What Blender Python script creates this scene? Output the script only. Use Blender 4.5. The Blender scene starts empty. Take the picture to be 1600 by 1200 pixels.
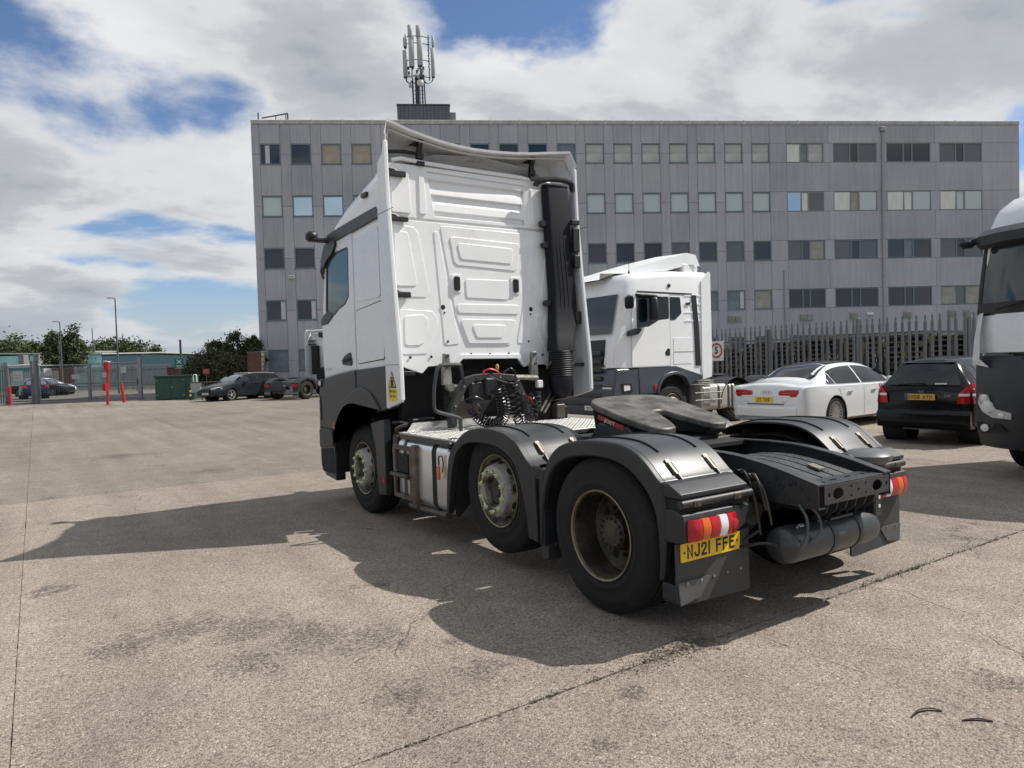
import bpy, bmesh, math, random
from mathutils import Vector, Matrix, noise
random.seed(7)
PI = math.pi
R = math.radians
sc = bpy.context.scene
col = sc.collection

# ------------------------------------------------------------------ camera
cam_d = bpy.data.cameras.new('camera'); cam = bpy.data.objects.new('camera', cam_d); col.objects.link(cam)
CAM = Vector((-4.2962, -3.6523, 1.6899)); YAW, PITCH, ROLL, FPX = 0.5847, -0.0309, -0.0305, 1123.85
_fw = Vector((math.sin(YAW)*math.cos(PITCH), math.cos(YAW)*math.cos(PITCH), math.sin(PITCH)))
_r = Vector((math.cos(YAW), -math.sin(YAW), 0)); _u = _r.cross(_fw)
_r2 = _r*math.cos(ROLL)+_u*math.sin(ROLL); _u2 = _u*math.cos(ROLL)-_r*math.sin(ROLL)
cam.matrix_world = Matrix(((_r2.x, _u2.x, -_fw.x, CAM.x), (_r2.y, _u2.y, -_fw.y, CAM.y), (_r2.z, _u2.z, -_fw.z, CAM.z), (0, 0, 0, 1)))
cam_d.sensor_fit = 'HORIZONTAL'; cam_d.sensor_width = 36; cam_d.lens = FPX/1600*36; cam_d.clip_end = 3000; cam_d.clip_start = .05
sc.camera = cam
sc.render.resolution_x = 1024; sc.render.resolution_y = 768

# ------------------------------------------------------------------ light
SUNV = Vector((0.83, -0.30, 1.0)).normalized()            # towards the sun
sun_d = bpy.data.lights.new('sun', 'SUN'); sun = bpy.data.objects.new('sun', sun_d); col.objects.link(sun)
sun_d.energy = 5.0; sun_d.angle = R(0.55); sun_d.color = (1, .955, .89)
sun.rotation_euler = (-SUNV).to_track_quat('-Z', 'Y').to_euler(); sun.location = SUNV*60
world = bpy.data.worlds.new('World'); sc.world = world; world.use_nodes = True
def build_world():
    nt = world.node_tree; nt.nodes.clear(); N = nt.nodes.new; L = nt.links.new
    out = N('ShaderNodeOutputWorld'); bg = N('ShaderNodeBackground'); L(bg.outputs[0], out.inputs[0])
    sky = N('ShaderNodeTexSky'); sky.sky_type = 'NISHITA'; sky.sun_disc = False
    sky.sun_elevation = math.asin(SUNV.z); sky.sun_rotation = math.atan2(SUNV.x, SUNV.y); sky.dust_density = 0.3; sky.ozone_density = 2.0; sky.air_density = 1.0
    tc = N('ShaderNodeTexCoord'); sep = N('ShaderNodeSeparateXYZ'); L(tc.outputs['Generated'], sep.inputs[0])
    def math_(op, a, b=None, c=None):
        m = N('ShaderNodeMath'); m.operation = op
        for i, v in enumerate((a, b, c)):
            if v is None: continue
            if isinstance(v, (int, float)): m.inputs[i].default_value = v
            else: L(v, m.inputs[i])
        return m.outputs[0]
    zz = math_('ADD', math_('MAXIMUM', sep.outputs[2], 0.0), 0.22)
    cmb = N('ShaderNodeCombineXYZ'); L(math_('DIVIDE', sep.outputs[0], zz), cmb.inputs[0]); L(math_('DIVIDE', sep.outputs[1], zz), cmb.inputs[1]); L(math_('MULTIPLY', sep.outputs[2], 1.6), cmb.inputs[2])
    mp = N('ShaderNodeMapping'); L(cmb.outputs[0], mp.inputs[0]); mp.inputs['Location'].default_value = SKY_OFF
    def fbm(scale, detail, rough, src, dist=0.0):
        n = N('ShaderNodeTexNoise'); n.inputs['Scale'].default_value = scale; n.inputs['Detail'].default_value = detail
        n.inputs['Roughness'].default_value = rough; n.inputs['Distortion'].default_value = dist; L(src, n.inputs['Vector']); return n.outputs[0]
    def ramp(src, stops):
        r = N('ShaderNodeValToRGB'); L(src, r.inputs[0]); e = r.color_ramp.elements
        while len(e) < len(stops): e.new(.5)
        for q, (p, c) in zip(e, stops): q.position = p; q.color = (c, c, c, 1) if isinstance(c, (int, float)) else (*c, 1)
        r.color_ramp.interpolation = 'EASE'; return r.outputs[0]
    big = fbm(1.15, 9, .54, mp.outputs[0], .2)
    mask = ramp(big, [(.385, 0.0), (.475, 1.0)])
    mp2 = N('ShaderNodeMapping'); L(mp.outputs[0], mp2.inputs[0]); mp2.inputs['Location'].default_value = (3.1, 1.7, .4)
    shade_n = fbm(1.3, 9, .56, mp2.outputs[0], .3)
    thick = math_('ADD', math_('MULTIPLY', big, .62), math_('MULTIPLY', shade_n, .55))
    ccol = ramp(thick, [(.48, (.93, .94, .95)), (.57, (.80, .82, .84)), (.64, (.56, .59, .63)), (.75, (.36, .39, .43))])
    skyc = N('ShaderNodeMix'); skyc.data_type = 'RGBA'; skyc.blend_type = 'MULTIPLY'; skyc.inputs[0].default_value = 1
    L(sky.outputs[0], skyc.inputs[6]); skyc.inputs[7].default_value = (.105, .112, .130, 1)
    mx = N('ShaderNodeMix'); mx.data_type = 'RGBA'; L(mask, mx.inputs[0]); L(skyc.outputs[2], mx.inputs[6]); L(ccol, mx.inputs[7])
    hzm = N('ShaderNodeMapRange'); L(sep.outputs[2], hzm.inputs[0]); hzm.inputs[1].default_value = 0.0; hzm.inputs[2].default_value = .11; hzm.inputs[3].default_value = .75; hzm.inputs[4].default_value = 0
    mh = N('ShaderNodeMix'); mh.data_type = 'RGBA'; L(hzm.outputs[0], mh.inputs[0]); L(mx.outputs[2], mh.inputs[6]); mh.inputs[7].default_value = (.50, .56, .63, 1)
    L(mh.outputs[2], bg.inputs[0]); bg.inputs[1].default_value = 0.83
SKY_OFF = (-5.3, -7.1, 4.0)
build_world()
vs = sc.view_settings; vs.view_transform = 'Standard'; vs.look = 'None'; vs.exposure = 0.1; vs.gamma = 1.0; vs.use_curve_mapping = False

# ------------------------------------------------------------------ helpers
def link(o, parent=None):
    col.objects.link(o)
    if parent is not None: o.parent = parent
    return o
def tag(o, label=None, cat=None, group=None, kind=None):
    if label: o['label'] = label
    if cat: o['category'] = cat
    if group: o['group'] = group
    if kind: o['kind'] = kind
    return o
def thing(name, label, cat, loc=(0, 0, 0), rz=0, group=None):
    o = bpy.data.objects.new(name, None); o.empty_display_size = .2; link(o)
    o.location = loc; o.rotation_euler = (0, 0, rz); return tag(o, label, cat, group)
def copy_tree(o, parent=None):
    c = o.copy(); link(c, parent)
    for ch in o.children: copy_tree(ch, c)
    return c
class MB:
    def __init__(s): s.v = []; s.f = []
    def add(s, vs_, fs): k = len(s.v); s.v += [tuple(p) for p in vs_]; s.f += [tuple(i+k for i in f) for f in fs]; return s
    def box(s, x0, x1, y0, y1, z0, z1, b=0.0):
        if x0 > x1: x0, x1 = x1, x0
        if y0 > y1: y0, y1 = y1, y0
        if z0 > z1: z0, z1 = z1, z0
        if b <= 0:
            return s.add([(x, y, z) for z in (z0, z1) for y in (y0, y1) for x in (x0, x1)],
                  [(0, 2, 3, 1), (4, 5, 7, 6), (0, 1, 5, 4), (2, 6, 7, 3), (0, 4, 6, 2), (1, 3, 7, 5)])
        b = min(b, (x1-x0)*.45, (y1-y0)*.45, (z1-z0)*.45)
        V = []; idx = {}
        for i, x in enumerate((x0, x1)):
            for j, y in enumerate((y0, y1)):
                for k, z in enumerate((z0, z1)):
                    dx, dy, dz = (b if i == 0 else -b), (b if j == 0 else -b), (b if k == 0 else -b)
                    for a, p in enumerate(((x, y+dy, z+dz), (x+dx, y, z+dz), (x+dx, y+dy, z))):
                        idx[i, j, k, a] = len(V); V.append(p)
        F = []
        I = lambda i, j, k, a: idx[i, j, k, a]
        for i in (0, 1): q = [I(i, 0, 0, 0), I(i, 1, 0, 0), I(i, 1, 1, 0), I(i, 0, 1, 0)]; F.append(q if i else q[::-1])
        for j in (0, 1): q = [I(0, j, 0, 1), I(0, j, 1, 1), I(1, j, 1, 1), I(1, j, 0, 1)]; F.append(q if j else q[::-1])
        for k in (0, 1): q = [I(0, 0, k, 2), I(1, 0, k, 2), I(1, 1, k, 2), I(0, 1, k, 2)]; F.append(q if k else q[::-1])
        for j in (0, 1):
            for k in (0, 1): F.append([I(0, j, k, 1), I(1, j, k, 1), I(1, j, k, 2), I(0, j, k, 2)])
        for i in (0, 1):
            for k in (0, 1): F.append([I(i, 0, k, 0), I(i, 1, k, 0), I(i, 1, k, 2), I(i, 0, k, 2)])
        for i in (0, 1):
            for j in (0, 1): F.append([I(i, j, 0, 0), I(i, j, 1, 0), I(i, j, 1, 1), I(i, j, 0, 1)])
        for i in (0, 1):
            for j in (0, 1):
                for k in (0, 1): F.append([I(i, j, k, 0), I(i, j, k, 1), I(i, j, k, 2)])
        return s.add(V, F)
    def prism(s, poly, ax, a, b):
        m = {'X': lambda u, v, t: (t, u, v), 'Y': lambda u, v, t: (u, t, v), 'Z': lambda u, v, t: (u, v, t)}[ax]
        n = len(poly); V = [m(u, v, a) for u, v in poly]+[m(u, v, b) for u, v in poly]
        return s.add(V, [tuple(range(n))[::-1], tuple(range(n, 2*n))]+[(i, (i+1) % n, n+(i+1) % n, n+i) for i in range(n)])
    def loft(s, rows, closed=False, caps=False):
        n = len(rows[0]); V = [p for r in rows for p in r]; F = []
        for i in range(len(rows)-1):
            for j in range(n if closed else n-1): F.append((i*n+j, i*n+(j+1) % n, (i+1)*n+(j+1) % n, (i+1)*n+j))
        if caps: F.append(tuple(range(n))[::-1]); F.append(tuple(range((len(rows)-1)*n, len(rows)*n)))
        return s.add(V, F)
    def sheet(s, rows, t, dirv=None):
        """a surface of rows with thickness t along dirv (or per-point normals)"""
        d = Vector(dirv); n = len(rows[0]); top = rows; bot = [[tuple(Vector(p)+d*t) for p in r] for r in rows]
        s.loft(top); s.loft(bot)
        s.loft([top[0], bot[0]]); s.loft([top[-1], bot[-1]])
        s.loft([[r[0] for r in top], [r[0] for r in bot]]); s.loft([[r[-1] for r in top], [r[-1] for r in bot]]); return s
    def tube(s, pts, r, n=8, closed=False):
        P = [Vector(p) for p in pts]; m = len(P); rr = r if isinstance(r, (list, tuple)) else [r]*m
        rows = []; up = None
        for i in range(m):
            t = (P[(i+1) % m]-P[i-1]) if closed else (P[min(i+1, m-1)]-P[max(i-1, 0)])
            t.normalize()
            if up is None: up = Vector((0, 0, 1)) if abs(t.z) < .9 else Vector((1, 0, 0))
            a = t.cross(up); 
            if a.length < 1e-5: a = t.cross(Vector((0, 1, .3)))
            a.normalize(); up = a.cross(t).normalized()
            rows.append([tuple(P[i]+(a*math.cos(2*PI*k/n)+up*math.sin(2*PI*k/n))*rr[i]) for k in range(n)])
        if closed: rows.append(rows[0])
        return s.loft(rows, True, not closed)
    def lathe(s, prof, c, ax='X', n=24, sgn=1, caps=True):
        rows = []
        for r_, h in prof:
            row = []
            for k in range(n):
                a = 2*PI*k/n; u, v = r_*math.cos(a), r_*math.sin(a)
                row.append({'X': (c[0]+h*sgn, c[1]+u, c[2]+v), 'Y': (c[0]+u, c[1]+h*sgn, c[2]+v), 'Z': (c[0]+u, c[1]+v, c[2]+h*sgn)}[ax])
            rows.append(row)
        return s.loft(rows, True, caps)
    def cyl(s, c, r, h0, h1, ax='X', n=16): return s.lathe([(r, h0), (r, h1)], c, ax, n)
    def mesh(s, name, smooth=35):
        me = bpy.data.meshes.new(name); me.from_pydata(s.v, [], s.f); me.update()
        bm = bmesh.new(); bm.from_mesh(me); bmesh.ops.recalc_face_normals(bm, faces=bm.faces); bm.to_mesh(me); bm.free()
        if smooth:
            me.shade_smooth(); me.set_sharp_from_angle(angle=R(smooth))
        return me
    def build(s, name, mat, parent=None, smooth=35, bevel=0):
        o = bpy.data.objects.new(name, s.mesh(name, smooth)); o.data.materials.append(mat); link(o, parent)
        if bevel: m = o.modifiers.new('bevel', 'BEVEL'); m.width = bevel; m.segments = 2; m.limit_method = 'ANGLE'; m.angle_limit = R(40)
        return o
def inst(name, me, parent, loc=(0, 0, 0), rot=None, scale=None):
    o = bpy.data.objects.new(name, me); link(o, parent); o.location = loc
    if rot: o.rotation_euler = rot
    if scale: o.scale = scale
    return o
def curve_mesh(name, cu, mtx):
    o = bpy.data.objects.new(name, cu); col.objects.link(o)
    dg = bpy.context.evaluated_depsgraph_get(); dg.update()
    me = bpy.data.meshes.new_from_object(o.evaluated_get(dg)); bpy.data.objects.remove(o); bpy.data.curves.remove(cu)
    me.transform(mtx); me.name = name; return me
def plate_mesh(name, outer, holes=(), t=.01, bev=0.0, mtx=Matrix()):
    cu = bpy.data.curves.new(name, 'CURVE'); cu.dimensions = '2D'; cu.fill_mode = 'BOTH'; cu.extrude = max(t/2-bev, 1e-4); cu.bevel_depth = bev; cu.bevel_resolution = 1; cu.offset = -bev
    for poly in [outer, *holes]:
        sp = cu.splines.new('POLY'); sp.points.add(len(poly)-1); sp.use_cyclic_u = True
        for p, (x, y) in zip(sp.points, poly): p.co = (x, y, 0, 1)
    me = curve_mesh(name, cu, mtx); me.shade_smooth(); me.set_sharp_from_angle(angle=R(30)); return me
def plate(name, outer, mat, parent, mtx, holes=(), t=.01, bev=0.0):
    me = plate_mesh(name, outer, holes, t, bev, mtx); me.materials.clear(); me.materials.append(mat)
    return inst(name, me, parent)
def text(name, s_, size, mat, parent, mtx, sx=1.0, t=.002, bold=0.0, align='CENTER', spc=1.0):
    cu = bpy.data.curves.new(name, 'FONT'); cu.body = s_; cu.size = size; cu.extrude = t/2; cu.align_x = align; cu.align_y = 'CENTER'; cu.offset = bold; cu.resolution_u = 3; cu.space_character = spc
    me = curve_mesh(name, cu, mtx @ Matrix.Diagonal((sx, 1, 1, 1))); me.materials.clear(); me.materials.append(mat); return inst(name, me, parent)

GLYPH = {'N': [[(0, 0), (0, 1), (1, 0), (1, 1)]], 'J': [[(1, 1), (1, .27), (.88, .07), (.5, 0), (.12, .07), (0, .27)]], '2': [[(0, .74), (.10, .93), (.5, 1), (.90, .93), (1, .74), (.92, .56), (.06, .10), (0, 0), (1, 0)]], '1': [[(.5, 0), (.5, 1)]],
 'F': [[(1, 1), (0, 1), (0, 0)], [(.02, .54), (.86, .54)]], 'E': [[(1, 1), (0, 1), (0, 0), (1, 0)], [(.02, .54), (.86, .54)]], 'D': [[(.55, 0), (0, 0), (0, 1), (.55, 1), (.9, .9), (1, .7), (1, .3), (.9, .1), (.5, 0)]], '7': [[(0, 1), (1, 1), (.38, 0)]], 'T': [[(0, 1), (1, 1)], [(.5, .99), (.5, 0)]],
 'O': [[(.5, 0), (.12, .07), (0, .25), (0, .75), (.12, .93), (.5, 1), (.88, .93), (1, .75), (1, .25), (.88, .07), (.48, 0)]], 'W': [[(0, 1), (.2, 0), (.5, .8), (.8, 0), (1, 1)]], '8': [[(.5, .54), (.1, .62), (.04, .78), (.14, .94), (.5, 1), (.86, .94), (.96, .78), (.9, .62), (.5, .54), (.08, .44), (0, .25), (.12, .06), (.5, 0), (.88, .06), (1, .25), (.92, .44), (.52, .54)]],
 'A': [[(0, 0), (.5, 1), (1, 0)], [(.2, .32), (.8, .32)]], 'Y': [[(0, 1), (.5, .46), (1, 1)], [(.5, .47), (.5, 0)]], 'U': [[(0, 1), (0, .27), (.12, .07), (.5, 0), (.88, .07), (1, .27), (1, 1)]], 'M': [[(0, 0), (0, 1), (.5, .35), (1, 1), (1, 0)]], 'V': [[(0, 1), (.5, 0), (1, 1)]],
 'C': [[(1, .78), (.88, .93), (.5, 1), (.12, .93), (0, .75), (0, .25), (.12, .07), (.5, 0), (.88, .07), (1, .22)]], 'H': [[(0, 0), (0, 1)], [(1, 0), (1, 1)], [(.01, .5), (.99, .5)]], '6': [[(.95, .85), (.8, .97), (.5, 1), (.12, .9), (0, .7), (0, .25), (.12, .06), (.5, 0), (.88, .06), (1, .28), (.9, .5), (.5, .56), (.05, .46)]]}
GLYPH['0'] = GLYPH['O']
def stroke_text(name, s_, h, w, sw, gap, mat, parent, mtx):
    tot = sum((w*.6 if c == ' ' else sw*1.2 if c == '1' else w)+gap for c in s_)-gap; x = -tot/2; m = MB(); k = 0
    for c in s_:
        if c == ' ': x += w*.6+gap; continue
        cw = sw*1.2 if c == '1' else w
        for line in GLYPH[c]:
            P = [Vector((x+sw/2+u*(cw-sw), -h/2+sw/2+v*(h-sw))) for u, v in line]; L_, R_ = [], []; z = .0002*(k % 3); k += 1
            for i, q in enumerate(P):
                a = (q-P[i-1]).normalized() if i else (P[1]-P[0]).normalized(); b = (P[i+1]-q).normalized() if i < len(P)-1 else a
                e = -a if i == 0 else (b if i == len(P)-1 else Vector((0, 0))); n = Vector((-a.y-b.y, a.x+b.x)); n = n.normalized() if n.length > .2 else Vector((-a.y, a.x)); d = min(sw/2/max(.35, n.dot(Vector((-a.y, a.x)))), sw*1.1)
                q2 = q+e*sw/2; L_.append(mtx @ Vector((*(q2+n*d), z))); R_.append(mtx @ Vector((*(q2-n*d), z)))
            m.loft([L_, R_])
        x += cw+gap
    o = m.build(name, mat, parent, smooth=0); o['kind'] = 'stuff'; return o
# frames: 2D (u,v) drawn on a plane, third axis = outward normal
def FR(origin, u, v):
    u, v = Vector(u).normalized(), Vector(v).normalized(); n = u.cross(v)
    return Matrix(((u.x, v.x, n.x, origin[0]), (u.y, v.y, n.y, origin[1]), (u.z, v.z, n.z, origin[2]), (0, 0, 0, 1)))
def YZ(x): return Matrix(((0, 0, 1, x), (1, 0, 0, 0), (0, 1, 0, 0), (0, 0, 0, 1)))      # (u,v)->(y,z), normal +x
def XZ(y): return Matrix(((1, 0, 0, 0), (0, 0, -1, y), (0, 1, 0, 0), (0, 0, 0, 1)))     # (u,v)->(x,z), normal -y
def rpoly(pts, r, n=4):
    out = []; m = len(pts)
    for i in range(m):
        p0, p, p1 = Vector(pts[i-1]), Vector(pts[i]), Vector(pts[(i+1) % m])
        ri = r[i] if isinstance(r, (list, tuple)) else r
        a, b = p0-p, p1-p; la, lb = a.length, b.length; ang = a.angle(b)
        if ri <= 0 or ang > 3.05: out.append(tuple(p)); continue
        d = min(ri/math.tan(ang/2), la*.48, lb*.48); A, B = p+a/la*d, p+b/lb*d
        for k in range(n+1):
            t = k/n; out.append(tuple((A*(1-t)**2)+(p*2*t*(1-t))+(B*t*t)))
    return out
def rrect(x0, x1, y0, y1, r, n=4): return rpoly([(x0, y0), (x1, y0), (x1, y1), (x0, y1)], r, n)
def circle(cx, cy, r, n=16, ry=None): return [(cx+r*math.cos(2*PI*k/n), cy+(ry or r)*math.sin(2*PI*k/n)) for k in range(n)]
def smooth_curve(pts, n=6):
    P = [Vector(p) for p in pts]; out = []
    for i in range(len(P)-1):
        p0, p1, p2, p3 = P[max(i-1, 0)], P[i], P[i+1], P[min(i+2, len(P)-1)]
        for k in range(n):
            t = k/n; out.append(tuple(.5*((2*p1)+(p2-p0)*t+(2*p0-5*p1+4*p2-p3)*t*t+(3*p1-p0-3*p2+p3)*t**3)))
    out.append(tuple(P[-1])); return out

# ------------------------------------------------------------------ materials
MAT = {}
def M(name, c, rough=.5, metal=0.0, var=.12, scale=6.0, bump=0.0, bscale=80.0, coat=0.0, spec=.5, dirt=None, dirt_lo=.52, dirt_hi=.66, dirt_scale=3.0, rvar=.1, stretch=None):
    if name in MAT: return MAT[name]
    m = bpy.data.materials.new(name); m.use_nodes = True; nt = m.node_tree; b = nt.nodes['Principled BSDF']; N = nt.nodes.new; L = nt.links.new
    tc = N('ShaderNodeTexCoord'); src = tc.outputs['Object']
    if stretch: mp = N('ShaderNodeMapping'); mp.inputs['Scale'].default_value = stretch; L(src, mp.inputs[0]); src = mp.outputs[0]
    n = N('ShaderNodeTexNoise'); n.inputs['Scale'].default_value = scale; n.inputs['Detail'].default_value = 6; n.inputs['Roughness'].default_value = .62; L(src, n.inputs['Vector'])
    r = N('ShaderNodeValToRGB'); L(n.outputs[0], r.inputs[0]); e = r.color_ramp.elements
    e[0].position = .28; e[1].position = .72; e[0].color = (*[max(0, x*(1-var)) for x in c], 1); e[1].color = (*[min(1, x*(1+var)) for x in c], 1)
    outc = r.outputs[0]
    if dirt:
        n2 = N('ShaderNodeTexNoise'); n2.inputs['Scale'].default_value = dirt_scale; n2.inputs['Detail'].default_value = 8; n2.inputs['Roughness'].default_value = .68; L(src, n2.inputs['Vector'])
        r2 = N('ShaderNodeValToRGB'); L(n2.outputs[0], r2.inputs[0]); r2.color_ramp.elements[0].position = dirt_lo; r2.color_ramp.elements[1].position = dirt_hi
        mx = N('ShaderNodeMix'); mx.data_type = 'RGBA'; L(r2.outputs[0], mx.inputs[0]); L(outc, mx.inputs[6]); mx.inputs[7].default_value = (*dirt, 1); outc = mx.outputs[2]
    L(outc, b.inputs['Base Color']); b.inputs['Metallic'].default_value = metal; b.inputs['Specular IOR Level'].default_value = spec
    mr = N('ShaderNodeMapRange'); L(n.outputs[0], mr.inputs[0]); mr.inputs[1].default_value = .3; mr.inputs[2].default_value = .7
    mr.inputs[3].default_value = max(.02, rough-rvar*rough); mr.inputs[4].default_value = min(1, rough+rvar*rough); L(mr.outputs[0], b.inputs['Roughness'])
    if coat: b.inputs['Coat Weight'].default_value = coat; b.inputs['Coat Roughness'].default_value = .04
    if bump:
        nb = N('ShaderNodeTexNoise'); nb.inputs['Scale'].default_value = bscale; nb.inputs['Detail'].default_value = 4; L(src, nb.inputs['Vector'])
        bp = N('ShaderNodeBump'); bp.inputs['Strength'].default_value = bump; bp.inputs['Distance'].default_value = .01; L(nb.outputs[0], bp.inputs['Height']); L(bp.outputs[0], b.inputs['Normal'])
    MAT[name] = m; return m
def glassm(name, c, rough=.03, spec=.5, trans=0.0, alpha=1.0):
    if name in MAT: return MAT[name]
    m = bpy.data.materials.new(name); m.use_nodes = True; nt = m.node_tree; b = nt.nodes['Principled BSDF']
    tc = nt.nodes.new('ShaderNodeTexCoord'); n = nt.nodes.new('ShaderNodeTexNoise'); n.inputs['Scale'].default_value = 1.3; nt.links.new(tc.outputs['Object'], n.inputs['Vector'])
    bp = nt.nodes.new('ShaderNodeBump'); bp.inputs['Strength'].default_value = .05; bp.inputs['Distance'].default_value = .02; nt.links.new(n.outputs[0], bp.inputs['Height']); nt.links.new(bp.outputs[0], b.inputs['Normal'])
    b.inputs['Base Color'].default_value = (*c, 1); b.inputs['Roughness'].default_value = rough; b.inputs['Specular IOR Level'].default_value = spec; b.inputs['IOR'].default_value = 1.5
    b.inputs['Transmission Weight'].default_value = trans; b.inputs['Alpha'].default_value = alpha
    MAT[name] = m; return m
white = M('white_paint_shaded', (.70, .715, .735), .28, var=.03, scale=3, coat=.4, dirt=(.60, .59, .57), dirt_lo=.60, dirt_hi=.85, dirt_scale=2)  # same white as below, darkened: shade on cab faces put into the colour
white_lit = M('white_paint_lit', (.84, .85, .85), .38, var=.035, scale=4, coat=.15, dirt=(.62, .61, .58), dirt_lo=.58, dirt_hi=.85, dirt_scale=2.4)  # brighter copy of the truck white for sunlit walls and lips
grey_pl = M('grey_plastic', (.022, .0235, .027), .45, var=.2, scale=3, bump=.12, bscale=260, dirt=(.042, .041, .039), dirt_lo=.5, dirt_hi=.8, spec=.4)
skirt_m = M('skirt_paint', (.025, .027, .032), .38, var=.12, scale=3, coat=.0, spec=.4, dirt=(.05, .048, .046), dirt_lo=.52, dirt_hi=.8)
frame_m = M('chassis_paint', (.028, .031, .035), .45, var=.25, scale=5, bump=.1, bscale=120, dirt=(.05, .046, .04), dirt_lo=.5, dirt_hi=.75)
black = M('black_plastic', (.012, .0125, .014), .42, var=.3, scale=6, bump=.08, bscale=300)
blackm = M('black_matte', (.010, .010, .011), .8, var=.3)
snork_m = M('duct_plastic', (.007, .008, .0115), .6, var=.25, scale=3, bump=.05, bscale=300, spec=.25)
rubber = M('tyre_rubber', (.0075, .0073, .0072), .85, var=.35, scale=7, bump=.25, bscale=120, dirt=(.024, .022, .02), dirt_lo=.5, dirt_hi=.8)
steel = M('dirty_steel', (.30, .295, .28), .5, .35, var=.3, scale=9, bump=.15, bscale=60, dirt=(.09, .075, .055), dirt_lo=.46, dirt_hi=.66, dirt_scale=7)
dsteel = M('dark_steel', (.085, .080, .072), .5, .4, var=.4, scale=9, bump=.2, bscale=60, dirt=(.13, .10, .065), dirt_lo=.5, dirt_hi=.68, dirt_scale=6)
alu = M('brushed_aluminium', (.78, .78, .77), .30, .8, var=.08, scale=5, bump=.05, bscale=90, dirt=(.52, .48, .41), dirt_lo=.58, dirt_hi=.85, stretch=(1, 1, .2))
tread_m = M('tread_aluminium', (.78, .77, .74), .4, .45, var=.12, scale=8, dirt=(.5, .46, .38), dirt_lo=.55, dirt_hi=.8)
clip_m = M('clip_steel', (.22, .20, .165), .55, .5, var=.25, scale=30)
rust_m = M('rusty_step', (.11, .085, .065), .7, .2, var=.4, scale=9, bump=.3, bscale=60, dirt=(.17, .15, .12), dirt_lo=.48, dirt_hi=.62, dirt_scale=7)
nut_m = M('nut_indicator', (.62, .70, .38), .5, var=.12, scale=20)
yel = M('plate_yellow', (.80, .52, .02), .35, var=.04, dirt=(.55, .36, .05), dirt_lo=.6, dirt_hi=.9)
plw = M('plate_white', (.72, .72, .70), .4, var=.05)
ink = M('plate_ink', (.012, .012, .013), .5, var=.1)
lens_r = glassm('lens_red', (.42, .009, .014), .12)
lens_o = glassm('lens_orange', (.62, .12, .012), .12)
lens_w = glassm('lens_clear', (.72, .70, .70), .12)
glass_dk = glassm('dark_glass', (.008, .011, .013), .03, .6)
red_m = M('red_plastic', (.55, .02, .03), .45, var=.1)
chrome = M('chrome', (.75, .75, .76), .12, 1.0, var=.04)
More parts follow.
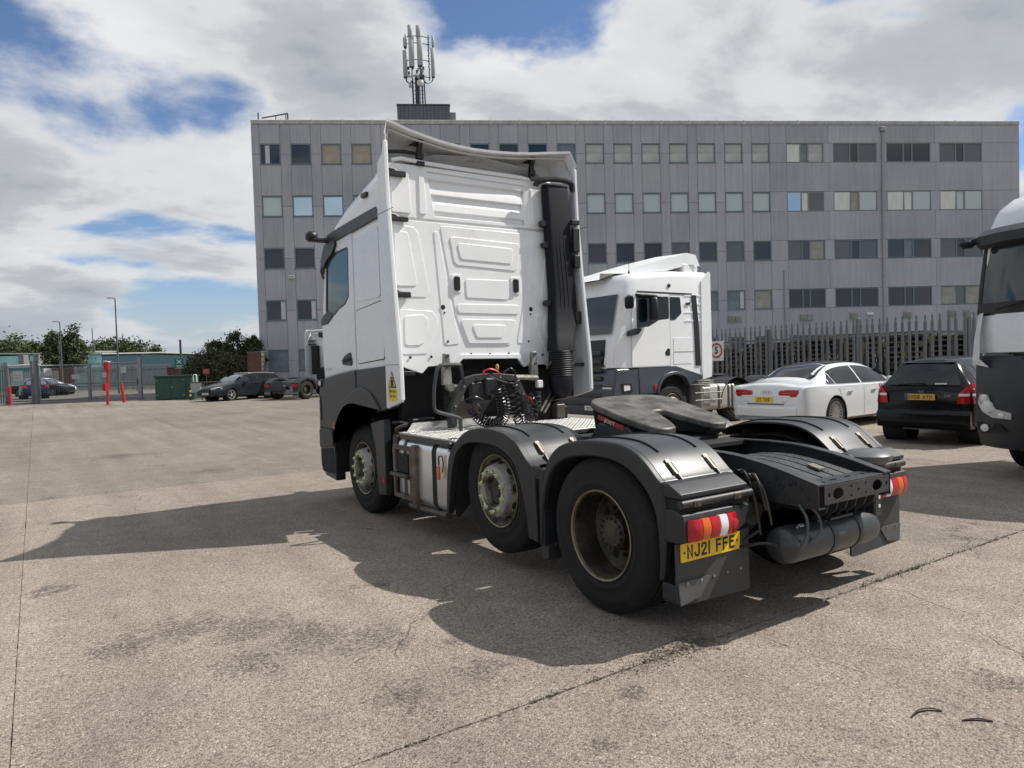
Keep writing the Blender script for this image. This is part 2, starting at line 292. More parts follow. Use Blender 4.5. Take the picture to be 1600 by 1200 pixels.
# ------------------------------------------------------------------ ground
def concrete(name, tint=(1, 1, 1)):
    m = bpy.data.materials.new(name); m.use_nodes = True; nt = m.node_tree; b = nt.nodes['Principled BSDF']; N = nt.nodes.new; L = nt.links.new
    g = N('ShaderNodeNewGeometry'); src = g.outputs['Position']
    def noise_(s, d=5, r=.6, dist=0):
        n = N('ShaderNodeTexNoise'); n.inputs['Scale'].default_value = s; n.inputs['Detail'].default_value = d; n.inputs['Roughness'].default_value = r; n.inputs['Distortion'].default_value = dist; L(src, n.inputs['Vector']); return n.outputs[0]
    def ramp(x, stops):
        r = N('ShaderNodeValToRGB'); L(x, r.inputs[0]); e = r.color_ramp.elements
        while len(e) < len(stops): e.new(.5)
        for q, (p, c) in zip(e, stops): q.position = p; q.color = (*c, 1) if not isinstance(c, float) else (c, c, c, 1)
        return r.outputs[0]
    def mix(f, a, b_, blend='MIX'):
        x = N('ShaderNodeMix'); x.data_type = 'RGBA'; x.blend_type = blend
        for i, v in ((0, f), (6, a), (7, b_)):
            if isinstance(v, (int, float)): x.inputs[i].default_value = v
            elif isinstance(v, tuple): x.inputs[i].default_value = (*v, 1)
            else: L(v, x.inputs[i])
        return x.outputs[2]
    def ma(op, a, b_):
        x = N('ShaderNodeMath'); x.operation = op
        for i, v in ((0, a), (1, b_)):
            if isinstance(v, (int, float)): x.inputs[i].default_value = v
            else: L(v, x.inputs[i])
        return x.outputs[0]
    big = noise_(.35, 6, .6); mid = noise_(3.0, 7, .65); fine = noise_(45, 6, .7)
    base = ramp(big, [(.3, (.262, .224, .190)), (.5, (.306, .264, .226)), (.72, (.340, .298, .258))])
    base = mix(.55, base, ramp(mid, [(.3, (.40, .39, .38)), (.7, (.62, .61, .60))]), 'OVERLAY')
    v = N('ShaderNodeTexVoronoi'); v.inputs['Scale'].default_value = 105; v.inputs['Randomness'].default_value = 1; L(src, v.inputs['Vector'])
    sp = N('ShaderNodeSeparateColor'); L(v.outputs['Color'], sp.inputs[0])
    stone = ramp(sp.outputs[0], [(0.0, (.06, .058, .055)), (.13, (.22, .205, .19)), (.5, (.50, .49, .47)), (.86, (.60, .58, .55)), (.965, (.66, .64, .6)), (.985, (1.0, .98, .95))])
    base = mix(.62, base, stone, 'OVERLAY')
    base = mix(.45, base, ramp(fine, [(.32, (.22, .21, .20)), (.68, (.76, .75, .74))]), 'OVERLAY')
    pit_n = noise_(1.05, 9, .68, .3); pit = ramp(pit_n, [(.625, 0.0), (.66, 1.0)])
    spots = None
    for (sx_, sy_, sr_) in ((-3.92, 1.39, .32), (-3.55, 1.45, .42), (-3.34, .62, .30), (-3.24, 1.19, .42), (-2.94, .82, .40), (-2.62, .53, .36), (-2.29, -.28, .26), (-2.78, -.33, .26), (-1.14, -.72, .25), (-1.86, -.97, .14), (-2.3, -1.25, .12), (-.3, -2.0, .2), (-5.2, 3.0, .4), (1.4, -1.7, .25), (-6.5, 5.2, .7), (-1.9, 9.3, .6), (-3.0, 13, .9), (2.2, 26, 1.5)):
        dv = N('ShaderNodeVectorMath'); dv.operation = 'DISTANCE'; L(src, dv.inputs[0]); dv.inputs[1].default_value = (sx_, sy_, 0)
        q = N('ShaderNodeMapRange'); L(dv.outputs['Value'], q.inputs[0]); q.inputs[1].default_value = sr_; q.inputs[2].default_value = 0; q.inputs[3].default_value = 0; q.inputs[4].default_value = 1
        spots = q.outputs[0] if spots is None else ma('MAXIMUM', spots, q.outputs[0])
    spot = ramp(ma('ADD', ma('MULTIPLY', spots, .26), noise_(9, 9, .80, .8)), [(.58, 0.0), (.74, 1.0)])
    pitf = ma('MULTIPLY', ma('MAXIMUM', pit, spot), ramp(noise_(38, 5, .75), [(.47, 0.0), (.60, 1.0)]))
    base = mix(ma('MULTIPLY', pitf, .20), base, (.075, .074, .072))
    mpT = N('ShaderNodeMapping'); mpT.inputs['Scale'].default_value = (2.2, .16, 1); mpT.inputs['Rotation'].default_value = (0, 0, .25); L(src, mpT.inputs[0]); nT = N('ShaderNodeTexNoise'); nT.inputs['Scale'].default_value = 1; nT.inputs['Detail'].default_value = 5; L(mpT.outputs[0], nT.inputs['Vector'])
    base = mix(.55, base, ramp(nT.outputs[0], [(.35, (.40, .395, .39)), (.65, (.58, .58, .575))]), 'OVERLAY')
    base = mix(.8, base, ramp(noise_(.11, 4, .5), [(.35, (.43, .43, .43)), (.65, (.56, .555, .55))]), 'OVERLAY')
    oil = ramp(noise_(.62, 5, .55, .6), [(.58, 0.0), (.74, 1.0)])
    base = mix(ma('MULTIPLY', oil, .26), base, (.12, .108, .094))
    cr = N('ShaderNodeTexVoronoi'); cr.feature = 'DISTANCE_TO_EDGE'; cr.inputs['Scale'].default_value = .22
    wv = N('ShaderNodeVectorMath'); wv.operation = 'ADD'; nn = N('ShaderNodeTexNoise'); nn.inputs['Scale'].default_value = 1.6; nn.inputs['Detail'].default_value = 6; L(src, nn.inputs['Vector'])
    vm = N('ShaderNodeVectorMath'); vm.operation = 'SCALE'; vm.inputs['Scale'].default_value = .9; L(nn.outputs['Color'], vm.inputs[0]); L(src, wv.inputs[0]); L(vm.outputs[0], wv.inputs[1]); L(wv.outputs[0], cr.inputs['Vector'])
    crack = ma('MULTIPLY', ramp(cr.outputs['Distance'], [(.0, 1.0), (.004, 0.0)]), ramp(noise_(.5, 3), [(.5, 0.0), (.6, 1.0)]))
    base = mix(ma('MULTIPLY', crack, .35), base, (.05, .046, .04))
    oi = N('ShaderNodeObjectInfo'); mr = N('ShaderNodeMapRange'); L(oi.outputs['Random'], mr.inputs[0]); mr.inputs[3].default_value = .86; mr.inputs[4].default_value = 1.07
    sc_ = N('ShaderNodeVectorMath'); sc_.operation = 'SCALE'; L(base, sc_.inputs[0]); L(mr.outputs[0], sc_.inputs['Scale'])
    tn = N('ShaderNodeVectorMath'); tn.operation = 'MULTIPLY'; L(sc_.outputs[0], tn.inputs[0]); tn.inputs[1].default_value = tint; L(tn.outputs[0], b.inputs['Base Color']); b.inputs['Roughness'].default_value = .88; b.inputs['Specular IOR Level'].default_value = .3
    h = ma('ADD', ma('MULTIPLY', v.outputs['Distance'], -.55), ma('ADD', ma('MULTIPLY', fine, .8), ma('ADD', ma('MULTIPLY', mid, .8), ma('ADD', ma('MULTIPLY', pitf, -1.1), ma('MULTIPLY', crack, -.8)))))
    bp = N('ShaderNodeBump'); bp.inputs['Strength'].default_value = .9; bp.inputs['Distance'].default_value = .013; L(h, bp.inputs['Height']); L(bp.outputs[0], b.inputs['Normal'])
    return m
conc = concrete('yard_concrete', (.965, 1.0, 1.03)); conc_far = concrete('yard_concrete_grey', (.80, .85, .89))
soil = M('joint_dirt', (.105, .098, .088), .95, var=.3, scale=8, bump=.6, bscale=60, dirt=(.15, .14, .125), dirt_lo=.48, dirt_hi=.6, dirt_scale=2)
g = MB(); g.add([(-900, -900, -.014), (900, -900, -.014), (900, 900, -.014), (-900, 900, -.014)], [(0, 1, 2, 3)])
ground = tag(g.build('ground', soil, smooth=0), 'grey tarmac ground under and beyond the concrete yard slabs', kind='structure')
SX = [-23.4, -19.6, -15.8, -12.0, -8.2, -4.46, -.74, 3.16, 6.95, 10.75, 14.5, 18.3, 22.1]
SY = [-18.2, -9.5, -.75, 8.0, 19.8, 29.0, 38.2, 47.4]
def edge_pts(a, b, near, rough):
    a, b = Vector(a), Vector(b); n = max(2, int((b-a).length/(.035 if near else .5))); d = (b-a).normalized(); nn = Vector((d.y, -d.x)); out = []
    for k in range(n):
        p = a.lerp(b, k/n); q = (p.x*5.3+p.y*3.1, p.y*5.3-p.x*2.2, 1.7)
        j = noise.noise(q)*rough+noise.noise((q[0]*4.3, q[1]*4.3, 5))*rough*.6
        sp = noise.noise((p.x*1.3+9, p.y*1.3, 3.3)); j += max(0, sp-.32)*rough*5
        out.append((p.x-nn.x*abs(j), p.y-nn.y*abs(j)))
    return out
for i in range(len(SX)-1):
    for j in range(len(SY)-1):
        gx, gy = .0012, .003
        x0, x1, y0, y1 = SX[i]+gx, SX[i+1]-gx, SY[j]+gy, SY[j+1]-gy
        if x0 < -12 and y1 > 30 and x0 < -16: continue
        near = -9 < x0 < 7 and y0 < 9
        r_ = .003 if near else .012
        ry0 = .026 if (near and abs(SY[j]+.75) < .1) else r_*1.4
        ry1 = .030 if (near and abs(SY[j+1]+.75) < .1) else r_*1.4
        P = edge_pts((x0, y0), (x1, y0), near, ry0)+edge_pts((x1, y0), (x1, y1), near, r_)+edge_pts((x1, y1), (x0, y1), near, ry1)+edge_pts((x0, y1), (x0, y0), near, r_)
        m = MB(); n = len(P); m.add([(x, y, 0) for x, y in P]+[(x, y, -.045) for x, y in P], [tuple(range(n))]+[(k, n+k, n+(k+1) % n, (k+1) % n) for k in range(n)])
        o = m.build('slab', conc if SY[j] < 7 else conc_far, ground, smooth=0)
# weeds and rubble along the open joint behind the truck
weed = M('joint_weed', (.075, .115, .030), .8, var=.4, scale=30)
m = MB(); rnd = random.Random(3)
for cx, w_, k_ in ((1.35, .16, 130), (1.02, .10, 70), (.62, .10, 60), (-2.2, .05, 22), (-1.9, .04, 12), (2.0, .14, 60), (-3.0, .04, 14), (2.6, .1, 30)):
    for k in range(k_):
        x = rnd.gauss(cx, w_); y = -.75+rnd.gauss(0, .016); a = rnd.uniform(0, 2*PI); h = rnd.uniform(.008, .03); w = rnd.uniform(.002, .005); l = rnd.uniform(.005, .022)
        m.add([(x-w*math.sin(a), y+w*math.cos(a), -.02), (x+w*math.sin(a), y-w*math.cos(a), -.02), (x+l*math.cos(a), y+l*math.sin(a), h)], [(0, 1, 2)])
tag(m.build('weeds', weed, smooth=0), 'small green weeds growing in the open concrete joint behind the truck', 'weeds', kind='stuff')
m = MB()
for k in range(900):
    if k < 650: x = rnd.gauss(-1.32, .22); y = -.745+rnd.gauss(0, .05)
    else: x = rnd.uniform(-3.6, 3.1); y = -.75+rnd.gauss(0, .03)
    s_ = rnd.uniform(.003, .012)*(1.5 if rnd.random() < .1 else 1); V = [(x+rnd.uniform(-1, 1)*s_, y+rnd.uniform(-1, 1)*s_, max(-.002, rnd.uniform(-.2, 1)*s_)) for q in range(5)]
    m.add(V, [(0, 1, 2), (0, 2, 3), (0, 3, 4), (1, 2, 4), (2, 3, 4), (0, 1, 4)])
tag(m.build('rubble', conc, smooth=0), 'crumbled concrete rubble along the broken slab joint behind the truck', 'rubble', kind='stuff')
m = MB()
for k in range(2600):
    d = 1.6+abs(rnd.gauss(0, 3.6)); a = YAW+rnd.uniform(-.66, .66); x = CAM.x+math.sin(a)*d; y = CAM.y+math.cos(a)*d
    s_ = rnd.uniform(.0018, .0050)*(2.0 if rnd.random() < .03 else 1); V = [(x+rnd.uniform(-1, 1)*s_, y+rnd.uniform(-1, 1)*s_, max(-.001, rnd.uniform(.2, 1)*s_)) for q in range(5)]
    m.add(V, [(0, 1, 2), (0, 2, 3), (0, 3, 4), (1, 2, 4), (2, 3, 4), (0, 1, 4)])
tag(m.build('grit', M('grit_stone', (.34, .31, .28), .85, var=.5, scale=3), smooth=0), 'loose pale grit scattered over the concrete yard', 'grit', kind='stuff')
def scrap(pts, w, lab):
    m = MB(); rows = []
    for k, (x, y, z) in enumerate(smooth_curve(pts, 5)): rows.append([(x-w*.35, y-w*.35, z), (x, y, z+.004), (x+w*.35, y+w*.35, z)])
    m.loft(rows); m.loft([[(p[0], p[1], .0005) for p in r] for r in rows]); o = m.build('rubber_scrap', rubber); tag(o, lab, 'scrap')
scrap([(-1.012, -1.925, .004), (-.93, -1.92, .012), (-.87, -1.945, .010), (-.845, -1.98, .004)], .014, 'curved torn strip of black rubber lying on the concrete slab')
scrap([(-.86, -2.075, .004), (-.80, -2.115, .008), (-.765, -2.16, .004)], .013, 'short straight piece of black rubber lying on the concrete slab')

# ------------------------------------------------------------------ office building
def facade_mat():
    m = bpy.data.materials.new('ribbed_concrete'); m.use_nodes = True; nt = m.node_tree; b = nt.nodes['Principled BSDF']; N = nt.nodes.new; L = nt.links.new
    tc = N('ShaderNodeTexCoord'); src = tc.outputs['Object']
    oi = N('ShaderNodeObjectInfo'); ad = N('ShaderNodeVectorMath'); ad.operation = 'ADD'; L(src, ad.inputs[0]); L(oi.outputs['Location'], ad.inputs[1]); src = ad.outputs[0]
    mp = N('ShaderNodeMapping'); mp.inputs['Scale'].default_value = (5.5, 5.5, .28); L(src, mp.inputs[0])
    n1 = N('ShaderNodeTexNoise'); n1.inputs['Scale'].default_value = 1; n1.inputs['Detail'].default_value = 7; n1.inputs['Roughness'].default_value = .65; L(mp.outputs[0], n1.inputs['Vector'])
    n2 = N('ShaderNodeTexNoise'); n2.inputs['Scale'].default_value = .25; n2.inputs['Detail'].default_value = 5; L(src, n2.inputs['Vector'])
    r1 = N('ShaderNodeValToRGB'); L(n1.outputs[0], r1.inputs[0]); e = r1.color_ramp.elements; e[0].position = .3; e[0].color = (.385, .396, .422, 1); e[1].position = .74; e[1].color = (.485, .495, .515, 1)
    mx = N('ShaderNodeMix'); mx.data_type = 'RGBA'; mx.blend_type = 'OVERLAY'; mx.inputs[0].default_value = .6; L(r1.outputs[0], mx.inputs[6])
    r2 = N('ShaderNodeValToRGB'); L(n2.outputs[0], r2.inputs[0]); r2.color_ramp.elements[0].position = .3; r2.color_ramp.elements[1].position = .7; r2.color_ramp.elements[0].color = (.40, .39, .40, 1); r2.color_ramp.elements[1].color = (.58, .57, .55, 1); L(r2.outputs[0], mx.inputs[7])
    mr = N('ShaderNodeMapRange'); L(oi.outputs['Random'], mr.inputs[0]); mr.inputs[3].default_value = .93; mr.inputs[4].default_value = 1.05
    s_ = N('ShaderNodeVectorMath'); s_.operation = 'SCALE'; L(mx.outputs[2], s_.inputs[0]); L(mr.outputs[0], s_.inputs['Scale']); L(s_.outputs[0], b.inputs['Base Color'])
    b.inputs['Roughness'].default_value = .85
    wv = N('ShaderNodeTexWave'); wv.wave_type = 'BANDS'; wv.bands_direction = 'X'; wv.inputs['Scale'].default_value = 3.2; wv.inputs['Distortion'].default_value = .25; L(src, wv.inputs['Vector'])
    bp = N('ShaderNodeBump'); bp.inputs['Strength'].default_value = .45; bp.inputs['Distance'].default_value = .02; L(wv.outputs[0], bp.inputs['Height']); L(bp.outputs[0], b.inputs['Normal'])
    return m
fac = facade_mat()
joint_m = M('facade_joint', (.28, .285, .295), .9, var=.2)
wframe_m = M('window_frame_blue', (.150, .205, .240), .5, var=.15, scale=4, dirt=(.22, .23, .23), dirt_lo=.55, dirt_hi=.75)
wframe_g = M('window_frame_grey', (.24, .245, .24), .5, var=.15, scale=4)
coping_m = M('coping_concrete', (.47, .46, .43), .85, var=.18, scale=2, dirt=(.20, .20, .185), dirt_lo=.5, dirt_hi=.72, dirt_scale=1.1)
pane = {'dark': glassm('pane_dark', (.026, .034, .046), .06, .7), 'navy': glassm('pane_navy', (.012, .028, .060), .05, .7),
        'blue': M('pane_mirror', (.36, .47, .56), .06, .95, var=.05, scale=.5), 'pale': glassm('pane_pale', (.52, .58, .56), .12, .7),  # pale, cream and blind panes: reflected sky brightness added to their own colour
        'cream': M('pane_cream', (.74, .735, .67), .25, var=.12, scale=2, stretch=(3, 3, .5)), 'board': M('pane_board', (.40, .345, .27), .7, var=.2, scale=2),
        'blind': M('pane_blind', (.46, .46, .42), .3, var=.35, scale=1.1, stretch=(.4, .4, 1.7)), 'beige': M('pane_beige', (.33, .32, .26), .25, var=.25, scale=2),
        'grey': glassm('pane_grey', (.10, .11, .125), .1, .7), 'mid': M('pane_mid', (.17, .20, .22), .2, var=.3, scale=1.6)}
curtain_m = M('curtain', (.62, .64, .64), .8, var=.12, scale=8, stretch=(4, 4, .2))
vblind_m = M('vertical_blind', (.055, .062, .078), .6, var=.25, scale=8)
bld = thing('office_building', 'long grey five storey concrete office block with rows of square windows', 'building', (9.106, 44.389, 0), math.atan2(-.4695, .8829))
T_ = [16.40, 13.02, 9.61, 6.20, 2.93]; B_ = [15.04, 11.63, 8.24, 4.84, 1.52]
m = MB(); m.box(-1.10, 52.74, .16, 15.0, 0.0, 17.62); m.build('wall', joint_m, bld, smooth=0)
m = MB(); m.box(-1.17, -.65+.0, .0, .16, 0, .02); 
panel_cache = {}
def panel(s0, s1, z0, z1, gap=.007):
    w, h = round(s1-s0-2*gap, 3), round(z1-z0-2*gap, 3); k = (w, h)
    if k not in panel_cache:
        q = MB(); q.box(-w/2, w/2, 0, .155, -h/2, h/2, .012); me = q.mesh('panel', 0); me.materials.append(fac); panel_cache[k] = me
    return inst('panel', panel_cache[k], bld, ((s0+s1)/2, 0, (z0+z1)/2))
lev = [17.66, 15.72, 12.32, 8.92, 5.52, 2.22, 0.0]
COLS = [1.96*i for i in range(18)]
edges = [(-1.17, -.655)]+[(COLS[i]+.655, COLS[i+1]-.655) for i in range(17)]
for (a, b) in edges:
    for k in range(6): panel(a, b, lev[k+1], lev[k])
sp_z = [(16.40, 17.66)]+[(T_[r+1], B_[r]) for r in range(4)]+[(0, 1.52)]
for c in COLS:
    for z0, z1 in sp_z: panel(c-.655, c+.655, z0, z1)
GR = [(35.2, 37.92), (38.64, 41.87), (42.62, 45.94), (46.63, 49.89)]
cuts = [33.985, 35.2, 38.28, 42.25, 46.28, 49.9, 52.8]
for z0, z1 in sp_z:
    for a, b in zip(cuts[:-1], cuts[1:]): panel(a, b, z0, z1)
for a, b in ((33.985, 35.2), (37.92, 38.64), (41.87, 42.62), (45.94, 46.63), (49.89, 52.8)):
    for r in range(5): panel(a, b, B_[r], T_[r])
wf_b = plate_mesh('window', [(-.655, -.68), (.655, -.68), (.655, .68), (-.655, .68)], [[(-.585, -.60), (.585, -.60), (.585, .605), (-.585, .605)]], .10, .006, FR((0, .06, 0), (1, 0, 0), (0, 0, 1)))
wf_b.materials.append(wframe_m)
sill_q = MB(); sill_q.box(-.70, .70, -.045, .06, -.70, -.655, .008); sill_me = sill_q.mesh('sill', 0); sill_me.materials.append(wframe_m)
pane_me = {}
def pane_mesh(k, w, h):
    if (k, w, h) not in pane_me:
        q = MB(); q.box(-w/2, w/2, 0, .012, -h/2, h/2); me = q.mesh('pane', 0); me.materials.append(pane[k]); pane_me[k, w, h] = me
    return pane_me[k, w, h]
vb = MB()
for k in range(9): vb.box(-.56+k*.135, -.56+k*.135+.075, 0, .006, -.58, .59)
vb_me = vb.mesh('blind', 0); vb_me.materials.append(vblind_m)
cu_ = MB()
for k in range(4): cu_.box(.30+k*.07, .30+k*.07+.062, 0, .02+.012*(k % 2), -.58, .59)
cu_me = cu_.mesh('curtain', 0); cu_me.materials.append(curtain_m)
KIND = [['dark', 'dark', 'board', 'board']+['dark']*5+['navy', 'mid']+['blind']*7,
        ['pale', 'blue', 'blue']+['pale']*15,
        ['navy', 'dark']+['dark']*9+['grey', 'navy', 'dark', 'grey', 'navy', 'grey', 'dark'],
        ['dark', 'dark']+['dark']*13+['mid', 'mid', 'beige'],
        ['mid', 'mid']+['dark']*16]
rw = random.Random(11)
for r in range(5):
    for i, c in enumerate(COLS):
        zc = (T_[r]+B_[r])/2; kd = KIND[r][i]
        w = inst('window', wf_b, bld, (c, 0, zc)); inst('sill', sill_me, w)
        tilt = rw.uniform(-.012, .012)
        p = inst('pane', pane_mesh(kd, 1.20, 1.23), w, (0, .075, 0), (tilt, 0, rw.uniform(-.008, .008)))
        if (r, i) in ((2, 0), (2, 1), (2, 12), (2, 13), (2, 11), (0, 8)): inst('blind', vb_me, w, (0, .062, 0))
        if (r, i) in ((3, 0), (3, 1), (0, 0), (3, 16)): inst('curtain', cu_me, w, (-.62 if (r, i) == (0, 0) else 0, .05, 0))
wide_me = {}
def wide(a, b, r, gi):
    w = round(b-a-.02, 3); zc = (T_[r]+B_[r])/2; h = T_[r]-B_[r]-.02; m1 = w*.385; m2 = w*.20
    x = [-w/2, -w/2+m1, -w/2+m1+m2, w/2]; k = (w, round(h, 3))
    if k not in wide_me:
        holes = [[(x[q]+.05, -h/2+.06), (x[q+1]-.05, -h/2+.06), (x[q+1]-.05, h/2-.06), (x[q]+.05, h/2-.06)] for q in range(3)]
        me = plate_mesh('window', [(-w/2, -h/2), (w/2, -h/2), (w/2, h/2), (-w/2, h/2)], holes, .08, .005, FR((0, .07, 0), (1, 0, 0), (0, 0, 1))); me.materials.append(wframe_m if r > 1 else wframe_g); wide_me[k, r > 1] = me; wide_me[k] = me
    me = wide_me.get((k, r > 1))
    if me is None: me = wide_me[k].copy(); me.materials.clear(); me.materials.append(wframe_m if r > 1 else wframe_g); wide_me[k, r > 1] = me
    o = inst('window', me, bld, ((a+b)/2, 0, zc))
    kk = [['cream', 'mid', 'blind'], ['grey', 'dark', 'grey'], ['dark', 'dark', 'dark'], ['grey', 'dark', 'grey']][gi] if r == 0 else \
         [['blue', 'cream', 'grey'], ['cream', 'beige', 'pale'], ['cream', 'cream', 'pale'], ['cream', 'pale', 'pale']][gi] if r == 1 else \
         [['grey', 'dark', 'beige'], ['grey', 'dark', 'grey'], ['dark', 'mid', 'dark'], ['grey', 'dark', 'grey']][gi] if r == 2 else \
         [['dark', 'dark', 'dark'], ['dark', 'dark', 'dark'], ['dark', 'dark', 'dark'], ['beige', 'grey', 'beige']][gi]
    for q in range(3):
        ww = round(x[q+1]-x[q]-.09, 3); tilt = .05 if (r == 1 and q != 1) else .004
        inst('pane', pane_mesh(kk[q], ww, round(h-.11, 3)), o, ((x[q]+x[q+1])/2, .075-(.03 if tilt > .01 else 0), 0), (tilt*.4, tilt*.35*(1 if q else -1), 0))
for gi, (a, b) in enumerate(GR):
    for r in range(5): wide(a, b, r, gi)
# coping along the parapet, with a paler joint cover between lengths
cp = MB(); cp.box(-.97, .97, -.05, .42, 17.665, 17.95, .03); cpm = cp.mesh('coping', 0); cpm.materials.append(coping_m)
cj = MB(); cj.box(-.035, .035, -.065, .43, 17.66, 17.965); cjm = cj.mesh('coping_joint', 0); cjm.materials.append(M('joint_cover', (.62, .62, .60), .7, var=.1))
s = -.19; k = 0
while s < 52.6:
    inst('coping', cpm, bld, (s, 0, 0)); 
    if s < 35 or k % 3 == 0: inst('coping_joint', cjm, bld, (s+.98, 0, 0))
    s += 1.96; k += 1
inst('coping', cpm, bld, (51.83, .003, .004))
m = MB(); m.tube([(42.27, -.07, 17.3), (42.24, -.07, 10.0), (42.2, -.07, .3)], .055, 8)
for z in (15.5, 13.2, 11.4, 9, 7, 5): m.cyl((42.24-.0, -.07, z), .075, -.05, .05, 'Z', 10)
m.box(42.1, 42.46, -.22, .0, 17.2, 17.5, .02); m.build('drainpipe', M('pipe_grey', (.33, .33, .34), .5, var=.15), bld)
m = MB(); m.tube([(34.85, -.03, 7.5), (34.85, -.03, 0)], .04, 8); m.build('conduit', joint_m, bld)
vent_m = M('vent_metal', (.30, .30, .28), .6, var=.2, dirt=(.2, .19, .17))
for a, b in ((36.0, 36.83), (39.71, 40.19), (43.71, 44.22), (47.11, 47.65), (48.32, 48.79), (30.73, 31.6)):
    m = MB(); m.box(a, (a+b)/2+.05, -.10, 0, 3.95, 4.42, .01); m.box((a+b)/2+.09, b+.1, -.06, 0, 3.98, 4.38, .01)
    for z in (4.05, 4.14, 4.23, 4.32): m.box(a+.03, (a+b)/2+.02, -.125, -.10, z, z+.04)
    m.build('vent', vent_m, bld, smooth=0)
m = MB(); m.box(40.94, 41.41, -.14, 0, 4.24, 4.45, .02); m.build('wall_light', M('lamp_white', (.7, .7, .68), .5, var=.05), bld, smooth=0)
m = MB(); m.box(.87, 1.28, -.14, 0, 7.58, 7.82, .03); o = m.build('alarm_box', M('alarm_box_cream', (.66, .66, .58), .5, var=.06), bld, smooth=0)
m = MB(); m.box(.92, 1.23, -.145, -.138, 7.66, 7.73); m.build('alarm_mark', joint_m, o, smooth=0)
# rooftop rail arm
m = MB(); m.tube([(-.78, .5, 17.9), (-.77, .5, 18.58)], .045, 6); m.tube([(-.57, .5, 18.22), (1.14, .5, 18.53)], .045, 6); m.tube([(1.12, .5, 18.53), (1.12, .5, 17.9)], .05, 6); m.tube([(1.0, .5, 18.5), (1.0, .5, 17.9)], .03, 6); m.tube([(.35, .5, 18.39), (.35, .5, 17.95)], .03, 6)
m.build('roof_rail', M('rail_dark', (.05, .055, .06), .6, var=.2), bld)
# plant room on the roof
pr = thing('rooftop_plant_room', 'dark grey box shaped plant room on the office block roof', 'plant room'); pr.matrix_world = bld.matrix_world.copy()
pr.location = bld.location; pr.rotation_euler = bld.rotation_euler
clad = M('plant_cladding', (.115, .12, .135), .7, var=.15, scale=2, stretch=(5, 5, .4))
m = MB(); m.box(8.14, 11.86, 4.0, 8.5, 17.6, 20.33); m.build('wall', clad, pr, smooth=0)
for k in range(14):
    m = MB(); m.box(8.12+k*.267, 8.12+k*.267+.25, 3.96, 3.998, 17.6, 20.3, .006); m.build('panel', clad, pr, smooth=0)
m = MB(); m.box(8.08, 11.92, 3.93, 8.55, 20.335, 20.42, .01); m.build('roof_edge', M('roof_edge_dark', (.07, .072, .08), .6), pr, smooth=0)
m = MB(); m.box(11.90, 12.33, 4.6, 7, 17.6, 20.05, .01); m.build('side_housing', M('housing_grey', (.24, .25, .26), .6), pr, smooth=0)
# phone mast
mast = thing('phone_mast', 'mobile phone antenna mast on the dark rooftop plant room', 'antenna mast'); mast.location = bld.location; mast.rotation_euler = bld.rotation_euler
ant_m = M('antenna_grey', (.40, .43, .42), .5, var=.08, scale=2); mdk = M('mast_dark', (.055, .06, .068), .6, .3, var=.3)
Y0 = 5.2
m = MB(); m.tube([(9.58, Y0, 20.4), (9.58, Y0, 22.9)], .16, 10); m.build('pole', mdk, mast)
m = MB(); m.tube([(9.95, Y0, 20.4), (9.95, Y0, 23.4)], .055, 8); m.tube([(10.15, Y0, 20.4), (10.08, Y0, 23.0)], .05, 8); m.tube([(9.28, Y0, 20.4), (9.25, Y0, 22.6)], .06, 8); m.tube([(9.78, Y0-.1, 20.4), (9.78, Y0-.1, 23.0)], .035, 6); m.build('cable_run', mdk, mast)
for k in range(9):
    m = MB(); z = 20.7+k*.28; m.tube([(9.25, Y0, z), (10.15, Y0, z+.03)], .018, 5); m.build('rung', mdk, mast)
for s0, s1, z0, z1, yy in ((9.03, 9.33, 25.53, 26.36, -.5), (9.06, 9.45, 23.38, 25.5, -.5), (9.62, 9.95, 25.5, 26.33, -.5), (9.66, 10.06, 23.45, 25.46, -.5), (8.67, 8.95, 24.95, 25.62, -.1), (8.60, 8.92, 22.78, 24.71, -.1), (10.64, 10.92, 22.85, 24.94, 0), (10.74, 10.92, 25.08, 25.82, 0)):
    m = MB(); m.box(s0, s1, Y0+yy-.09, Y0+yy+.09, z0, z1, .035); o = m.build('antenna', ant_m, mast, smooth=50)
    q = MB(); q.box(s0+.03, s1-.03, Y0+yy-.06, Y0+yy+.06, z0-.10, z0-.004); q.build('connector_block', mdk, o, smooth=0)
m = MB()
for x_, yy in ((9.25, -.2), (9.85, -.2), (8.82, .05), (10.5, .1)): m.tube([(x_, Y0+yy, 22.6), (x_, Y0+yy, 25.9 if yy > 0 else 26.0)], .045, 6)
for z in (22.8, 24.0, 25.2, 25.7): m.tube([(8.8, Y0+.05, z), (9.3, Y0-.2, z), (9.85, Y0-.2, z), (10.6, Y0+.1, z)], .03, 5)
for z in (23.2, 23.6, 24.0, 24.4, 24.8, 25.2): m.tube([(10.42, Y0+.1, z), (10.58, Y0+.1, z+.2), (10.42, Y0+.1, z+.4)], .018, 4)
m.build('support_frame', mdk, mast)
rr = random.Random(5)
for k in range(16):
    x = rr.uniform(9.0, 10.1); z = rr.uniform(22.55, 23.4); m = MB(); m.box(x-.07, x+.07, Y0-.5, Y0-.3, z-.09, z+.09, .01); m.build('radio_unit', mdk if k % 2 else ant_m, mast, smooth=0)
for xa, xb in ((8.76, 9.2), (8.8, 9.3), (10.75, 10.1), (10.8, 10.0), (9.25, 9.5), (9.85, 9.7)):
    m = MB(); m.tube(smooth_curve([(xa, Y0-.1, 22.75), (xa+(xb-xa)*.15, Y0-.1, 22.45), (xa+(xb-xa)*.6, Y0-.1, 22.3), (xb, Y0-.1, 22.5)], 4), .025, 5); m.build('cable', mdk, mast)
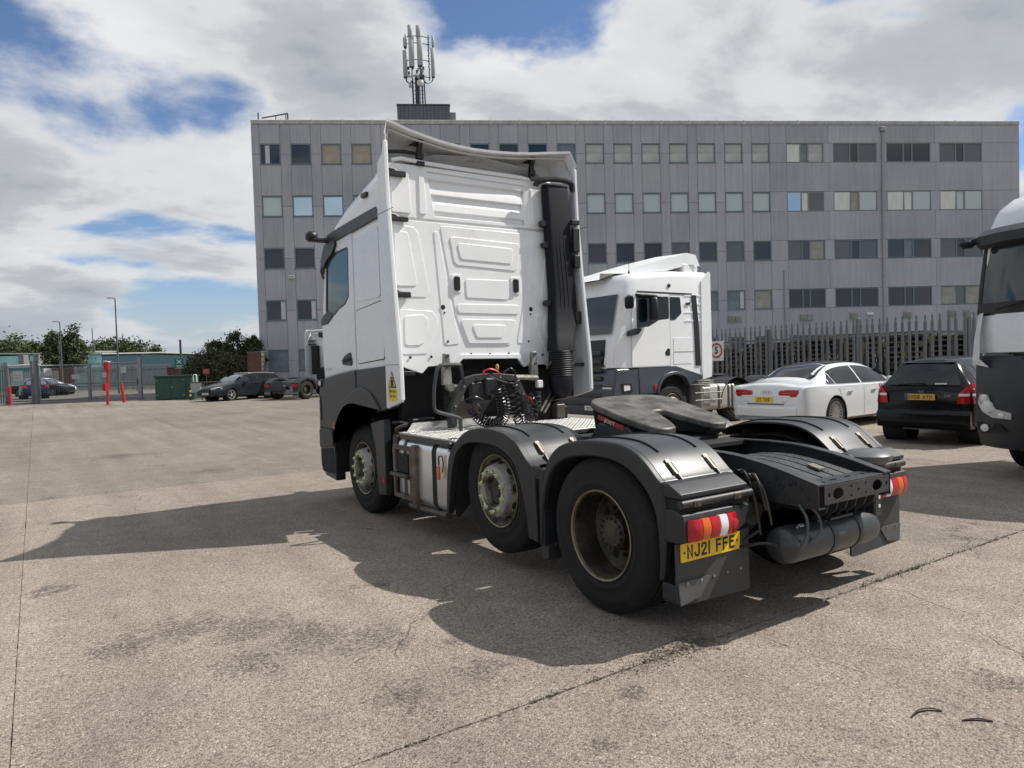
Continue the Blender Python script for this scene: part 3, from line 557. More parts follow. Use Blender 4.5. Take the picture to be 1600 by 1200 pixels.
m = MB(); m.lathe([(.04, .1), (.22, .04), (.25, 0), (.25, -.12), (.02, -.13)], (9.82, Y0-.45, 22.24), 'Y', 18, -1); m.build('dish', M('dish_cream', (.62, .60, .55), .5, var=.06), mast)
m = MB(); m.lathe([(.04, .1), (.13, .03), (.14, -.06), (.02, -.08)], (9.1, Y0-.35, 22.03), 'Y', 14, -1); m.build('dish', ant_m, mast)
# ------------------------------------------------------------------ the white tractor unit in the middle of the yard
hero = thing('tractor_unit', 'white three axle tractor unit with grey mudguards standing alone mid yard', 'truck')
def HB(name, mat, parent=None, **k): return lambda m: m.build(name, mat, parent or hero, **k)
def mirror(o, parent=None, name=None):
    me = o.data.copy()
    for v in me.vertices: v.co.x = -v.co.x
    me.flip_normals(); c = bpy.data.objects.new(name or o.name.split('.')[0], me); link(c, parent or hero)
    for md in o.modifiers:
        if md.type == 'BEVEL': q = c.modifiers.new('bevel', 'BEVEL'); q.width = md.width; q.segments = md.segments; q.limit_method = 'ANGLE'; q.angle_limit = md.angle_limit
    for ch in o.children: mirror(ch, c)
    return c
# --- wheels: built facing -x, axle at the local origin, h measured outwards from the tyre face
tyre_prof = [(.288, -.04), (.296, -.014), (.33, -.004), (.345, .0015), (.352, -.002), (.42, .002), (.45, .001), (.456, -.004), (.482, -.010), (.503, -.024), (.517, -.042),
             (.520, -.05), (.520, -.085), (.506, -.088), (.506, -.098), (.520, -.101), (.520, -.135), (.506, -.138), (.506, -.150), (.520, -.153), (.520, -.187), (.506, -.19), (.506, -.20), (.520, -.203), (.520, -.25),
             (.508, -.272), (.48, -.29), (.40, -.302), (.31, -.295), (.288, -.27)]
q = MB(); q.lathe(tyre_prof+[tyre_prof[0]], (0, 0, 0), 'X', 64, -1, False); tyre_me = q.mesh('tyre', 40); tyre_me.materials.append(rubber)
rim_w = M('rim_paint', (.34, .33, .30), .5, .2, var=.25, scale=8, dirt=(.07, .058, .042), dirt_lo=.44, dirt_hi=.60, dirt_scale=7)
rim_d = M('rim_dirty', (.085, .075, .056), .5, .35, var=.4, scale=7, bump=.2, bscale=50, dirt=(.03, .026, .02), dirt_lo=.42, dirt_hi=.58, dirt_scale=5)
lip_m = M('rim_lip', (.23, .20, .13), .4, .6, var=.35, scale=12)
hub_m = M('hub_dark', (.05, .045, .042), .6, .3, var=.35, scale=10, bump=.2)
q = MB(); q.lathe([(.292, -.02), (.304, -.004), (.300, .001), (.290, -.004), (.283, -.03)], (0, 0, 0), 'X', 48, -1, False); lip_me = q.mesh('rim_lip'); lip_me.materials.append(lip_m)
q = MB(); q.lathe([(.284, -.02), (.274, -.05), (.268, -.12), (.262, -.125), (.248, -.09), (.214, .030), (.206, .040), (.196, .044), (.132, .044), (.126, .036), (.122, -.06), (.0, -.06)], (0, 0, 0), 'X', 48, -1, False); rimf_me = q.mesh('wheel', 30); rimf_me.materials.append(rim_w)
q = MB(); q.lathe([(.284, -.02), (.276, -.05), (.272, -.20), (.262, -.205), (.255, -.20), (.235, -.222), (.20, -.232), (.14, -.232), (.135, -.22), (.12, -.16), (.116, -.12), (.10, -.105), (0, -.10)], (0, 0, 0), 'X', 48, -1, False); rimr_me = q.mesh('wheel', 30); rimr_me.materials.append(rim_d)
q = MB()
for k in range(14): a = 2*PI*k/14; q.cyl((0, .098*math.cos(a), .098*math.sin(a)), .009, .118, .088, 'X', 6)
hubbolt_me = q.mesh('hub_bolts', 30); hubbolt_me.materials.append(hub_m)
q = MB(); q.lathe([(.118, -.03), (.112, .012), (.098, .022), (.05, .024), (.045, .030), (0, .030)], (0, 0, 0), 'X', 24, -1); hub_me = q.mesh('hub', 30); hub_me.materials.append(hub_m)
hex_ = MB(); hex_.cyl((0, 0, 0), .0165, 0, -.030, 'X', 6); hex_.cyl((0, 0, 0), .009, -.03, -.040, 'X', 6); nut_me = hex_.mesh('lug_nut', 20); nut_me.materials.append(dsteel)
ind = MB(); ind.lathe([(.024, .002), (.0245, -.020), (.019, -.034), (.010, -.038), (0, -.038)], (0, 0, 0), 'X', 10, 1)
ind.add([(-.004, -.016, .016), (-.004, .016, .016), (-.004, 0, .062), (-.016, -.014, .016), (-.016, .014, .016), (-.012, 0, .058)], [(0, 1, 2), (3, 5, 4), (0, 3, 4, 1), (1, 4, 5, 2), (2, 5, 3, 0)])
ind_me = ind.mesh('nut_indicator', 40); ind_me.materials.append(nut_m)
hole = MB(); hole.add([(-.0, .022*math.cos(2*PI*k/14), .034*math.sin(2*PI*k/14)) for k in range(14)], [tuple(range(14))]); hole_me = hole.mesh('hand_hole_disc', 0); hole_me.materials.append(blackm)  # flat black discs stand in for the dark inside the rim holes
holeR = MB(); holeR.add([(-.0, .030*math.cos(2*PI*k/14), .030*math.sin(2*PI*k/14)) for k in range(14)], [tuple(range(14))]); holeR_me = holeR.mesh('hand_hole_disc', 0); holeR_me.materials.append(blackm)
def wheel(kind, loc, right=False, ang=0.0, nuts=True):
    w = inst('wheel', rimr_me if kind == 'dual' else rimf_me, hero, loc, (ang, 0, PI if right else 0))
    inst('tyre', tyre_me, w); inst('rim_lip', lip_me, w)
    if kind == 'dual': inst('inner_tyre', tyre_me, w, (.345, 0, 0))
    if kind == 'dual':
        inst('hub_bolts', hubbolt_me, w, (.0, 0, 0))
        for k in range(8):
            a = 2*PI*k/8+.2; inst('hand_hole_disc', holeR_me, w, (.2235, .214*math.cos(a), .214*math.sin(a)), (a-PI/2, 0, 0))
        for k in range(10):
            a = 2*PI*k/10; inst('lug_nut', nut_me, w, (.232, .1675*math.cos(a), .1675*math.sin(a)))
    else:
        inst('hub', hub_me, w, (.02, 0, 0))
        for k in range(10):
            a = 2*PI*(k+.5)/10; rr_, hh = .2325, .033
            h = inst('hand_hole_disc', hole_me, w, (hh-.0035, (rr_+.001)*math.cos(a), (rr_+.001)*math.sin(a)))
            h.rotation_euler = Matrix(((math.sin(PI/2-1.3), 0, 0), (0, 1, 0), (0, 0, 1))).to_euler()
            n_ = Vector((-.29, math.cos(a)*.957, math.sin(a)*.957)).normalized(); t_ = Vector((0, -math.sin(a), math.cos(a))); b_ = n_.cross(t_)
            h.rotation_euler = Matrix((( -n_.x, b_.x, t_.x), (-n_.y, b_.y, t_.y), (-n_.z, b_.z, t_.z))).to_euler(); h.location = Vector(h.location)+n_*.002
        if nuts:
            for k in range(10):
                a = 2*PI*k/10+.16; y, z = .1675*math.cos(a), .1675*math.sin(a)
                inst('lug_nut', nut_me, w, (-.044, y, z)); 
                nxt = a+(2*PI/10 if k % 2 == 0 else -2*PI/10); d = Vector((.1675*math.cos(nxt)-y, .1675*math.sin(nxt)-z)); 
                inst('nut_indicator', ind_me, w, (-.046, y, z), (math.atan2(d.y, d.x)-PI/2, 0, 0), (.85, .78, .78))
    return w
ZM = .63
for sgn in (-1, 1):
    rt = sgn > 0
    wheel('dual', (sgn*1.222, 0, .52), rt, .3); wheel('single', (sgn*1.165, 1.354, ZM), rt, .1); wheel('single', (sgn*1.187, 4.19, .52), rt, .5)
m = MB(); m.tube([(-.95, 0, .52), (-.3, 0, .52), (-.22, 0, .55), (.22, 0, .55), (.3, 0, .52), (.95, 0, .52)], [.09, .09, .2, .2, .09, .09], 14); m.lathe([(.1, -.28), (.22, -.16), (.22, .1), (.1, .2)], (0, 0, .55), 'Y', 16); m.build('drive_axle', frame_m, hero)
m = MB(); m.tube([(-1.0, 1.354, ZM), (1.0, 1.354, ZM)], .07, 10); m.build('lift_axle', frame_m, hero)
m = MB(); m.tube([(-1.0, 4.19, .5), (1.0, 4.19, .5)], .07, 10); m.build('front_axle', frame_m, hero)

# --- chassis
top = [(-1.07, .89), (-.86, .944), (-.70, .98), (-.50, 1.012), (-.36, 1.024), (-.15, 1.028), (.4, 1.015), (2.6, .99), (5.2, .97)]
bot = [(5.2, .70), (.6, .73), (-.3, .75), (-.66, .748), (-1.07, .738)]
for sgn in (-1, 1):
    m = MB(); m.prism(top+bot, 'X', sgn*.40, sgn*.391); rail = m.build('chassis_rail', frame_m, hero, bevel=.004)
    m = MB(); m.loft([[(sgn*.404, y, z+.001), (sgn*.33, y, z+.001), (sgn*.33, y, z-.009), (sgn*.404, y, z-.009)] for y, z in top], True, True); m.build('top_flange', frame_m, rail)
    m = MB(); m.loft([[(sgn*.402, y, z-.001), (sgn*.33, y, z-.001), (sgn*.33, y, z+.008), (sgn*.402, y, z+.008)] for y, z in bot], True, True); m.build('bottom_flange', frame_m, rail)
    rb = random.Random(2); m = MB()
    for k in range(46):
        y = -1.0+k*.045 if k < 20 else rb.uniform(-1.0, 2.0); z = .79+.055*(k % 3)+rb.uniform(-.01, .01)
        m.cyl((sgn*.40, y, z), .012, 0, sgn*.012, 'X', 6)
    m.build('rail_bolts', frame_m, rail, smooth=20)['kind'] = 'stuff'
    rh = MB()
    for k in range(9): rh.cyl((sgn*.4005, -.95+k*.075, .855+.012*(k % 2)), .011, 0, sgn*.002, 'X', 10)
    rh.build('rail_holes', blackm, rail)['kind'] = 'stuff'
ends = plate('end_crossmember', rpoly([(-.335, .758), (.385, .758), (.385, .872), (-.335, .872)], .012), frame_m, hero, XZ(-1.062),
      [circle(-.19, .815, .055, 20, .036), circle(.245, .815, .055, 20, .036), circle(.03, .815, .010, 10), circle(-.05, .785, .008, 8), circle(-.05, .845, .008, 8), circle(.11, .785, .008, 8), circle(.11, .845, .008, 8), rrect(-.295, -.275, .803, .828, .003), rrect(.345, .362, .803, .828, .003)], .010, .002)
tp = plate_mesh('crossmember_top', rpoly([(-.335, -1.062), (.385, -1.062), (.385, -.90), (-.335, -.90)], .01), [circle(-.25, -.995, .03, 14, .017), circle(-.15, -.985, .012, 10), circle(-.10, -.975, .034, 14, .02), circle(.02, -.985, .012, 10), circle(.07, -.965, .034, 14, .018), circle(.13, -.99, .012, 10), circle(.22, -.975, .03, 14, .018), circle(.31, -.975, .026, 14, .017)], .010, .002, Matrix.Translation((0, 0, .8775)))
tp.materials.append(frame_m); inst('crossmember_top', tp, hero)
# ribbed ramp cover between the rails
prof_y = [-.905, -.80, -.68, -.55, -.42, -.3, -.15]; prof_z = [.872, .895, .920, .942, .955, .957, .945]
cover_m = M('cover_plate', (.040, .043, .048), .55, var=.3, scale=5, dirt=(.08, .075, .065), dirt_lo=.5, dirt_hi=.75)
for k in range(5):
    x0 = -.318+k*.128; m = MB(); m.sheet([[(x0, y, z), (x0+.106, y, z)] for y, z in zip(prof_y, prof_z)], .02, (0, 0, -1)); sl = m.build('ramp_slat', cover_m, hero, bevel=.006)
    m = MB()
    for j in range(12):
        for q in (0, 1):
            y = -.87+j*.058; i_ = max(i for i in range(len(prof_y)-1) if prof_y[i] <= y); t = (y-prof_y[i_])/(prof_y[i_+1]-prof_y[i_]); z = prof_z[i_]*(1-t)+prof_z[i_+1]*t
            m.cyl((x0+.032+.050*q, y+.02*q, z), .0045, 0, .002, 'Z', 6)
    m.build('stud_rows', frame_m, sl, smooth=20)['kind'] = 'stuff'
m = MB(); m.box(-.32, .32, -.9, .2, .70, .84); m.build('inner_crossmember', blackm, hero, smooth=0)
m = MB(); m.sheet([[(.02, -.80, .905), (.09, -.80, .905)], [(.035, -.70, .925), (.105, -.70, .925)]], .012, (0, 0, 1)); m.build('ramp_clip', clip_m, hero)
# air tank under the tail
tank_m = M('tank_paint', (.030, .034, .038), .36, var=.15, scale=4, coat=.15, dirt=(.10, .095, .085), dirt_lo=.55, dirt_hi=.8)
m = MB(); m.lathe([(.0, -.535), (.05, -.530), (.09, -.512), (.113, -.475), (.118, -.43), (.118, .40), (.112, .44), (.088, .475), (.05, .492), (0, .497)], (0, -.86, .495), 'X', 28); at_ = m.build('air_tank', tank_m, hero)
for x in (-.08, .21):
    m = MB(); m.lathe([(.1185, -.02), (.123, -.02), (.123, .02), (.1185, .02)], (x, -.86, .495), 'X', 28); m.build('tank_strap', frame_m, at_)
m = MB(); m.box(-.06, .19, -.93, -.80, .602, .622, .004); m.build('tank_bracket', frame_m, at_)
for k in range(6):
    x = -.24+k*.105; m = MB(); m.sheet([[(x, -1.03, .75), (x, -.98, .75)], [(x+.02, -1.00, .69), (x+.02, -.95, .69)], [(x+.05, -.93, .64), (x+.05, -.88, .63)], [(x+.07, -.90, .60), (x+.07, -.84, .60)]], .008, (1, 0, 0)); m.build('hanger_rib', frame_m, at_)
for x0, dx in ((-.42, 0), (-.35, .05)):
    m = MB(); m.tube(smooth_curve([(x0, -.95, .76), (x0+dx, -1.0, .68), (x0+dx*1.3, -1.0, .58), (x0-.02, -.97, .50), (x0-.05, -.93, .46)], 5), .009, 6); m.build('air_hose', M('hose', (.07, .075, .085), .5), at_)
m = MB(); m.tube(smooth_curve([(-.46, -.9, .47), (-.6, -.85, .53), (-.7, -.7, .5), (-.55, -.75, .58)], 5), .010, 6); m.build('air_hose', black, at_)
for k, (x, y, z) in enumerate(((-.43, -.62, .90), (-.44, -.58, .86), (-.43, -.66, .85), (-.45, -.55, .92), (-.46, -.60, .82))):
    m = MB(); m.tube(smooth_curve([(x-.02, y, z), (x-.05, y-.05, z+.02), (x-.06, y-.1, z-.05), (x-.03, y-.12, z-.2-.02*k)], 4), .008, 5); m.cyl((x, y, z), .022, -.05, .01, 'X', 8); m.build('valve_line', black if k % 2 else dsteel, hero)

# --- mudguards
fo_r = [(.648, .347), (.632, .60), (.592, .775), (.535, .945), (.455, 1.04), (.351, 1.10), (.183, 1.140), (.02, 1.154), (-.14, 1.156), (-.267, 1.145), (-.38, 1.11), (-.47, 1.055), (-.567, .968), (-.61, .925), (-.640, .757), (-.625, .5), (-.605, .36)]
fi_r = [(-.565, .36), (-.580, .482), (-.564, .70), (-.519, .827), (-.42, .935), (-.262, 1.020), (-.047, 1.048), (.188, 1.030), (.392, .965), (.522, .84), (.60, .60), (.618, .347)]
fo_m = [(2.082, .334), (2.06, .62), (2.011, .852), (1.894, .987), (1.721, 1.092), (1.54, 1.138), (1.315, 1.150), (1.105, 1.130), (.995, 1.095), (.91, 1.055), (.79, .949), (.715, .905), (.690, .895), (.675, .60), (.665, .345)]
fi_m = [(.785, .36), (.80, .50), (.85, .693), (.90, .81), (.951, .90), (1.08, .98), (1.269, 1.022), (1.509, 1.025), (1.748, .985), (1.905, .86), (1.99, .62), (2.045, .34)]
def mudguard(fo, fi, top_rng, cords, clips, rear):
    fo_s = smooth_curve(fo, 3); fi_s = smooth_curve(fi, 3)
    m = MB(); m.prism(fo_s+fi_s, 'X', -1.252, -1.19); g_ = m.build('mudguard', grey_pl, hero, bevel=.014)
    sk = [p for p in fo_s if top_rng[0] <= p[0] <= top_rng[1] and p[1] > .60]
    cy = sum(p[0] for p in sk)/len(sk)
    def off(p, d): v = Vector((p[0]-cy, p[1]-.55)); v.normalize(); return (p[0]+v.x*d, p[1]+v.y*d)
    m = MB(); rows = [[(-1.195, *off(p, -.002)), (-1.0, *off(p, .006)), (-.80, *off(p, .006)), (-.60, *off(p, -.002)), (-.60, *off(p, -.016)), (-.80, *off(p, -.010)), (-1.0, *off(p, -.010)), (-1.195, *off(p, -.016))] for p in sk]
    m.loft(rows, True, True); m.build('top_panel', M('mudguard_top', (.034, .037, .041), .38, var=.15, scale=3, bump=.05, bscale=220, coat=.1, dirt=(.06, .059, .055), dirt_lo=.5, dirt_hi=.8), g_)
    m = MB(); 
    inn = [p for p in fi_s if p[1] > .5]
    m.sheet([[(-1.19, *p), (-.62, *p)] for p in inn], .006, (0, 0, 1)); m.build('inner_liner', blackm, g_)
    for x in cords:
        m = MB(); cs = [p for p in fo_s if clips[0] <= p[0] <= clips[1] and p[1] > .9]
        m.tube([(x, *off(p, .008)) for p in cs], .0065, 6); m.build('strap_cord', blackm, g_)
        (y0, z0), (y1, z1) = clips[2]; d = Vector((0, y1-y0, z1-z0)).normalized(); n_ = Vector((0, d.z, -d.y)); n_ = n_ if n_.z > 0 else -n_
        m = MB()
        for w0, w1, a, b, h in ((-.018, .018, 0, .035, .014), (-.010, .010, .03, .125, .018), (-.017, -.012, .03, .115, .022), (.012, .017, .03, .115, .022)):
            P0 = Vector((x, y0, z0)); V = [P0+d*t_+Vector((w, 0, 0))+n_*hh for t_ in (a, b) for w in (w0, w1) for hh in (.004, h)]
            m.add(V, [(0, 1, 3, 2), (4, 6, 7, 5), (0, 4, 5, 1), (2, 3, 7, 6), (1, 5, 7, 3), (0, 2, 6, 4)])
        m.build('strap_clip', clip_m, g_, smooth=0)
        m = MB(); P1 = Vector((x, y1, z1)); m.tube([P1+n_*.014-d*.02, P1+n_*.012+d*.05], .012, 6); m.build('strap_hook', black, g_)
    return g_
gr = mudguard(fo_r, fi_r, (-.625, .60), (-1.075, -.735), (-.44, .60, ((-.475, 1.052), (-.585, .952))), True)
gm = mudguard(fo_m, fi_m, (.69, 2.02), (-1.075, -.735), (.97, 1.95, ((.905, 1.060), (.785, .950))), False)
# rear lamp board
m = MB(); m.prism(rpoly([(-.60, .955), (-.66, .945), (-.755, .895), (-.755, .865), (-.60, .865)], .012), 'X', -1.245, -.655); m.build('ledge', grey_pl, gr, bevel=.008)
m = MB(); m.box(-1.235, -.625, -.735, -.62, .775, .86); m.build('recess', blackm, gr, smooth=0)
m = MB(); m.tube([(-1.238, -.745, .835), (-.62, -.745, .835)], .026, 12); bar = m.build('lamp_bar', grey_pl, gr)
for x in (-1.12, -.765):
    m = MB(); m.cyl((x, -.768, .835), .012, -.01, .012, 'Y', 8); m.box(x-.03, x+.03, -.774, -.768, .815, .855, .003); m.build('bar_bracket', dsteel, bar)
m = MB(); m.prism(rpoly([(-.60, .80), (-.70, .80), (-.765, .775), (-.775, .74), (-.775, .62), (-.74, .605), (-.60, .60)], .015), 'X', -1.248, -.80); m.build('lamp_housing', grey_pl, gr, bevel=.01)
m = MB(); m.add([(-.80, -.60, .80), (-.80, -.70, .80), (-.80, -.765, .775), (-.80, -.775, .62), (-.80, -.60, .60), (-.545, -.60, .765), (-.545, -.66, .765), (-.545, -.70, .74), (-.56, -.70, .66), (-.60, -.60, .60)],
    [(0, 1, 6, 5), (1, 2, 7, 6), (2, 3, 8, 7), (3, 4, 9, 8), (0, 5, 9, 4), (5, 6, 7, 8, 9)]); m.build('lamp_housing_end', grey_pl, gr)
lamp = MB(); lamp.prism(rrect(-1.222, -.795, .618, .752, .02), 'Y', -.779, -.770); lamp = lamp.build('rear_lamp', blackm, gr)
segs = [(-1.218, -1.125, lens_r), (-1.123, -1.055, lens_o), (-1.053, -.975, lens_r), (-.973, -.905, lens_w), (-.903, -.80, lens_r)]
for a, b, mt in segs:
    m = MB(); e0 = .012 if a < -1.2 else 0; e1 = .012 if b > -.82 else 0; rows = []
    for t in range(7):
        z = .624+(.746-.624)*t/6; bul = .020+.016*math.sin(PI*t/6)
        rows.append([(a, -.780, z), (a+e0+.002, -.780-bul*(.6 if e0 else 1), z), ((a+b)/2, -.782-bul, z), (b-e1-.002, -.780-bul*(.6 if e1 else 1), z), (b, -.780, z)])
    m.loft(rows); m.add([r for r in rows[0]], [(0, 1, 2, 3, 4)]); m.add([r for r in rows[-1]], [(0, 1, 2, 3, 4)]); m.build('lamp_lens', mt, lamp)
m = MB(); m.lathe([(.0, -.001), (.030, -.001), (.032, .008), (.026, .011), (0, .012)], (-.852, -.808, .685), 'Y', 16, -1); m.build('reflector', M('reflector_red', (.45, .01, .015), .25), lamp)
flap_m = M('mudflap_rubber', (.040, .041, .042), .65, var=.2, scale=4, bump=.06, bscale=150, dirt=(.062, .06, .056), dirt_lo=.5, dirt_hi=.75)
m = MB(); m.prism(rpoly([(-1.245, .60), (-.605, .60), (-.600, .225), (-.62, .215), (-1.225, .235), (-1.245, .26)], .006), 'Y', -.713, -.700); fl = m.build('mudflap', flap_m, gr)
m = MB(); m.prism(rpoly([(-1.242, .375), (-.96, .375), (-1.06, .262), (-1.225, .238)], .004), 'Y', -.722, -.7145); m.build('flap_patch', M('flap_patch', (.085, .087, .09), .5, var=.15), fl)
m = MB()
for k in range(5): m.cyl((-1.17+k*.12, -.722 if k < 2 else -.713, .362), .008, -.006, .0, 'Y', 8)
m.build('flap_bolts', steel, fl)['kind'] = 'stuff'
m = MB(); m.prism([(-1.252, .36), (-1.252, .262), (-1.232, .24), (-1.225, .36)], 'Y', -.71, -.60); m.build('flap_side', grey_pl, fl, bevel=.004)
gr2 = mirror(gr); gr2.location.x = -.08; mirror(gm).location.x = -.04
npl = MB(); npl.prism(rrect(-1.217, -.697, .490, .601, .012), 'Y', -.722, -.716); npl = npl.build('number_plate', yel, gr)
stroke_text('plate_lettering', 'NJ21 FFE', .079, .048, .0135, .012, ink, npl, FR((-.957, -.7235, .5455), (1, 0, 0), (0, 0, 1)))
m = MB()
for x in (-1.19, -.725): m.cyl((x, -.722, .5455), .0065, -.003, 0, 'Y', 8)
m.build('plate_screw', ink, npl)
m = MB(); m.box(-1.18, -.62, 2.02, 2.045, .30, 1.0); m.build('gap_shade_panel', blackm, gm, smooth=0)  # black panel added to darken the shaded gap by the tank end
m = MB(); m.prism([(.66, .90), (.60, .90), (.60, .33), (.66, .33)], 'X', -1.235, -.62); m.build('joint_panel', grey_pl, gm, bevel=.006)
m = MB(); m.box(-1.21, -.7, .60, .68, .22, .34, .01); m.build('spray_flap', flap_m, gm)
for sgn in (-1, 1):
    m = MB(); m.tube([(sgn*.40, -.3, .9), (sgn*1.15, -.3, .9)], .022, 8); m.tube([(sgn*.40, .66, .85), (sgn*1.15, .66, .85)], .022, 8); m.build('mudguard_stay', frame_m, hero)
# bellows and brackets seen inside the tail
for sgn in (-1, 1):
    m = MB(); m.lathe([(.10, 0), (.135, .03), (.135, .12), (.12, .14), (.135, .16), (.135, .25), (.10, .27)], (sgn*.56, -.42, .52), 'Z', 18); m.build('air_spring', blackm, hero)
m = MB(); m.box(.42, .50, -.95, -.72, .56, .80, .01); o = m.build('tail_bracket', frame_m, hero)
for z in (.62, .68, .74):
    q = MB(); q.box(.455, .475, -.956, -.951, z, z+.02); q.build('bracket_slot', plw, o, smooth=0)
m = MB(); m.lathe([(0, 0), (.13, .005), (.17, .03), (.18, .07), (.14, .10), (0, .11)], (.78, -.68, .86), 'Z', 22); m.build('dome_cover', M('dome_grey', (.11, .115, .12), .4, var=.1), hero)

# --- fifth wheel
def fw_pt(x, y): return (x, y, 1.325-.25*(.94-y))
fw_m = M('fifth_wheel_steel', (.135, .130, .118), .55, .45, var=.35, scale=6, bump=.35, bscale=40, dirt=(.05, .047, .042), dirt_lo=.46, dirt_hi=.62, dirt_scale=4)
half = [(.0, .60), (.045, .58), (.09, .52), (.16, .40), (.24, .27), (.31, .235), (.385, .25), (.445, .33), (.475, .48), (.478, .70), (.47, .90), (.43, 1.00), (.33, 1.07), (.15, 1.10), (.0, 1.105)]
slot = smooth_curve([(0.0, .66), (.055, .645), (.075, .55), (.13, .40), (.20, .27), (.25, .245)], 3)
out_r = slot+smooth_curve([(.25, .245), (.33, .24), (.41, .30), (.46, .45), (.475, .62), (.472, .88), (.44, .99), (.34, 1.065), (.16, 1.10), (0, 1.105)], 3)[1:]
full = out_r+[(-x, y) for x, y in out_r[::-1][1:-1]]
m = MB(); n = len(full); topv = [fw_pt(x, y) for x, y in full]; botv = [(x, y, z-.055) for x, y, z in topv]
m.add(topv+botv, [tuple(range(n)), tuple(range(n, 2*n))[::-1]]+[(i, (i+1) % n, n+(i+1) % n, n+i) for i in range(n)]); fwl = m.build('fifth_wheel', fw_m, hero, smooth=40, bevel=.012)
m = MB(); m.lathe([(.06, -.01), (.10, 0), (.10, -.05)], fw_pt(0, .74), 'Z', 20); 
m = MB(); skirt = [p for p in full if p[0] < -.2]; m.sheet([[fw_pt(x*.96, y)[:2]+(fw_pt(x, y)[2]-.055,), (x*.90, y*.94+.05, 1.06)] for x, y in skirt], .01, (1, 0, 0)); m.build('plate_skirt', blackm, fwl)
mirror(m.build('plate_skirt', blackm, fwl), fwl)
for sgn in (-1, 1):
    m = MB(); m.prism([(.35, 1.02), (1.0, 1.02), (.86, 1.17), (.52, 1.15)], 'X', sgn*.36, sgn*.47); m.build('pedestal', frame_m, fwl, bevel=.01)
m = MB(); m.box(-.42, .42, .3, 1.0, 1.0, 1.045, .01); m.build('mounting_plate', blackm, fwl)
m = MB(); P = [Vector((-.480, .86, 1.20)), Vector((-.476, .56, 1.125))]; d = (P[1]-P[0]).normalized(); m.add([P[0]+Vector((0, 0, .036)), P[1]+Vector((0, 0, .036)), P[1], P[0]], [(0, 1, 2, 3)]); m.v += [(x+.01, y, z) for x, y, z in m.v]; m.f += [(4, 7, 6, 5), (0, 4, 5, 1), (1, 5, 6, 2), (2, 6, 7, 3), (3, 7, 4, 0)]
lab = m.build('maker_label', M('label_red', (.33, .03, .025), .5, var=.3, dirt=(.06, .03, .025)), fwl, smooth=0)
text('label_lettering', 'JOST', .040, M('label_letter', (.55, .5, .45), .5), lab, FR((-.4835, .71, 1.1795), (0, -.30, -.075), (0, -.075, .30)), 1.5, .001, .001)
m = MB(); m.tube([(.3, .30, 1.02), (.68, .28, 1.03), (.72, .28, 1.03)], .012, 6); m.box(.62, .70, .27, .30, 1.0, 1.07); m.build('release_handle', dsteel, fwl)
m = MB(); m.box(-.36, .36, .05, 1.4, .99, 1.02); m.build('subframe_plate', blackm, hero, smooth=0)

# --- catwalk, tank, steps
cat_pl = MB(); cat_pl.box(-1.215, 1.05, 1.95, 3.13, .985, 1.003, .004); cat_pl = cat_pl.build('catwalk', M('catwalk_plate', (.40, .395, .38), .5, .3, var=.15, scale=8, dirt=(.22, .2, .17), dirt_lo=.5, dirt_hi=.75), hero, smooth=0)
m = MB()
for i in range(46):
    for j in range(22):
        x, y = -1.18+i*.048, 2.0+j*.051; a = .6 if (i+j) % 2 else -.6; c_, s_ = math.cos(a), math.sin(a)
        m.add([(x+c_*.019, y+s_*.019, 1.0035), (x-s_*.006, y+c_*.006, 1.0035), (x-c_*.019, y-s_*.019, 1.0035), (x+s_*.006, y-c_*.006, 1.0035), (x, y, 1.0085)], [(0, 1, 4), (1, 2, 4), (2, 3, 4), (3, 0, 4)])
tr = m.build('tread_pattern', tread_m, cat_pl, smooth=0); tr['kind'] = 'stuff'
m = MB(); m.prism([(-1.13, 1.0), (-1.06, 1.088), (.34, 1.088), (.40, 1.0)], 'Y', 3.118, 3.13); m.build('upstand', alu, cat_pl, smooth=0)
m = MB(); m.prism([(-1.215, .962), (1.05, .962), (1.05, .984), (-1.215, .984)], 'Y', 1.95, 1.97); m.box(-1.213, -1.20, 1.97, 3.12, .945, .984); m.build('catwalk_edge', dsteel, cat_pl, smooth=0)
m = MB(); m.prism(rpoly([(-1.205, .36), (-1.205, .90), (-1.13, .955), (-.66, .955), (-.62, .90), (-.62, .34), (-.66, .30), (-1.12, .29)], .09, 5), 'Y', 2.10, 3.20); ft = m.build('fuel_tank', alu, hero, bevel=.03)
sect = rpoly([(-1.209, .36), (-1.209, .90), (-1.133, .960), (-.66, .960), (-.616, .90), (-.616, .34), (-.66, .295), (-1.123, .285)], .09, 5)
m = MB(); m.prism(sect, 'Y', 2.345, 2.425); m.build('tank_strap', blackm, ft)
m = MB(); m.prism(sect, 'Y', 2.985, 3.05); m.build('tank_strap', dsteel, ft)
for zz, r_ in ((.93, .035),): m = MB(); m.lathe([(.06, 0), (.06, .05), (.03, .055)], (-1.0, 3.09, .945), 'Z', 14); m.build('filler_cap', dsteel, ft)
st = plate('step_frame', rrect(2.80, 3.235, .34, .875, .02), rust_m, hero, YZ(-1.232), [rrect(2.85, 3.19, .60, .83, .015), rrect(2.85, 3.19, .38, .545, .015)], .028, .004)
m = MB(); m.box(-1.25, -1.19, 2.715, 2.80, .28, .90, .008); m.build('step_post', rust_m, st)
m = MB(); m.box(-1.30, -1.20, 2.82, 3.21, .565, .60, .006); m.build('step_tread', dsteel, st)
m = MB(); m.box(-1.255, -1.235, 2.86, 3.1, .61, .80, .004); m.build('grille_plate', blackm, st)
m = MB(); m.cyl((-1.262, 2.98, .72), .01, -.004, .0, 'X', 6); m.build('step_plate', dsteel, st)
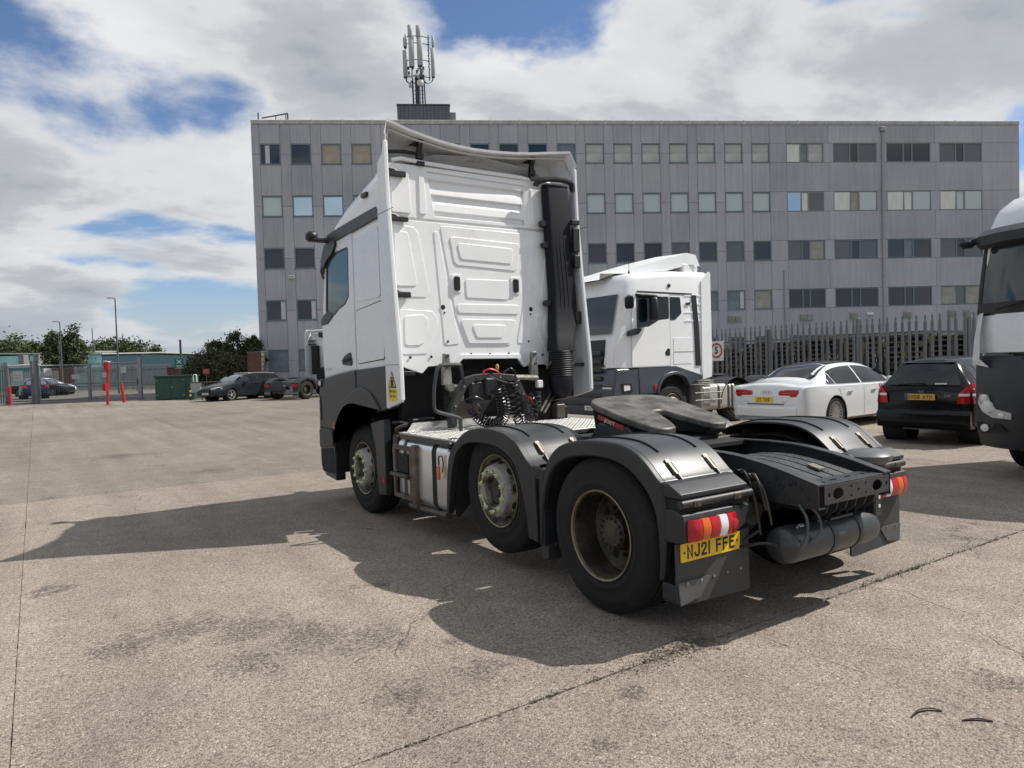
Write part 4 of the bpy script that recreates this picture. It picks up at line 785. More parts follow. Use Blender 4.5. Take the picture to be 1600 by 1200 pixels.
m = MB(); m.tube([(-1.19, 2.95, .285), (-1.19, 2.62, .283), (-1.17, 2.28, .283)], .03, 10); m.tube([(-1.17, 2.28, .283), (-1.17, 2.2, .283)], .036, 10); m.build('side_tube', dsteel, hero)
m = MB(); m.box(-1.252, -1.232, 2.205, 2.25, .625, .755, .006); sm = m.build('side_marker', lens_o, hero)
m = MB(); m.box(-1.245, -1.235, 2.215, 2.235, .757, .84, .003); m.tube(smooth_curve([(-1.24, 2.22, .84), (-1.235, 2.17, .845), (-1.235, 2.15, .78), (-1.235, 2.17, .70)], 4), .006, 5); m.build('marker_bracket', black, sm)
m = MB(); m.box(-1.262, -1.16, 1.98, 2.14, .93, .985, .01); m.box(-1.19, -1.1, 2.05, 2.14, .985, 1.01, .004); m.build('guard_bracket', black, hero)
m = MB(); m.prism([(3.83, 1.06), (3.46, 1.12), (3.455, .31), (3.67, .29), (3.71, .79)], 'X', -1.235, -1.16); fl = m.build('front_mudflap', skirt_m, hero, bevel=.008)
q = MB(); q.box(-1.24, -1.237, 3.49, 3.52, .44, .50); q.build('flap_reflector', red_m, fl, smooth=0)
mirror(fl)
m = MB(); m.box(-1.15, -.7, 3.22, 3.44, .55, .98, .02); m.tube([(-1.16, 3.40, 1.08), (-1.12, 3.30, 1.09), (-1.0, 3.26, 1.06)], .018, 6); m.box(-1.02, -.76, 3.2, 3.35, 1.0, 1.12, .01); m.build('battery_box', black, hero)
m = MB(); m.box(-1.19, -1.12, 3.27, 3.36, .82, .97, .02); m.tube(smooth_curve([(-1.15, 3.3, .97), (-1.18, 3.25, 1.03), (-1.08, 3.2, 1.07)], 4), .022, 8); m.cyl((-1.19, 3.30, .80), .03, -.02, .02, 'X', 10); m.build('air_valve', dsteel, hero)
# handrail
rail = MB(); rail.tube(smooth_curve([(-.715, 2.72, 1.003), (-.72, 2.72, 1.10), (-.735, 2.72, 1.14), (-.95, 2.72, 1.205), (-1.0, 2.72, 1.235), (-1.012, 2.72, 1.28), (-1.005, 2.72, 1.45), (-.97, 2.72, 1.62), (-.945, 2.72, 1.662), (-.90, 2.72, 1.678), (-.72, 2.72, 1.678), (-.685, 2.74, 1.655), (-.62, 2.82, 1.55), (-.56, 2.88, 1.49)], 4), .0185, 8)
rail.build('handrail', M('handrail_grey', (.055, .057, .06), .45, .2, var=.15), hero)
# arched crossmember with bolts
arch = smooth_curve([(-.735, 2.92, 1.02), (-.735, 2.92, 1.20), (-.66, 2.92, 1.36), (-.56, 2.92, 1.515), (-.42, 2.92, 1.565), (-.2, 2.92, 1.57), (.06, 2.92, 1.545), (.13, 2.92, 1.49), (.21, 2.92, 1.35), (.30, 2.92, 1.17), (.31, 2.92, 1.02)], 3)
m = MB(); c0 = Vector((-.21, 2.92, 1.15)); rows = []
for p in arch:
    d = (Vector(p)-c0).normalized(); a, b = Vector(p)+d*.0, Vector(p)-d*.075; rows.append([tuple(a+Vector((0, -.03, 0))), tuple(a+Vector((0, .05, 0))), tuple(b+Vector((0, .05, 0))), tuple(b+Vector((0, -.03, 0)))])
m.loft(rows, True, True); ar = m.build('arch_crossmember', frame_m, hero, bevel=.004)
m = MB()
for k in range(4, len(arch)-4, 4):
    p = Vector(arch[k]); p = p-(p-c0).normalized()*.037; m.cyl((p.x, p.y-.03, p.z), .012, -.012, 0, 'Y', 6)
m.build('arch_bolts', steel, ar, smooth=20)['kind'] = 'stuff'
# curly air lines
def helix(path, rad, turns, tr_, name, mat, parent=hero):
    P = [Vector(p) for p in smooth_curve(path, 8)]; L_ = len(P); n = int(turns*9); pts = []
    for k in range(n+1):
        f = k/n*(L_-1); i = min(int(f), L_-2); c = P[i].lerp(P[i+1], f-i); t = (P[i+1]-P[i]).normalized()
        a = t.cross(Vector((0, 1, 0.2))).normalized(); b = t.cross(a); th = 2*PI*turns*k/n; pts.append(tuple(c+a*math.cos(th)*rad+b*math.sin(th)*rad))
    m = MB(); m.tube(pts, tr_, 5); return m.build(name, mat, parent)
coil_m = M('coil_hose', (.012, .012, .014), .3, var=.2)
helix([(-.55, 2.80, 1.22), (-.50, 2.76, 1.12), (-.40, 2.72, 1.055), (-.30, 2.70, 1.06), (-.22, 2.72, 1.12), (-.20, 2.75, 1.25), (-.22, 2.80, 1.40)], .045, 30, .0075, 'coiled_air_line', coil_m)
helix([(-.50, 2.78, 1.16), (-.40, 2.70, 1.08), (-.28, 2.66, 1.05), (-.19, 2.68, 1.14), (-.17, 2.72, 1.28), (-.17, 2.80, 1.44)], .042, 24, .0075, 'coiled_air_line', coil_m)
helix([(-.02, 2.78, 1.50), (-.03, 2.76, 1.36), (-.02, 2.76, 1.22), (.0, 2.76, 1.10), (.04, 2.78, 1.05)], .05, 9, .0085, 'coiled_power_line', coil_m)
helix([(.22, 2.85, 1.32), (.26, 2.80, 1.18), (.2, 2.78, 1.08), (.1, 2.78, 1.06)], .04, 8, .0075, 'coiled_power_line', coil_m)
m = MB(); m.tube(smooth_curve([(-.34, 2.86, 1.60), (-.28, 2.84, 1.62), (-.20, 2.84, 1.60), (-.14, 2.84, 1.555)], 4), .009, 6); m.cyl((-.34, 2.86, 1.585), .014, -.02, .02, 'Z', 8); m.build('red_coupling', red_m, hero)
m = MB(); m.tube(smooth_curve([(.2, 2.86, 1.30), (.24, 2.84, 1.28), (.27, 2.84, 1.22)], 4), .011, 6); m.build('red_coupling', red_m, hero)
m = MB(); m.lathe([(.008, 0), (.014, .02), (.019, .04), (.018, .065), (.008, .08)], (-.17, 2.86, 1.59), 'Z', 10); m.build('yellow_coupling', M('coupling_yellow', (.45, .30, .06), .5, var=.3), hero)
for p in ([(-.1, 2.84, 1.58), (-.02, 2.82, 1.62), (.03, 2.82, 1.56), (.02, 2.8, 1.45)], [(-.3, 2.82, 1.55), (-.15, 2.78, 1.48), (.0, 2.78, 1.46), (.04, 2.8, 1.5)], [(-.1, 2.80, 1.52), (-.02, 2.78, 1.44), (.06, 2.8, 1.42)], [(-.56, 2.80, 1.20), (-.52, 2.70, 1.06), (-.36, 2.6, 1.02), (-.2, 2.62, 1.03)], [(.26, 2.86, 1.35), (.3, 2.8, 1.2), (.27, 2.78, 1.06)], [(-.6, 2.84, 1.3), (-.5, 2.8, 1.34), (-.4, 2.8, 1.30)]):
    m = MB(); m.tube(smooth_curve(p, 5), .009, 6); m.build('hose', coil_m, hero)
for bx_ in ((-.50, -.22, 2.88, 3.05, 1.26, 1.50, .03), (-.33, -.18, 2.84, 2.95, 1.34, 1.53, .02), (.03, .11, 2.84, 2.92, 1.38, 1.49, .01)): m = MB(); m.box(*bx_); m.build('connection_block', black, hero)
m = MB(); m.lathe([(.16, 0), (.20, -.05), (.20, -.3), (.12, -.5)], (-.38, 3.15, 1.14), 'Y', 20, -1); m.build('gearbox_end', M('gearbox', (.05, .043, .032), .6, .3, var=.4, scale=8), hero)
m = MB(); m.box(-.55, .55, 3.35, 5.1, .55, 1.50, .05); m.box(-1.0, 1.0, 3.5, 3.6, .9, 1.6); m.build('engine_light_block', blackm, hero, smooth=0)  # black bulk in the engine's place, added to block light under the cab
# cab mounts
for x in (-.62, .525):
    m = MB(); m.prism(rpoly([(x-.035, 1.70), (x-.05, 1.62), (x-.055, 1.46), (x+.05, 1.46), (x+.045, 1.62), (x+.035, 1.70), (x+.03, 1.80), (x-.03, 1.80)], .012), 'Y', 3.14, 3.20); mt = m.build('cab_mount', steel, hero, bevel=.006)
    q = MB(); q.cyl((x, 3.14, 1.77), .018, -.02, 0, 'Y', 8); q.cyl((x, 3.14, 1.66), .014, -.016, 0, 'Y', 6); q.build('mount_bolt', dsteel, mt)
    q = MB(); q.lathe([(.055, 0), (.06, .05), (.05, .06), (.06, .10), (.05, .11), (.06, .16), (.05, .17), (.055, .22)], (x-.02, 3.1, 1.12), 'Z', 14); q.build('cab_air_spring', blackm, mt)
m = MB(); m.tube([(-.63, 3.1, 1.44), (-.50, 3.05, 1.43), (-.36, 3.03, 1.47)], .03, 8); m.cyl((-.63, 3.08, 1.44), .045, -.03, .03, 'Y', 12); m.build('stabiliser_link', steel, hero); m = MB(); m.tube([(.05, 3.05, 1.52), (.52, 3.1, 1.50)], .03, 8); m.build('stabiliser_link', steel, hero)
m = MB(); m.box(.50, .585, 3.06, 3.12, 1.38, 1.47, .012); m.build('work_lamp', lens_w, hero)
m = MB(); m.tube([(.45, 2.95, 1.12), (.82, 3.2, 1.36)], .015, 6); m.build('stay_rod', dsteel, hero); m = MB(); m.tube([(.50, 2.95, 1.10), (.86, 3.2, 1.32)], .015, 6); m.build('stay_rod', dsteel, hero); m = MB(); m.tube([(.66, 3.1, 1.60), (.70, 3.05, 1.68)], .012, 6); m.build('stay_rod', dsteel, hero); m = MB(); m.box(.74, .86, 3.02, 3.14, 1.02, 1.18, .01); m.build('sensor_box', dsteel, hero)
# --- cab shell
st_ = [(3.30, 3.80, 1.205, 1.66), (3.55, 3.765, 1.22, 1.66), (3.96, 3.71, 1.222, 1.66), (4.42, 3.61, 1.222, 1.64), (4.74, 3.51, 1.222, 1.60), (4.97, 3.36, 1.222, 1.57), (5.07, 3.16, 1.222, 1.555), (5.17, 2.80, 1.222, 1.50), (5.30, 2.36, 1.215, 1.45), (5.40, 1.95, 1.19, 1.40), (5.47, 1.62, 1.15, 1.38)]
rows = []
for y, zt, hw, zb in st_:
    r_ = min(.20, (zt-zb)*.4); L_ = [(-hw, y, zb), (-hw, y, zb+(zt-r_-zb)*.5), (-hw, y, zt-r_)]+[(-hw+r_*(1-math.cos(a)), y, zt-r_+r_*math.sin(a)) for a in (PI/8, PI/4, 3*PI/8, PI/2)]+[(-hw*.5, y, zt+.05+.10*min(1, max(0, 5.2-y))), (0, y, zt+.07+.13*min(1, max(0, 5.2-y)))]
    rows.append(L_+[(-x, yy, z) for x, yy, z in L_[::-1][1:]])
m = MB(); m.loft(rows); m.add(rows[-1], [tuple(range(len(rows[-1])))]); cab = m.build('cab', white, hero, smooth=50)
# windscreen and front panel of the cab (seen only from ahead)
m = MB(); m.loft([[(-1.0, 5.115, 3.02), (0, 5.15, 3.04), (1.0, 5.115, 3.02)], [(-1.08, 5.345, 2.25), (0, 5.38, 2.25), (1.08, 5.345, 2.25)]]); m.build('windscreen', glass_dk, cab)
m = MB(); m.prism(rpoly([(5.2, .33), (5.52, .36), (5.56, .9), (5.50, 1.42), (5.2, 1.5)], .05), 'X', -1.15, 1.15); bp_ = m.build('bumper', skirt_m, hero, bevel=.03)
# side skirt, wheel arch flare
sk_poly = [(3.30, 1.690), (4.19, 1.652), (4.8, 1.605), (5.25, 1.555), (5.42, 1.48), (5.475, 1.41), (5.515, 1.23), (5.515, .88), (5.515, .42), (5.34, .31), (4.953, .284), (4.975, .69), (4.93, .88), (4.86, .99), (4.73, 1.115), (4.58, 1.20), (4.403, 1.245), (4.2, 1.25), (4.0, 1.20), (3.88, 1.155), (3.365, 1.225), (3.30, 1.25)]
m = MB(); m.prism(sk_poly, 'X', -1.242, -1.12); sk = m.build('side_skirt', skirt_m, hero, bevel=.012)
fl_o = smooth_curve([(4.965, .70), (4.945, .93), (4.87, 1.08), (4.761, 1.19), (4.62, 1.28), (4.48, 1.345), (4.216, 1.428), (4.05, 1.447), (3.928, 1.440), (3.80, 1.415), (3.69, 1.36), (3.58, 1.28), (3.50, 1.212)], 3)
fl_i = smooth_curve([(3.88, 1.157), (4.0, 1.202), (4.2, 1.252), (4.403, 1.247), (4.58, 1.202), (4.73, 1.117), (4.86, .992), (4.93, .882), (4.94, .70)], 3)
m = MB(); m.prism(fl_o+fl_i, 'X', -1.262, -1.13); m.build('arch_flare', skirt_m, sk, bevel=.02)
m = MB(); m.sheet([[(-1.23, *p), (-.72, *p)] for p in smooth_curve([(3.75, .45), (3.60, .75), (3.72, 1.05), (3.95, 1.18), (4.2, 1.235), (4.5, 1.2), (4.75, 1.06), (4.88, .85), (4.93, .45)], 3)], .012, (0, 0, 1)); m.build('inner_arch', blackm, sk)
m = MB(); m.box(-1.248, -1.241, 4.193, 4.199, 1.26, 1.65); m.box(-1.248, -1.2425, 4.93, 5.51, .915, .925); m.build('skirt_seam', blackm, sk, smooth=0)
m = MB(); m.prism(rpoly([(5.50, .90), (5.02, .915), (5.0, .72), (5.5, .66)], .03), 'X', -1.258, -1.24); m.build('step_panel', grey_pl, sk, bevel=.008)
m = MB(); m.prism(rpoly([(5.49, .64), (5.02, .69), (4.99, .36), (5.45, .36)], .03), 'X', -1.246, -1.2395); m.build('step_well', blackm, sk)
m = MB(); m.box(-1.268, -1.255, 4.905, 4.945, .93, 1.02, .004); m.build('side_reflector', lens_o, sk)
m = MB(); m.lathe([(.058, 0), (.058, .02), (.045, .03), (0, .034)], (-1.225, 5.40, 1.488), 'X', 16, -1); fgl = m.build('corner_lamp', black, sk)
m = MB(); m.lathe([(.034, 0), (.03, .012), (0, .016)], (-1.255, 5.405, 1.488), 'X', 14, -1); m.build('lamp_lens', lens_w, fgl)
m = MB(); m.prism(rpoly([(5.50, 1.34), (5.43, 1.32), (5.42, 1.02), (5.47, 1.0)], .02), 'X', -1.25, -1.235); hl = m.build('headlamp_edge', black, sk)
m = MB(); m.prism([(5.475, 1.31), (5.445, 1.30), (5.448, 1.27), (5.46, 1.27), (5.458, 1.05), (5.47, 1.05)], 'X', -1.255, -1.2505); m.build('lamp_strip', lens_w, hl)
mirror(sk)
# door with window opening
door_o = rpoly([(4.195, 1.662), (4.8, 1.618), (5.255, 1.565), (5.30, 1.75), (5.298, 2.22), (5.255, 2.36), (5.09, 3.06), (5.02, 3.16), (4.55, 3.205), (4.195, 3.215)], [.01, 0, .03, 0, .02, .02, .05, .05, 0, .01])
win = [(4.315, 3.075), (4.345, 2.50), (4.47, 2.42), (4.66, 2.385), (4.845, 2.318), (5.155, 2.36), (5.07, 3.035), (4.85, 3.07)]
winr = rpoly(win, .06)
dr_ = plate('door', door_o, white, hero, YZ(-1.224), [winr], .016, .004)
m = MB(); m.prism(rpoly([(4.335, 3.06), (4.36, 2.515), (4.48, 2.44), (4.67, 2.405), (4.85, 2.34), (5.14, 2.38), (5.06, 3.02), (4.85, 3.055)], .05), 'X', -1.226, -1.2225); m.build('door_glass', glassm('side_glass', (.045, .075, .070), .03, .6), dr_)
fr_o, fr_i = winr, rpoly([(4.337, 3.058), (4.362, 2.517), (4.482, 2.442), (4.672, 2.407), (4.852, 2.342), (5.105, 2.383), (5.03, 3.005), (4.85, 3.048)], .05)
plate('window_seal', fr_o, black, dr_, YZ(-1.228), [fr_i], .014, .003)
m = MB(); m.prism(rpoly([(4.845, 2.325), (5.16, 2.365), (5.295, 2.30), (5.31, 2.22), (5.08, 2.23)], .02), 'X', -1.245, -1.228); m.build('mirror_foot', black, dr_, bevel=.006)
m = MB(); m.prism(rpoly([(4.345, 1.86), (4.50, 1.83), (4.60, 1.79), (4.615, 1.715), (4.33, 1.70), (4.29, 1.73)], .03), 'X', -1.244, -1.231); hd = m.build('door_handle', black, dr_, bevel=.006)
m = MB(); m.prism(rpoly([(4.33, 1.795), (4.58, 1.775), (4.58, 1.745), (4.33, 1.76)], .012), 'X', -1.256, -1.243); m.build('handle_grip', blackm, hd, bevel=.004)
text('door_badge', 'ACTROS', .055, chrome, dr_, FR((-1.2335, 5.10, 1.665), (0, -1, -.03), (0, -.03, 1)), 1.0, .003, .001)
mirror(dr_)
# seams and flank panels behind the door
hatch = rpoly([(3.40, 1.765), (4.125, 1.722), (4.165, 1.80), (4.172, 2.24), (4.15, 2.318), (3.445, 2.372), (3.40, 2.30)], .04)
ht = plate('locker_lid', hatch, white, cab, YZ(-1.2235), (), .010, .003)
plate('locker_gap', rpoly([(3.392, 1.757), (4.132, 1.714), (4.174, 1.797), (4.181, 2.245), (4.157, 2.326), (3.437, 2.381), (3.392, 2.305)], .045), blackm, cab, YZ(-1.2225), (), .005)
plate('flank_panel', rpoly([(3.46, 2.42), (4.13, 2.42), (4.14, 3.12), (3.46, 3.16)], .05), white, cab, YZ(-1.2225), (), .007, .002)
plate('roof_trim', rpoly([(4.99, 3.31), (4.55, 3.335), (3.47, 3.368), (3.33, 3.248), (4.55, 3.196), (4.93, 3.175), (5.02, 3.20)], .02), black, cab, YZ(-1.232), (), .026, .006)
plate('roof_trim_lower', rpoly([(3.47, 3.372), (3.30, 3.38), (3.20, 3.28), (3.33, 3.245)], .01), white, cab, YZ(-1.230), (), .018, .004)
m = MB(); m.prism(rpoly([(3.86, 3.585), (3.70, 3.575), (3.69, 3.53), (3.74, 3.515), (3.86, 3.53)], .025), 'X', -1.245, -1.18); m.build('roof_marker', black, cab, bevel=.01)
# sun visor / camera arm
m = MB(); m.prism(rpoly([(5.20, 3.02), (5.05, 3.20), (4.72, 3.21), (4.66, 3.15), (4.78, 3.06), (4.98, 3.0), (5.14, 2.90)], .03), 'X', -1.262, -1.222); m.build('visor', black, hero, bevel=.008)
m = MB(); m.tube(smooth_curve([(-1.20, 4.96, 3.25), (-1.27, 5.02, 3.245), (-1.36, 5.06, 3.26), (-1.42, 5.10, 3.29)], 4), [.06]*4+[.05]*5+[.045]*4, 10)
m.v = [(x, y, 3.26+(z-3.26)*.62) for x, y, z in m.v]; arm = m.build('camera_arm', black, hero)
m = MB(); m.box(-1.462, -1.325, 5.03, 5.17, 3.24, 3.366, .035); m.build('camera_pod', black, arm, smooth=60)
mirror(arm)
m = MB(); m.box(-1.255, -1.21, 5.12, 5.22, 2.86, 2.96, .02); m.tube([(-1.24, 5.17, 2.98), (-1.25, 5.2, 2.9), (-1.23, 5.18, 2.80)], .02, 6); m.build('grab_bracket', black, hero)

# --- rear wall
W_ = 3.283
def wallplate(name, poly, y, t=.014, bev=.005, parent=None, mat=white_lit, r=.03, holes=()): return plate(name, rpoly(poly, r), mat, parent, XZ(y), holes, t, bev)
lower = [(-1.175, 3.215), (-1.175, 1.76), (-1.10, 1.70), (-1.044, 1.655), (-.85, 1.593), (-.78, 1.663), (-.45, 1.680), (-.364, 1.746), (.382, 1.735), (.457, 1.636), (.78, 1.650), (.86, 1.60), (1.044, 1.655), (1.10, 1.70), (1.175, 1.76), (1.175, 3.215)]
wl = wallplate('rear_wall', lower, W_+.015, .04, .006, hero, r=.02)
m = MB(); m.box(-1.16, 1.16, W_+.036, W_+.05, 3.0, 3.5); m.build('wall_backing', white_lit, wl, smooth=0)
notch = wallplate('sill_lip', [(-.47, 1.672), (-.40, 1.765), (-.38, 1.79), (.40, 1.78), (.42, 1.755), (.50, 1.63), (.46, 1.625), (.37, 1.725), (-.355, 1.735), (-.43, 1.67)], W_-.008, .03, .008, wl, r=.01)
up_hole = rpoly([(-.715, 3.755), (-.635, 3.285), (.545, 3.285), (.62, 3.70), (.545, 3.735)], .02)
wu = wallplate('upper_rear_wall', [(-1.175, 3.245), (1.175, 3.245), (1.165, 3.80), (-1.165, 3.80)], W_+.02, .03, .005, hero, r=.02, holes=[up_hole])
# stepped louvre panel in the upper wall
m = MB(); prof = [(W_+.03, 3.295), (W_+.045, 3.33), (W_+.012, 3.345), (W_+.02, 3.42), (W_+.035, 3.44), (W_+.045, 3.50), (W_+.014, 3.52), (W_+.022, 3.59), (W_+.045, 3.66), (W_+.012, 3.68), (W_+.02, 3.73), (W_+.035, 3.765)]
def xl(z): return -.70+(3.755-z)*.15
m.loft([[(xl(z)-.03, y, z), (-.2, y, z), (.3, y, z), (.63, y, z)] for y, z in prof]); m.build('louvre_panel', white_lit, wu, smooth=25)
m = MB(); m.add([(.545, W_+.012, 3.70), (.615, W_-.002, 3.695), (.545, W_+.004, 3.29), (.50, W_+.03, 3.45)], [(0, 1, 2, 3)]); m.build('louvre_gusset', white_lit, wu, smooth=0)
m = MB(); m.tube([(-1.12, W_+.005, 3.822), (-1.02, W_-.005, 3.85), (-.75, W_+.0, 3.838), (-.1, W_, 3.828), (.5, W_, 3.825), (.75, W_, 3.80), (1.1, W_, 3.81)], .022, 8); m.build('roof_lip', white_lit, wu)
for (x0, x1, z0, z1) in ((-1.14, -.915, 3.285, 3.705), (-.82, -.735, 3.29, 3.70), (.63, .68, 3.285, 3.70)):
    wallplate('raised_panel', [(x0, z0), (x1, z0), (x1-.02, z1), (x0, z1)], W_+.001, .020, .006, wu, r=.025)
boss = [  # outline, surface offset
    ([(-1.13, 3.165), (-.90, 3.145), (-.845, 3.09), (-.735, 2.46), (-.78, 2.405), (-1.13, 2.405)], 0), ([(-1.13, 3.09), (-.97, 3.085), (-.875, 2.52), (-1.13, 2.515)], 1),
    ([(-1.10, 2.275), (-.71, 2.262), (-.655, 2.20), (-.645, 2.12), (-.785, 1.80), (-1.10, 1.80)], 0), ([(-1.045, 2.21), (-.82, 2.222), (-.765, 2.17), (-.76, 2.08), (-.83, 1.92), (-.88, 1.892), (-1.045, 1.892)], 1),
    ([(-.665, 3.12), (-.61, 3.12), (-.47, 2.32), (-.375, 1.90), (-.575, 1.89)], 0),
    ([(.665, 3.12), (.61, 3.12), (.47, 2.32), (.375, 1.90), (.575, 1.89)][::-1], 0),
    ([(-.585, 3.185), (.60, 3.175), (.575, 3.02), (.475, 2.42), (.435, 2.215), (.285, 1.878), (-.295, 1.882), (-.425, 2.225), (-.455, 2.42), (-.56, 3.03)], 0),
    ([(-.48, 3.075), (.43, 3.055), (.445, 3.02), (.41, 2.76), (.37, 2.735), (-.39, 2.765), (-.425, 2.80)], 1), ([(-.39, 3.01), (.33, 2.99), (.35, 2.96), (.325, 2.81), (-.33, 2.83), (-.355, 2.86)], 2),
    ([(-.295, 2.622), (.285, 2.622), (.275, 2.40), (-.285, 2.41)], 1),
    ([(-.375, 2.178), (.385, 2.172), (.262, 1.90), (-.272, 1.905)], 1), ([(-.235, 2.117), (.238, 2.112), (.17, 1.965), (-.17, 1.967)], 2),
    ([(-.415, 2.345), (.425, 2.345), (.405, 2.235), (-.395, 2.24)], 1)]
for poly, lvl in boss:
    wallplate('raised_panel' if not lvl else 'panel_centre', poly, W_-.005-.009*lvl, .014, .006, wl, r=.04)
    if max(p[0] for p in poly) < -.6 or (max(p[0] for p in poly) < 0 and poly[0][0] < -1): wallplate('raised_panel' if not lvl else 'panel_centre', [(-x, z) for x, z in poly][::-1], W_-.005-.009*lvl, .014, .006, wl, r=.04)
for x, z, r_ in ((-.58, 2.305, .026), (.583, 2.30, .026), (-.565, 2.245, .011), (.575, 2.24, .011), (-.533, 1.933, .013), (.537, 1.923, .013), (-.99, 1.768, .015), (-.743, 1.77, .015), (-.246, 1.79, .013), (.001, 1.785, .013), (.257, 1.788, .013), (.734, 1.763, .013)):
    m = MB(); m.lathe([(r_, 0), (r_, .004), (r_*.8, .006), (0, .0065)], (x, W_-.012, z), 'Y', 14, -1); m.build('plug', blackm, wl)
for x in (-.405, .372):
    wallplate('handle_seat', [(x-.065, 2.465), (x+.065, 2.465), (x+.07, 2.665), (x-.07, 2.665)], W_-.016, .012, .004, wl, r=.03)
    m = MB(); m.prism(rrect(x-.036, x+.036, 2.485, 2.645, .03), 'Y', W_-.040, W_-.012); h_ = m.build('vent_grip', black, wl, bevel=.006)
    q = MB()
    for k in range(6): q.box(x-.026, x+.026, W_-.043, W_-.040, 2.505+k*.022, 2.517+k*.022)
    q.build('grip_rib', blackm, h_, smooth=0)
for x0, x1, z0, z1 in ((-1.20, -.985, 3.645, 3.705), (-1.20, -.975, 3.185, 3.235), (-1.20, -.975, 2.395, 2.455), (-1.16, -.96, 1.575, 1.625)):
    m = MB(); m.box(x0, x1, W_-.06, W_-.015, z0, z1, .008); b_ = m.build('fairing_bracket', black, hero)
    if z0 < 1.7: continue
    q = MB(); q.tube([(x0, W_-.03, z1+.02), (x0+.08, W_-.03, z1+.015), (x0+.12, W_-.04, z1-.01)], .018, 6); q.build('bracket_arm', black, b_)
for x0, x1, z0, z1 in ((1.10, 1.22, 3.30, 3.36), (1.12, 1.215, 2.98, 3.26), (1.13, 1.215, 2.79, 2.94), (1.12, 1.21, 2.12, 2.27), (1.0, 1.2, 1.61, 1.655)):
    m = MB(); m.box(x0, x1, 3.10 if z0 > 2 else 3.06, 3.15, z0, z1, .008); m.build('fairing_bracket', black, hero)

# --- side fairings, roof deflector
fp = [(3.34, 1.245), (3.305, 1.24), (2.985, 1.315), (2.968, 1.34), (2.977, 1.70), (3.028, 2.145), (3.10, 2.80), (3.155, 3.40), (3.17, 3.78), (3.172, 3.98), (3.21, 3.98), (3.245, 3.86), (3.36, 3.80), (3.40, 3.30), (3.39, 2.4), (3.335, 1.70)]
for sgn in (-1, 1):
    m = MB(); m.prism(fp, 'X', sgn*1.250, sgn*1.212); f_ = m.build('side_fairing', white, hero, bevel=.008)
    m = MB(); m.box(sgn*1.2515, sgn*1.2505, 3.0, 3.385, 3.262, 3.270); m.box(sgn*1.2518, sgn*1.2506, 3.0, 3.33, 1.692, 1.699); m.build('fairing_seam', M('seam_grey', (.2, .2, .21), .7), f_, smooth=0)
    m = MB(); tr = [p for p in fp[3:10]]; m.sheet([[(sgn*1.249, y+.001, z), (sgn*1.205, y+.010, z)] for y, z in tr], .012, (0, 1, 0)); m.build('trailing_lip', white_lit, f_)
    if sgn < 0:
        stick = MB(); stick.prism(rrect(3.065, 3.275, 1.325, 1.452, .006), 'X', -1.2530, -1.2508); stick = stick.build('warning_sticker', M('sticker_yellow', (.72, .50, .02), .4, var=.05), f_)
        text('sticker_lettering', 'Blind spot\nTake care', .050, ink, stick, FR((-1.2538, 3.17, 1.402), (0, -1, 0), (0, 0, 1)), .80, .001)
        def tri(sc_, zoff=0): c = (3.17, 1.525); return [(c[0]+(y-c[0])*sc_, c[1]+(z-c[1])*sc_) for y, z in ((3.265, 1.462), (3.075, 1.462), (3.17, 1.632))]
        m = MB(); m.prism(rpoly(tri(1.05), .008), 'X', -1.2525, -1.2508); t1 = m.build('warning_triangle', ink, f_)
        m = MB(); m.prism(rpoly(tri(.80), .005), 'X', -1.2534, -1.2526); m.build('triangle_field', MAT['sticker_yellow'], t1)
        m = MB(); m.prism(rrect(3.135, 3.205, 1.475, 1.545, .004), 'X', -1.2542, -1.2535); m.prism(rrect(3.15, 3.19, 1.548, 1.572, .004), 'X', -1.2542, -1.2535); m.build('pictogram', ink, t1)
re = [(-1.245, 4.06), (-1.215, 4.205), (-1.13, 4.18), (-.959, 4.132), (-.78, 4.10), (-.612, 4.07), (-.40, 4.05), (-.194, 4.041), (.08, 4.048), (.345, 4.069), (.60, 4.10), (.85, 4.14), (1.153, 4.185), (1.245, 4.03)]
def row(y, sx, f): return [(x*sx, y, f(x, z)) for x, z in re]
rows = [row(3.165, 1.0, lambda x, z: z), row(3.26, .955, lambda x, z: z-.012-.02*abs(x)**3), row(3.42, .89, lambda x, z: z-.045-.035*abs(x)**3), row(3.70, .83, lambda x, z: 4.06-.08*abs(x)**3+(z-4.07)*.4), row(4.05, .79, lambda x, z: 4.03-.10*abs(x)**3), row(4.45, .77, lambda x, z: 3.94-.08*abs(x)**3), row(4.85, .74, lambda x, z: 3.68-.06*abs(x)**3)]
m = MB(); m.sheet(rows, .026, (0, 0.15, -1)); sp_ = m.build('roof_deflector', white, hero, smooth=50)
for e_ in (0, -1):
    m = MB(); R_ = [r[e_] for r in rows]; m.sheet([[p, (p[0]*1.02, p[1]+.04, 3.62)] for p in R_[2:]], .02, (1 if e_ == 0 else -1, 0, 0)); m.build('deflector_cheek', white, sp_)
    s_ = -1 if e_ == 0 else 1
    m = MB(); m.sheet([[(s_*1.236, 3.175, 4.05), (s_*1.18, 3.26, 4.05), (s_*1.09, 3.42, 4.03)], [(s_*1.236, 3.185, 3.95), (s_*1.19, 3.28, 3.95), (s_*1.10, 3.42, 3.95)], [(s_*1.236, 3.20, 3.78), (s_*1.20, 3.30, 3.77), (s_*1.12, 3.42, 3.76)]], .015, (-s_, 0, 0)); m.build('corner_cheek', white, sp_)
m = MB(); m.loft([[(x*.90, 3.30, 3.80) for x, z in re], [(x*.90, 3.40, 3.85) for x, z in re], [(x*.88, 3.46, 3.93) for x, z in re], [(x*.885, 3.44, z-.072-.035*abs(x)**3) for x, z in re]]); m.build('deflector_inner', M('deflector_inner', (.55, .55, .54), .6, var=.05), sp_)
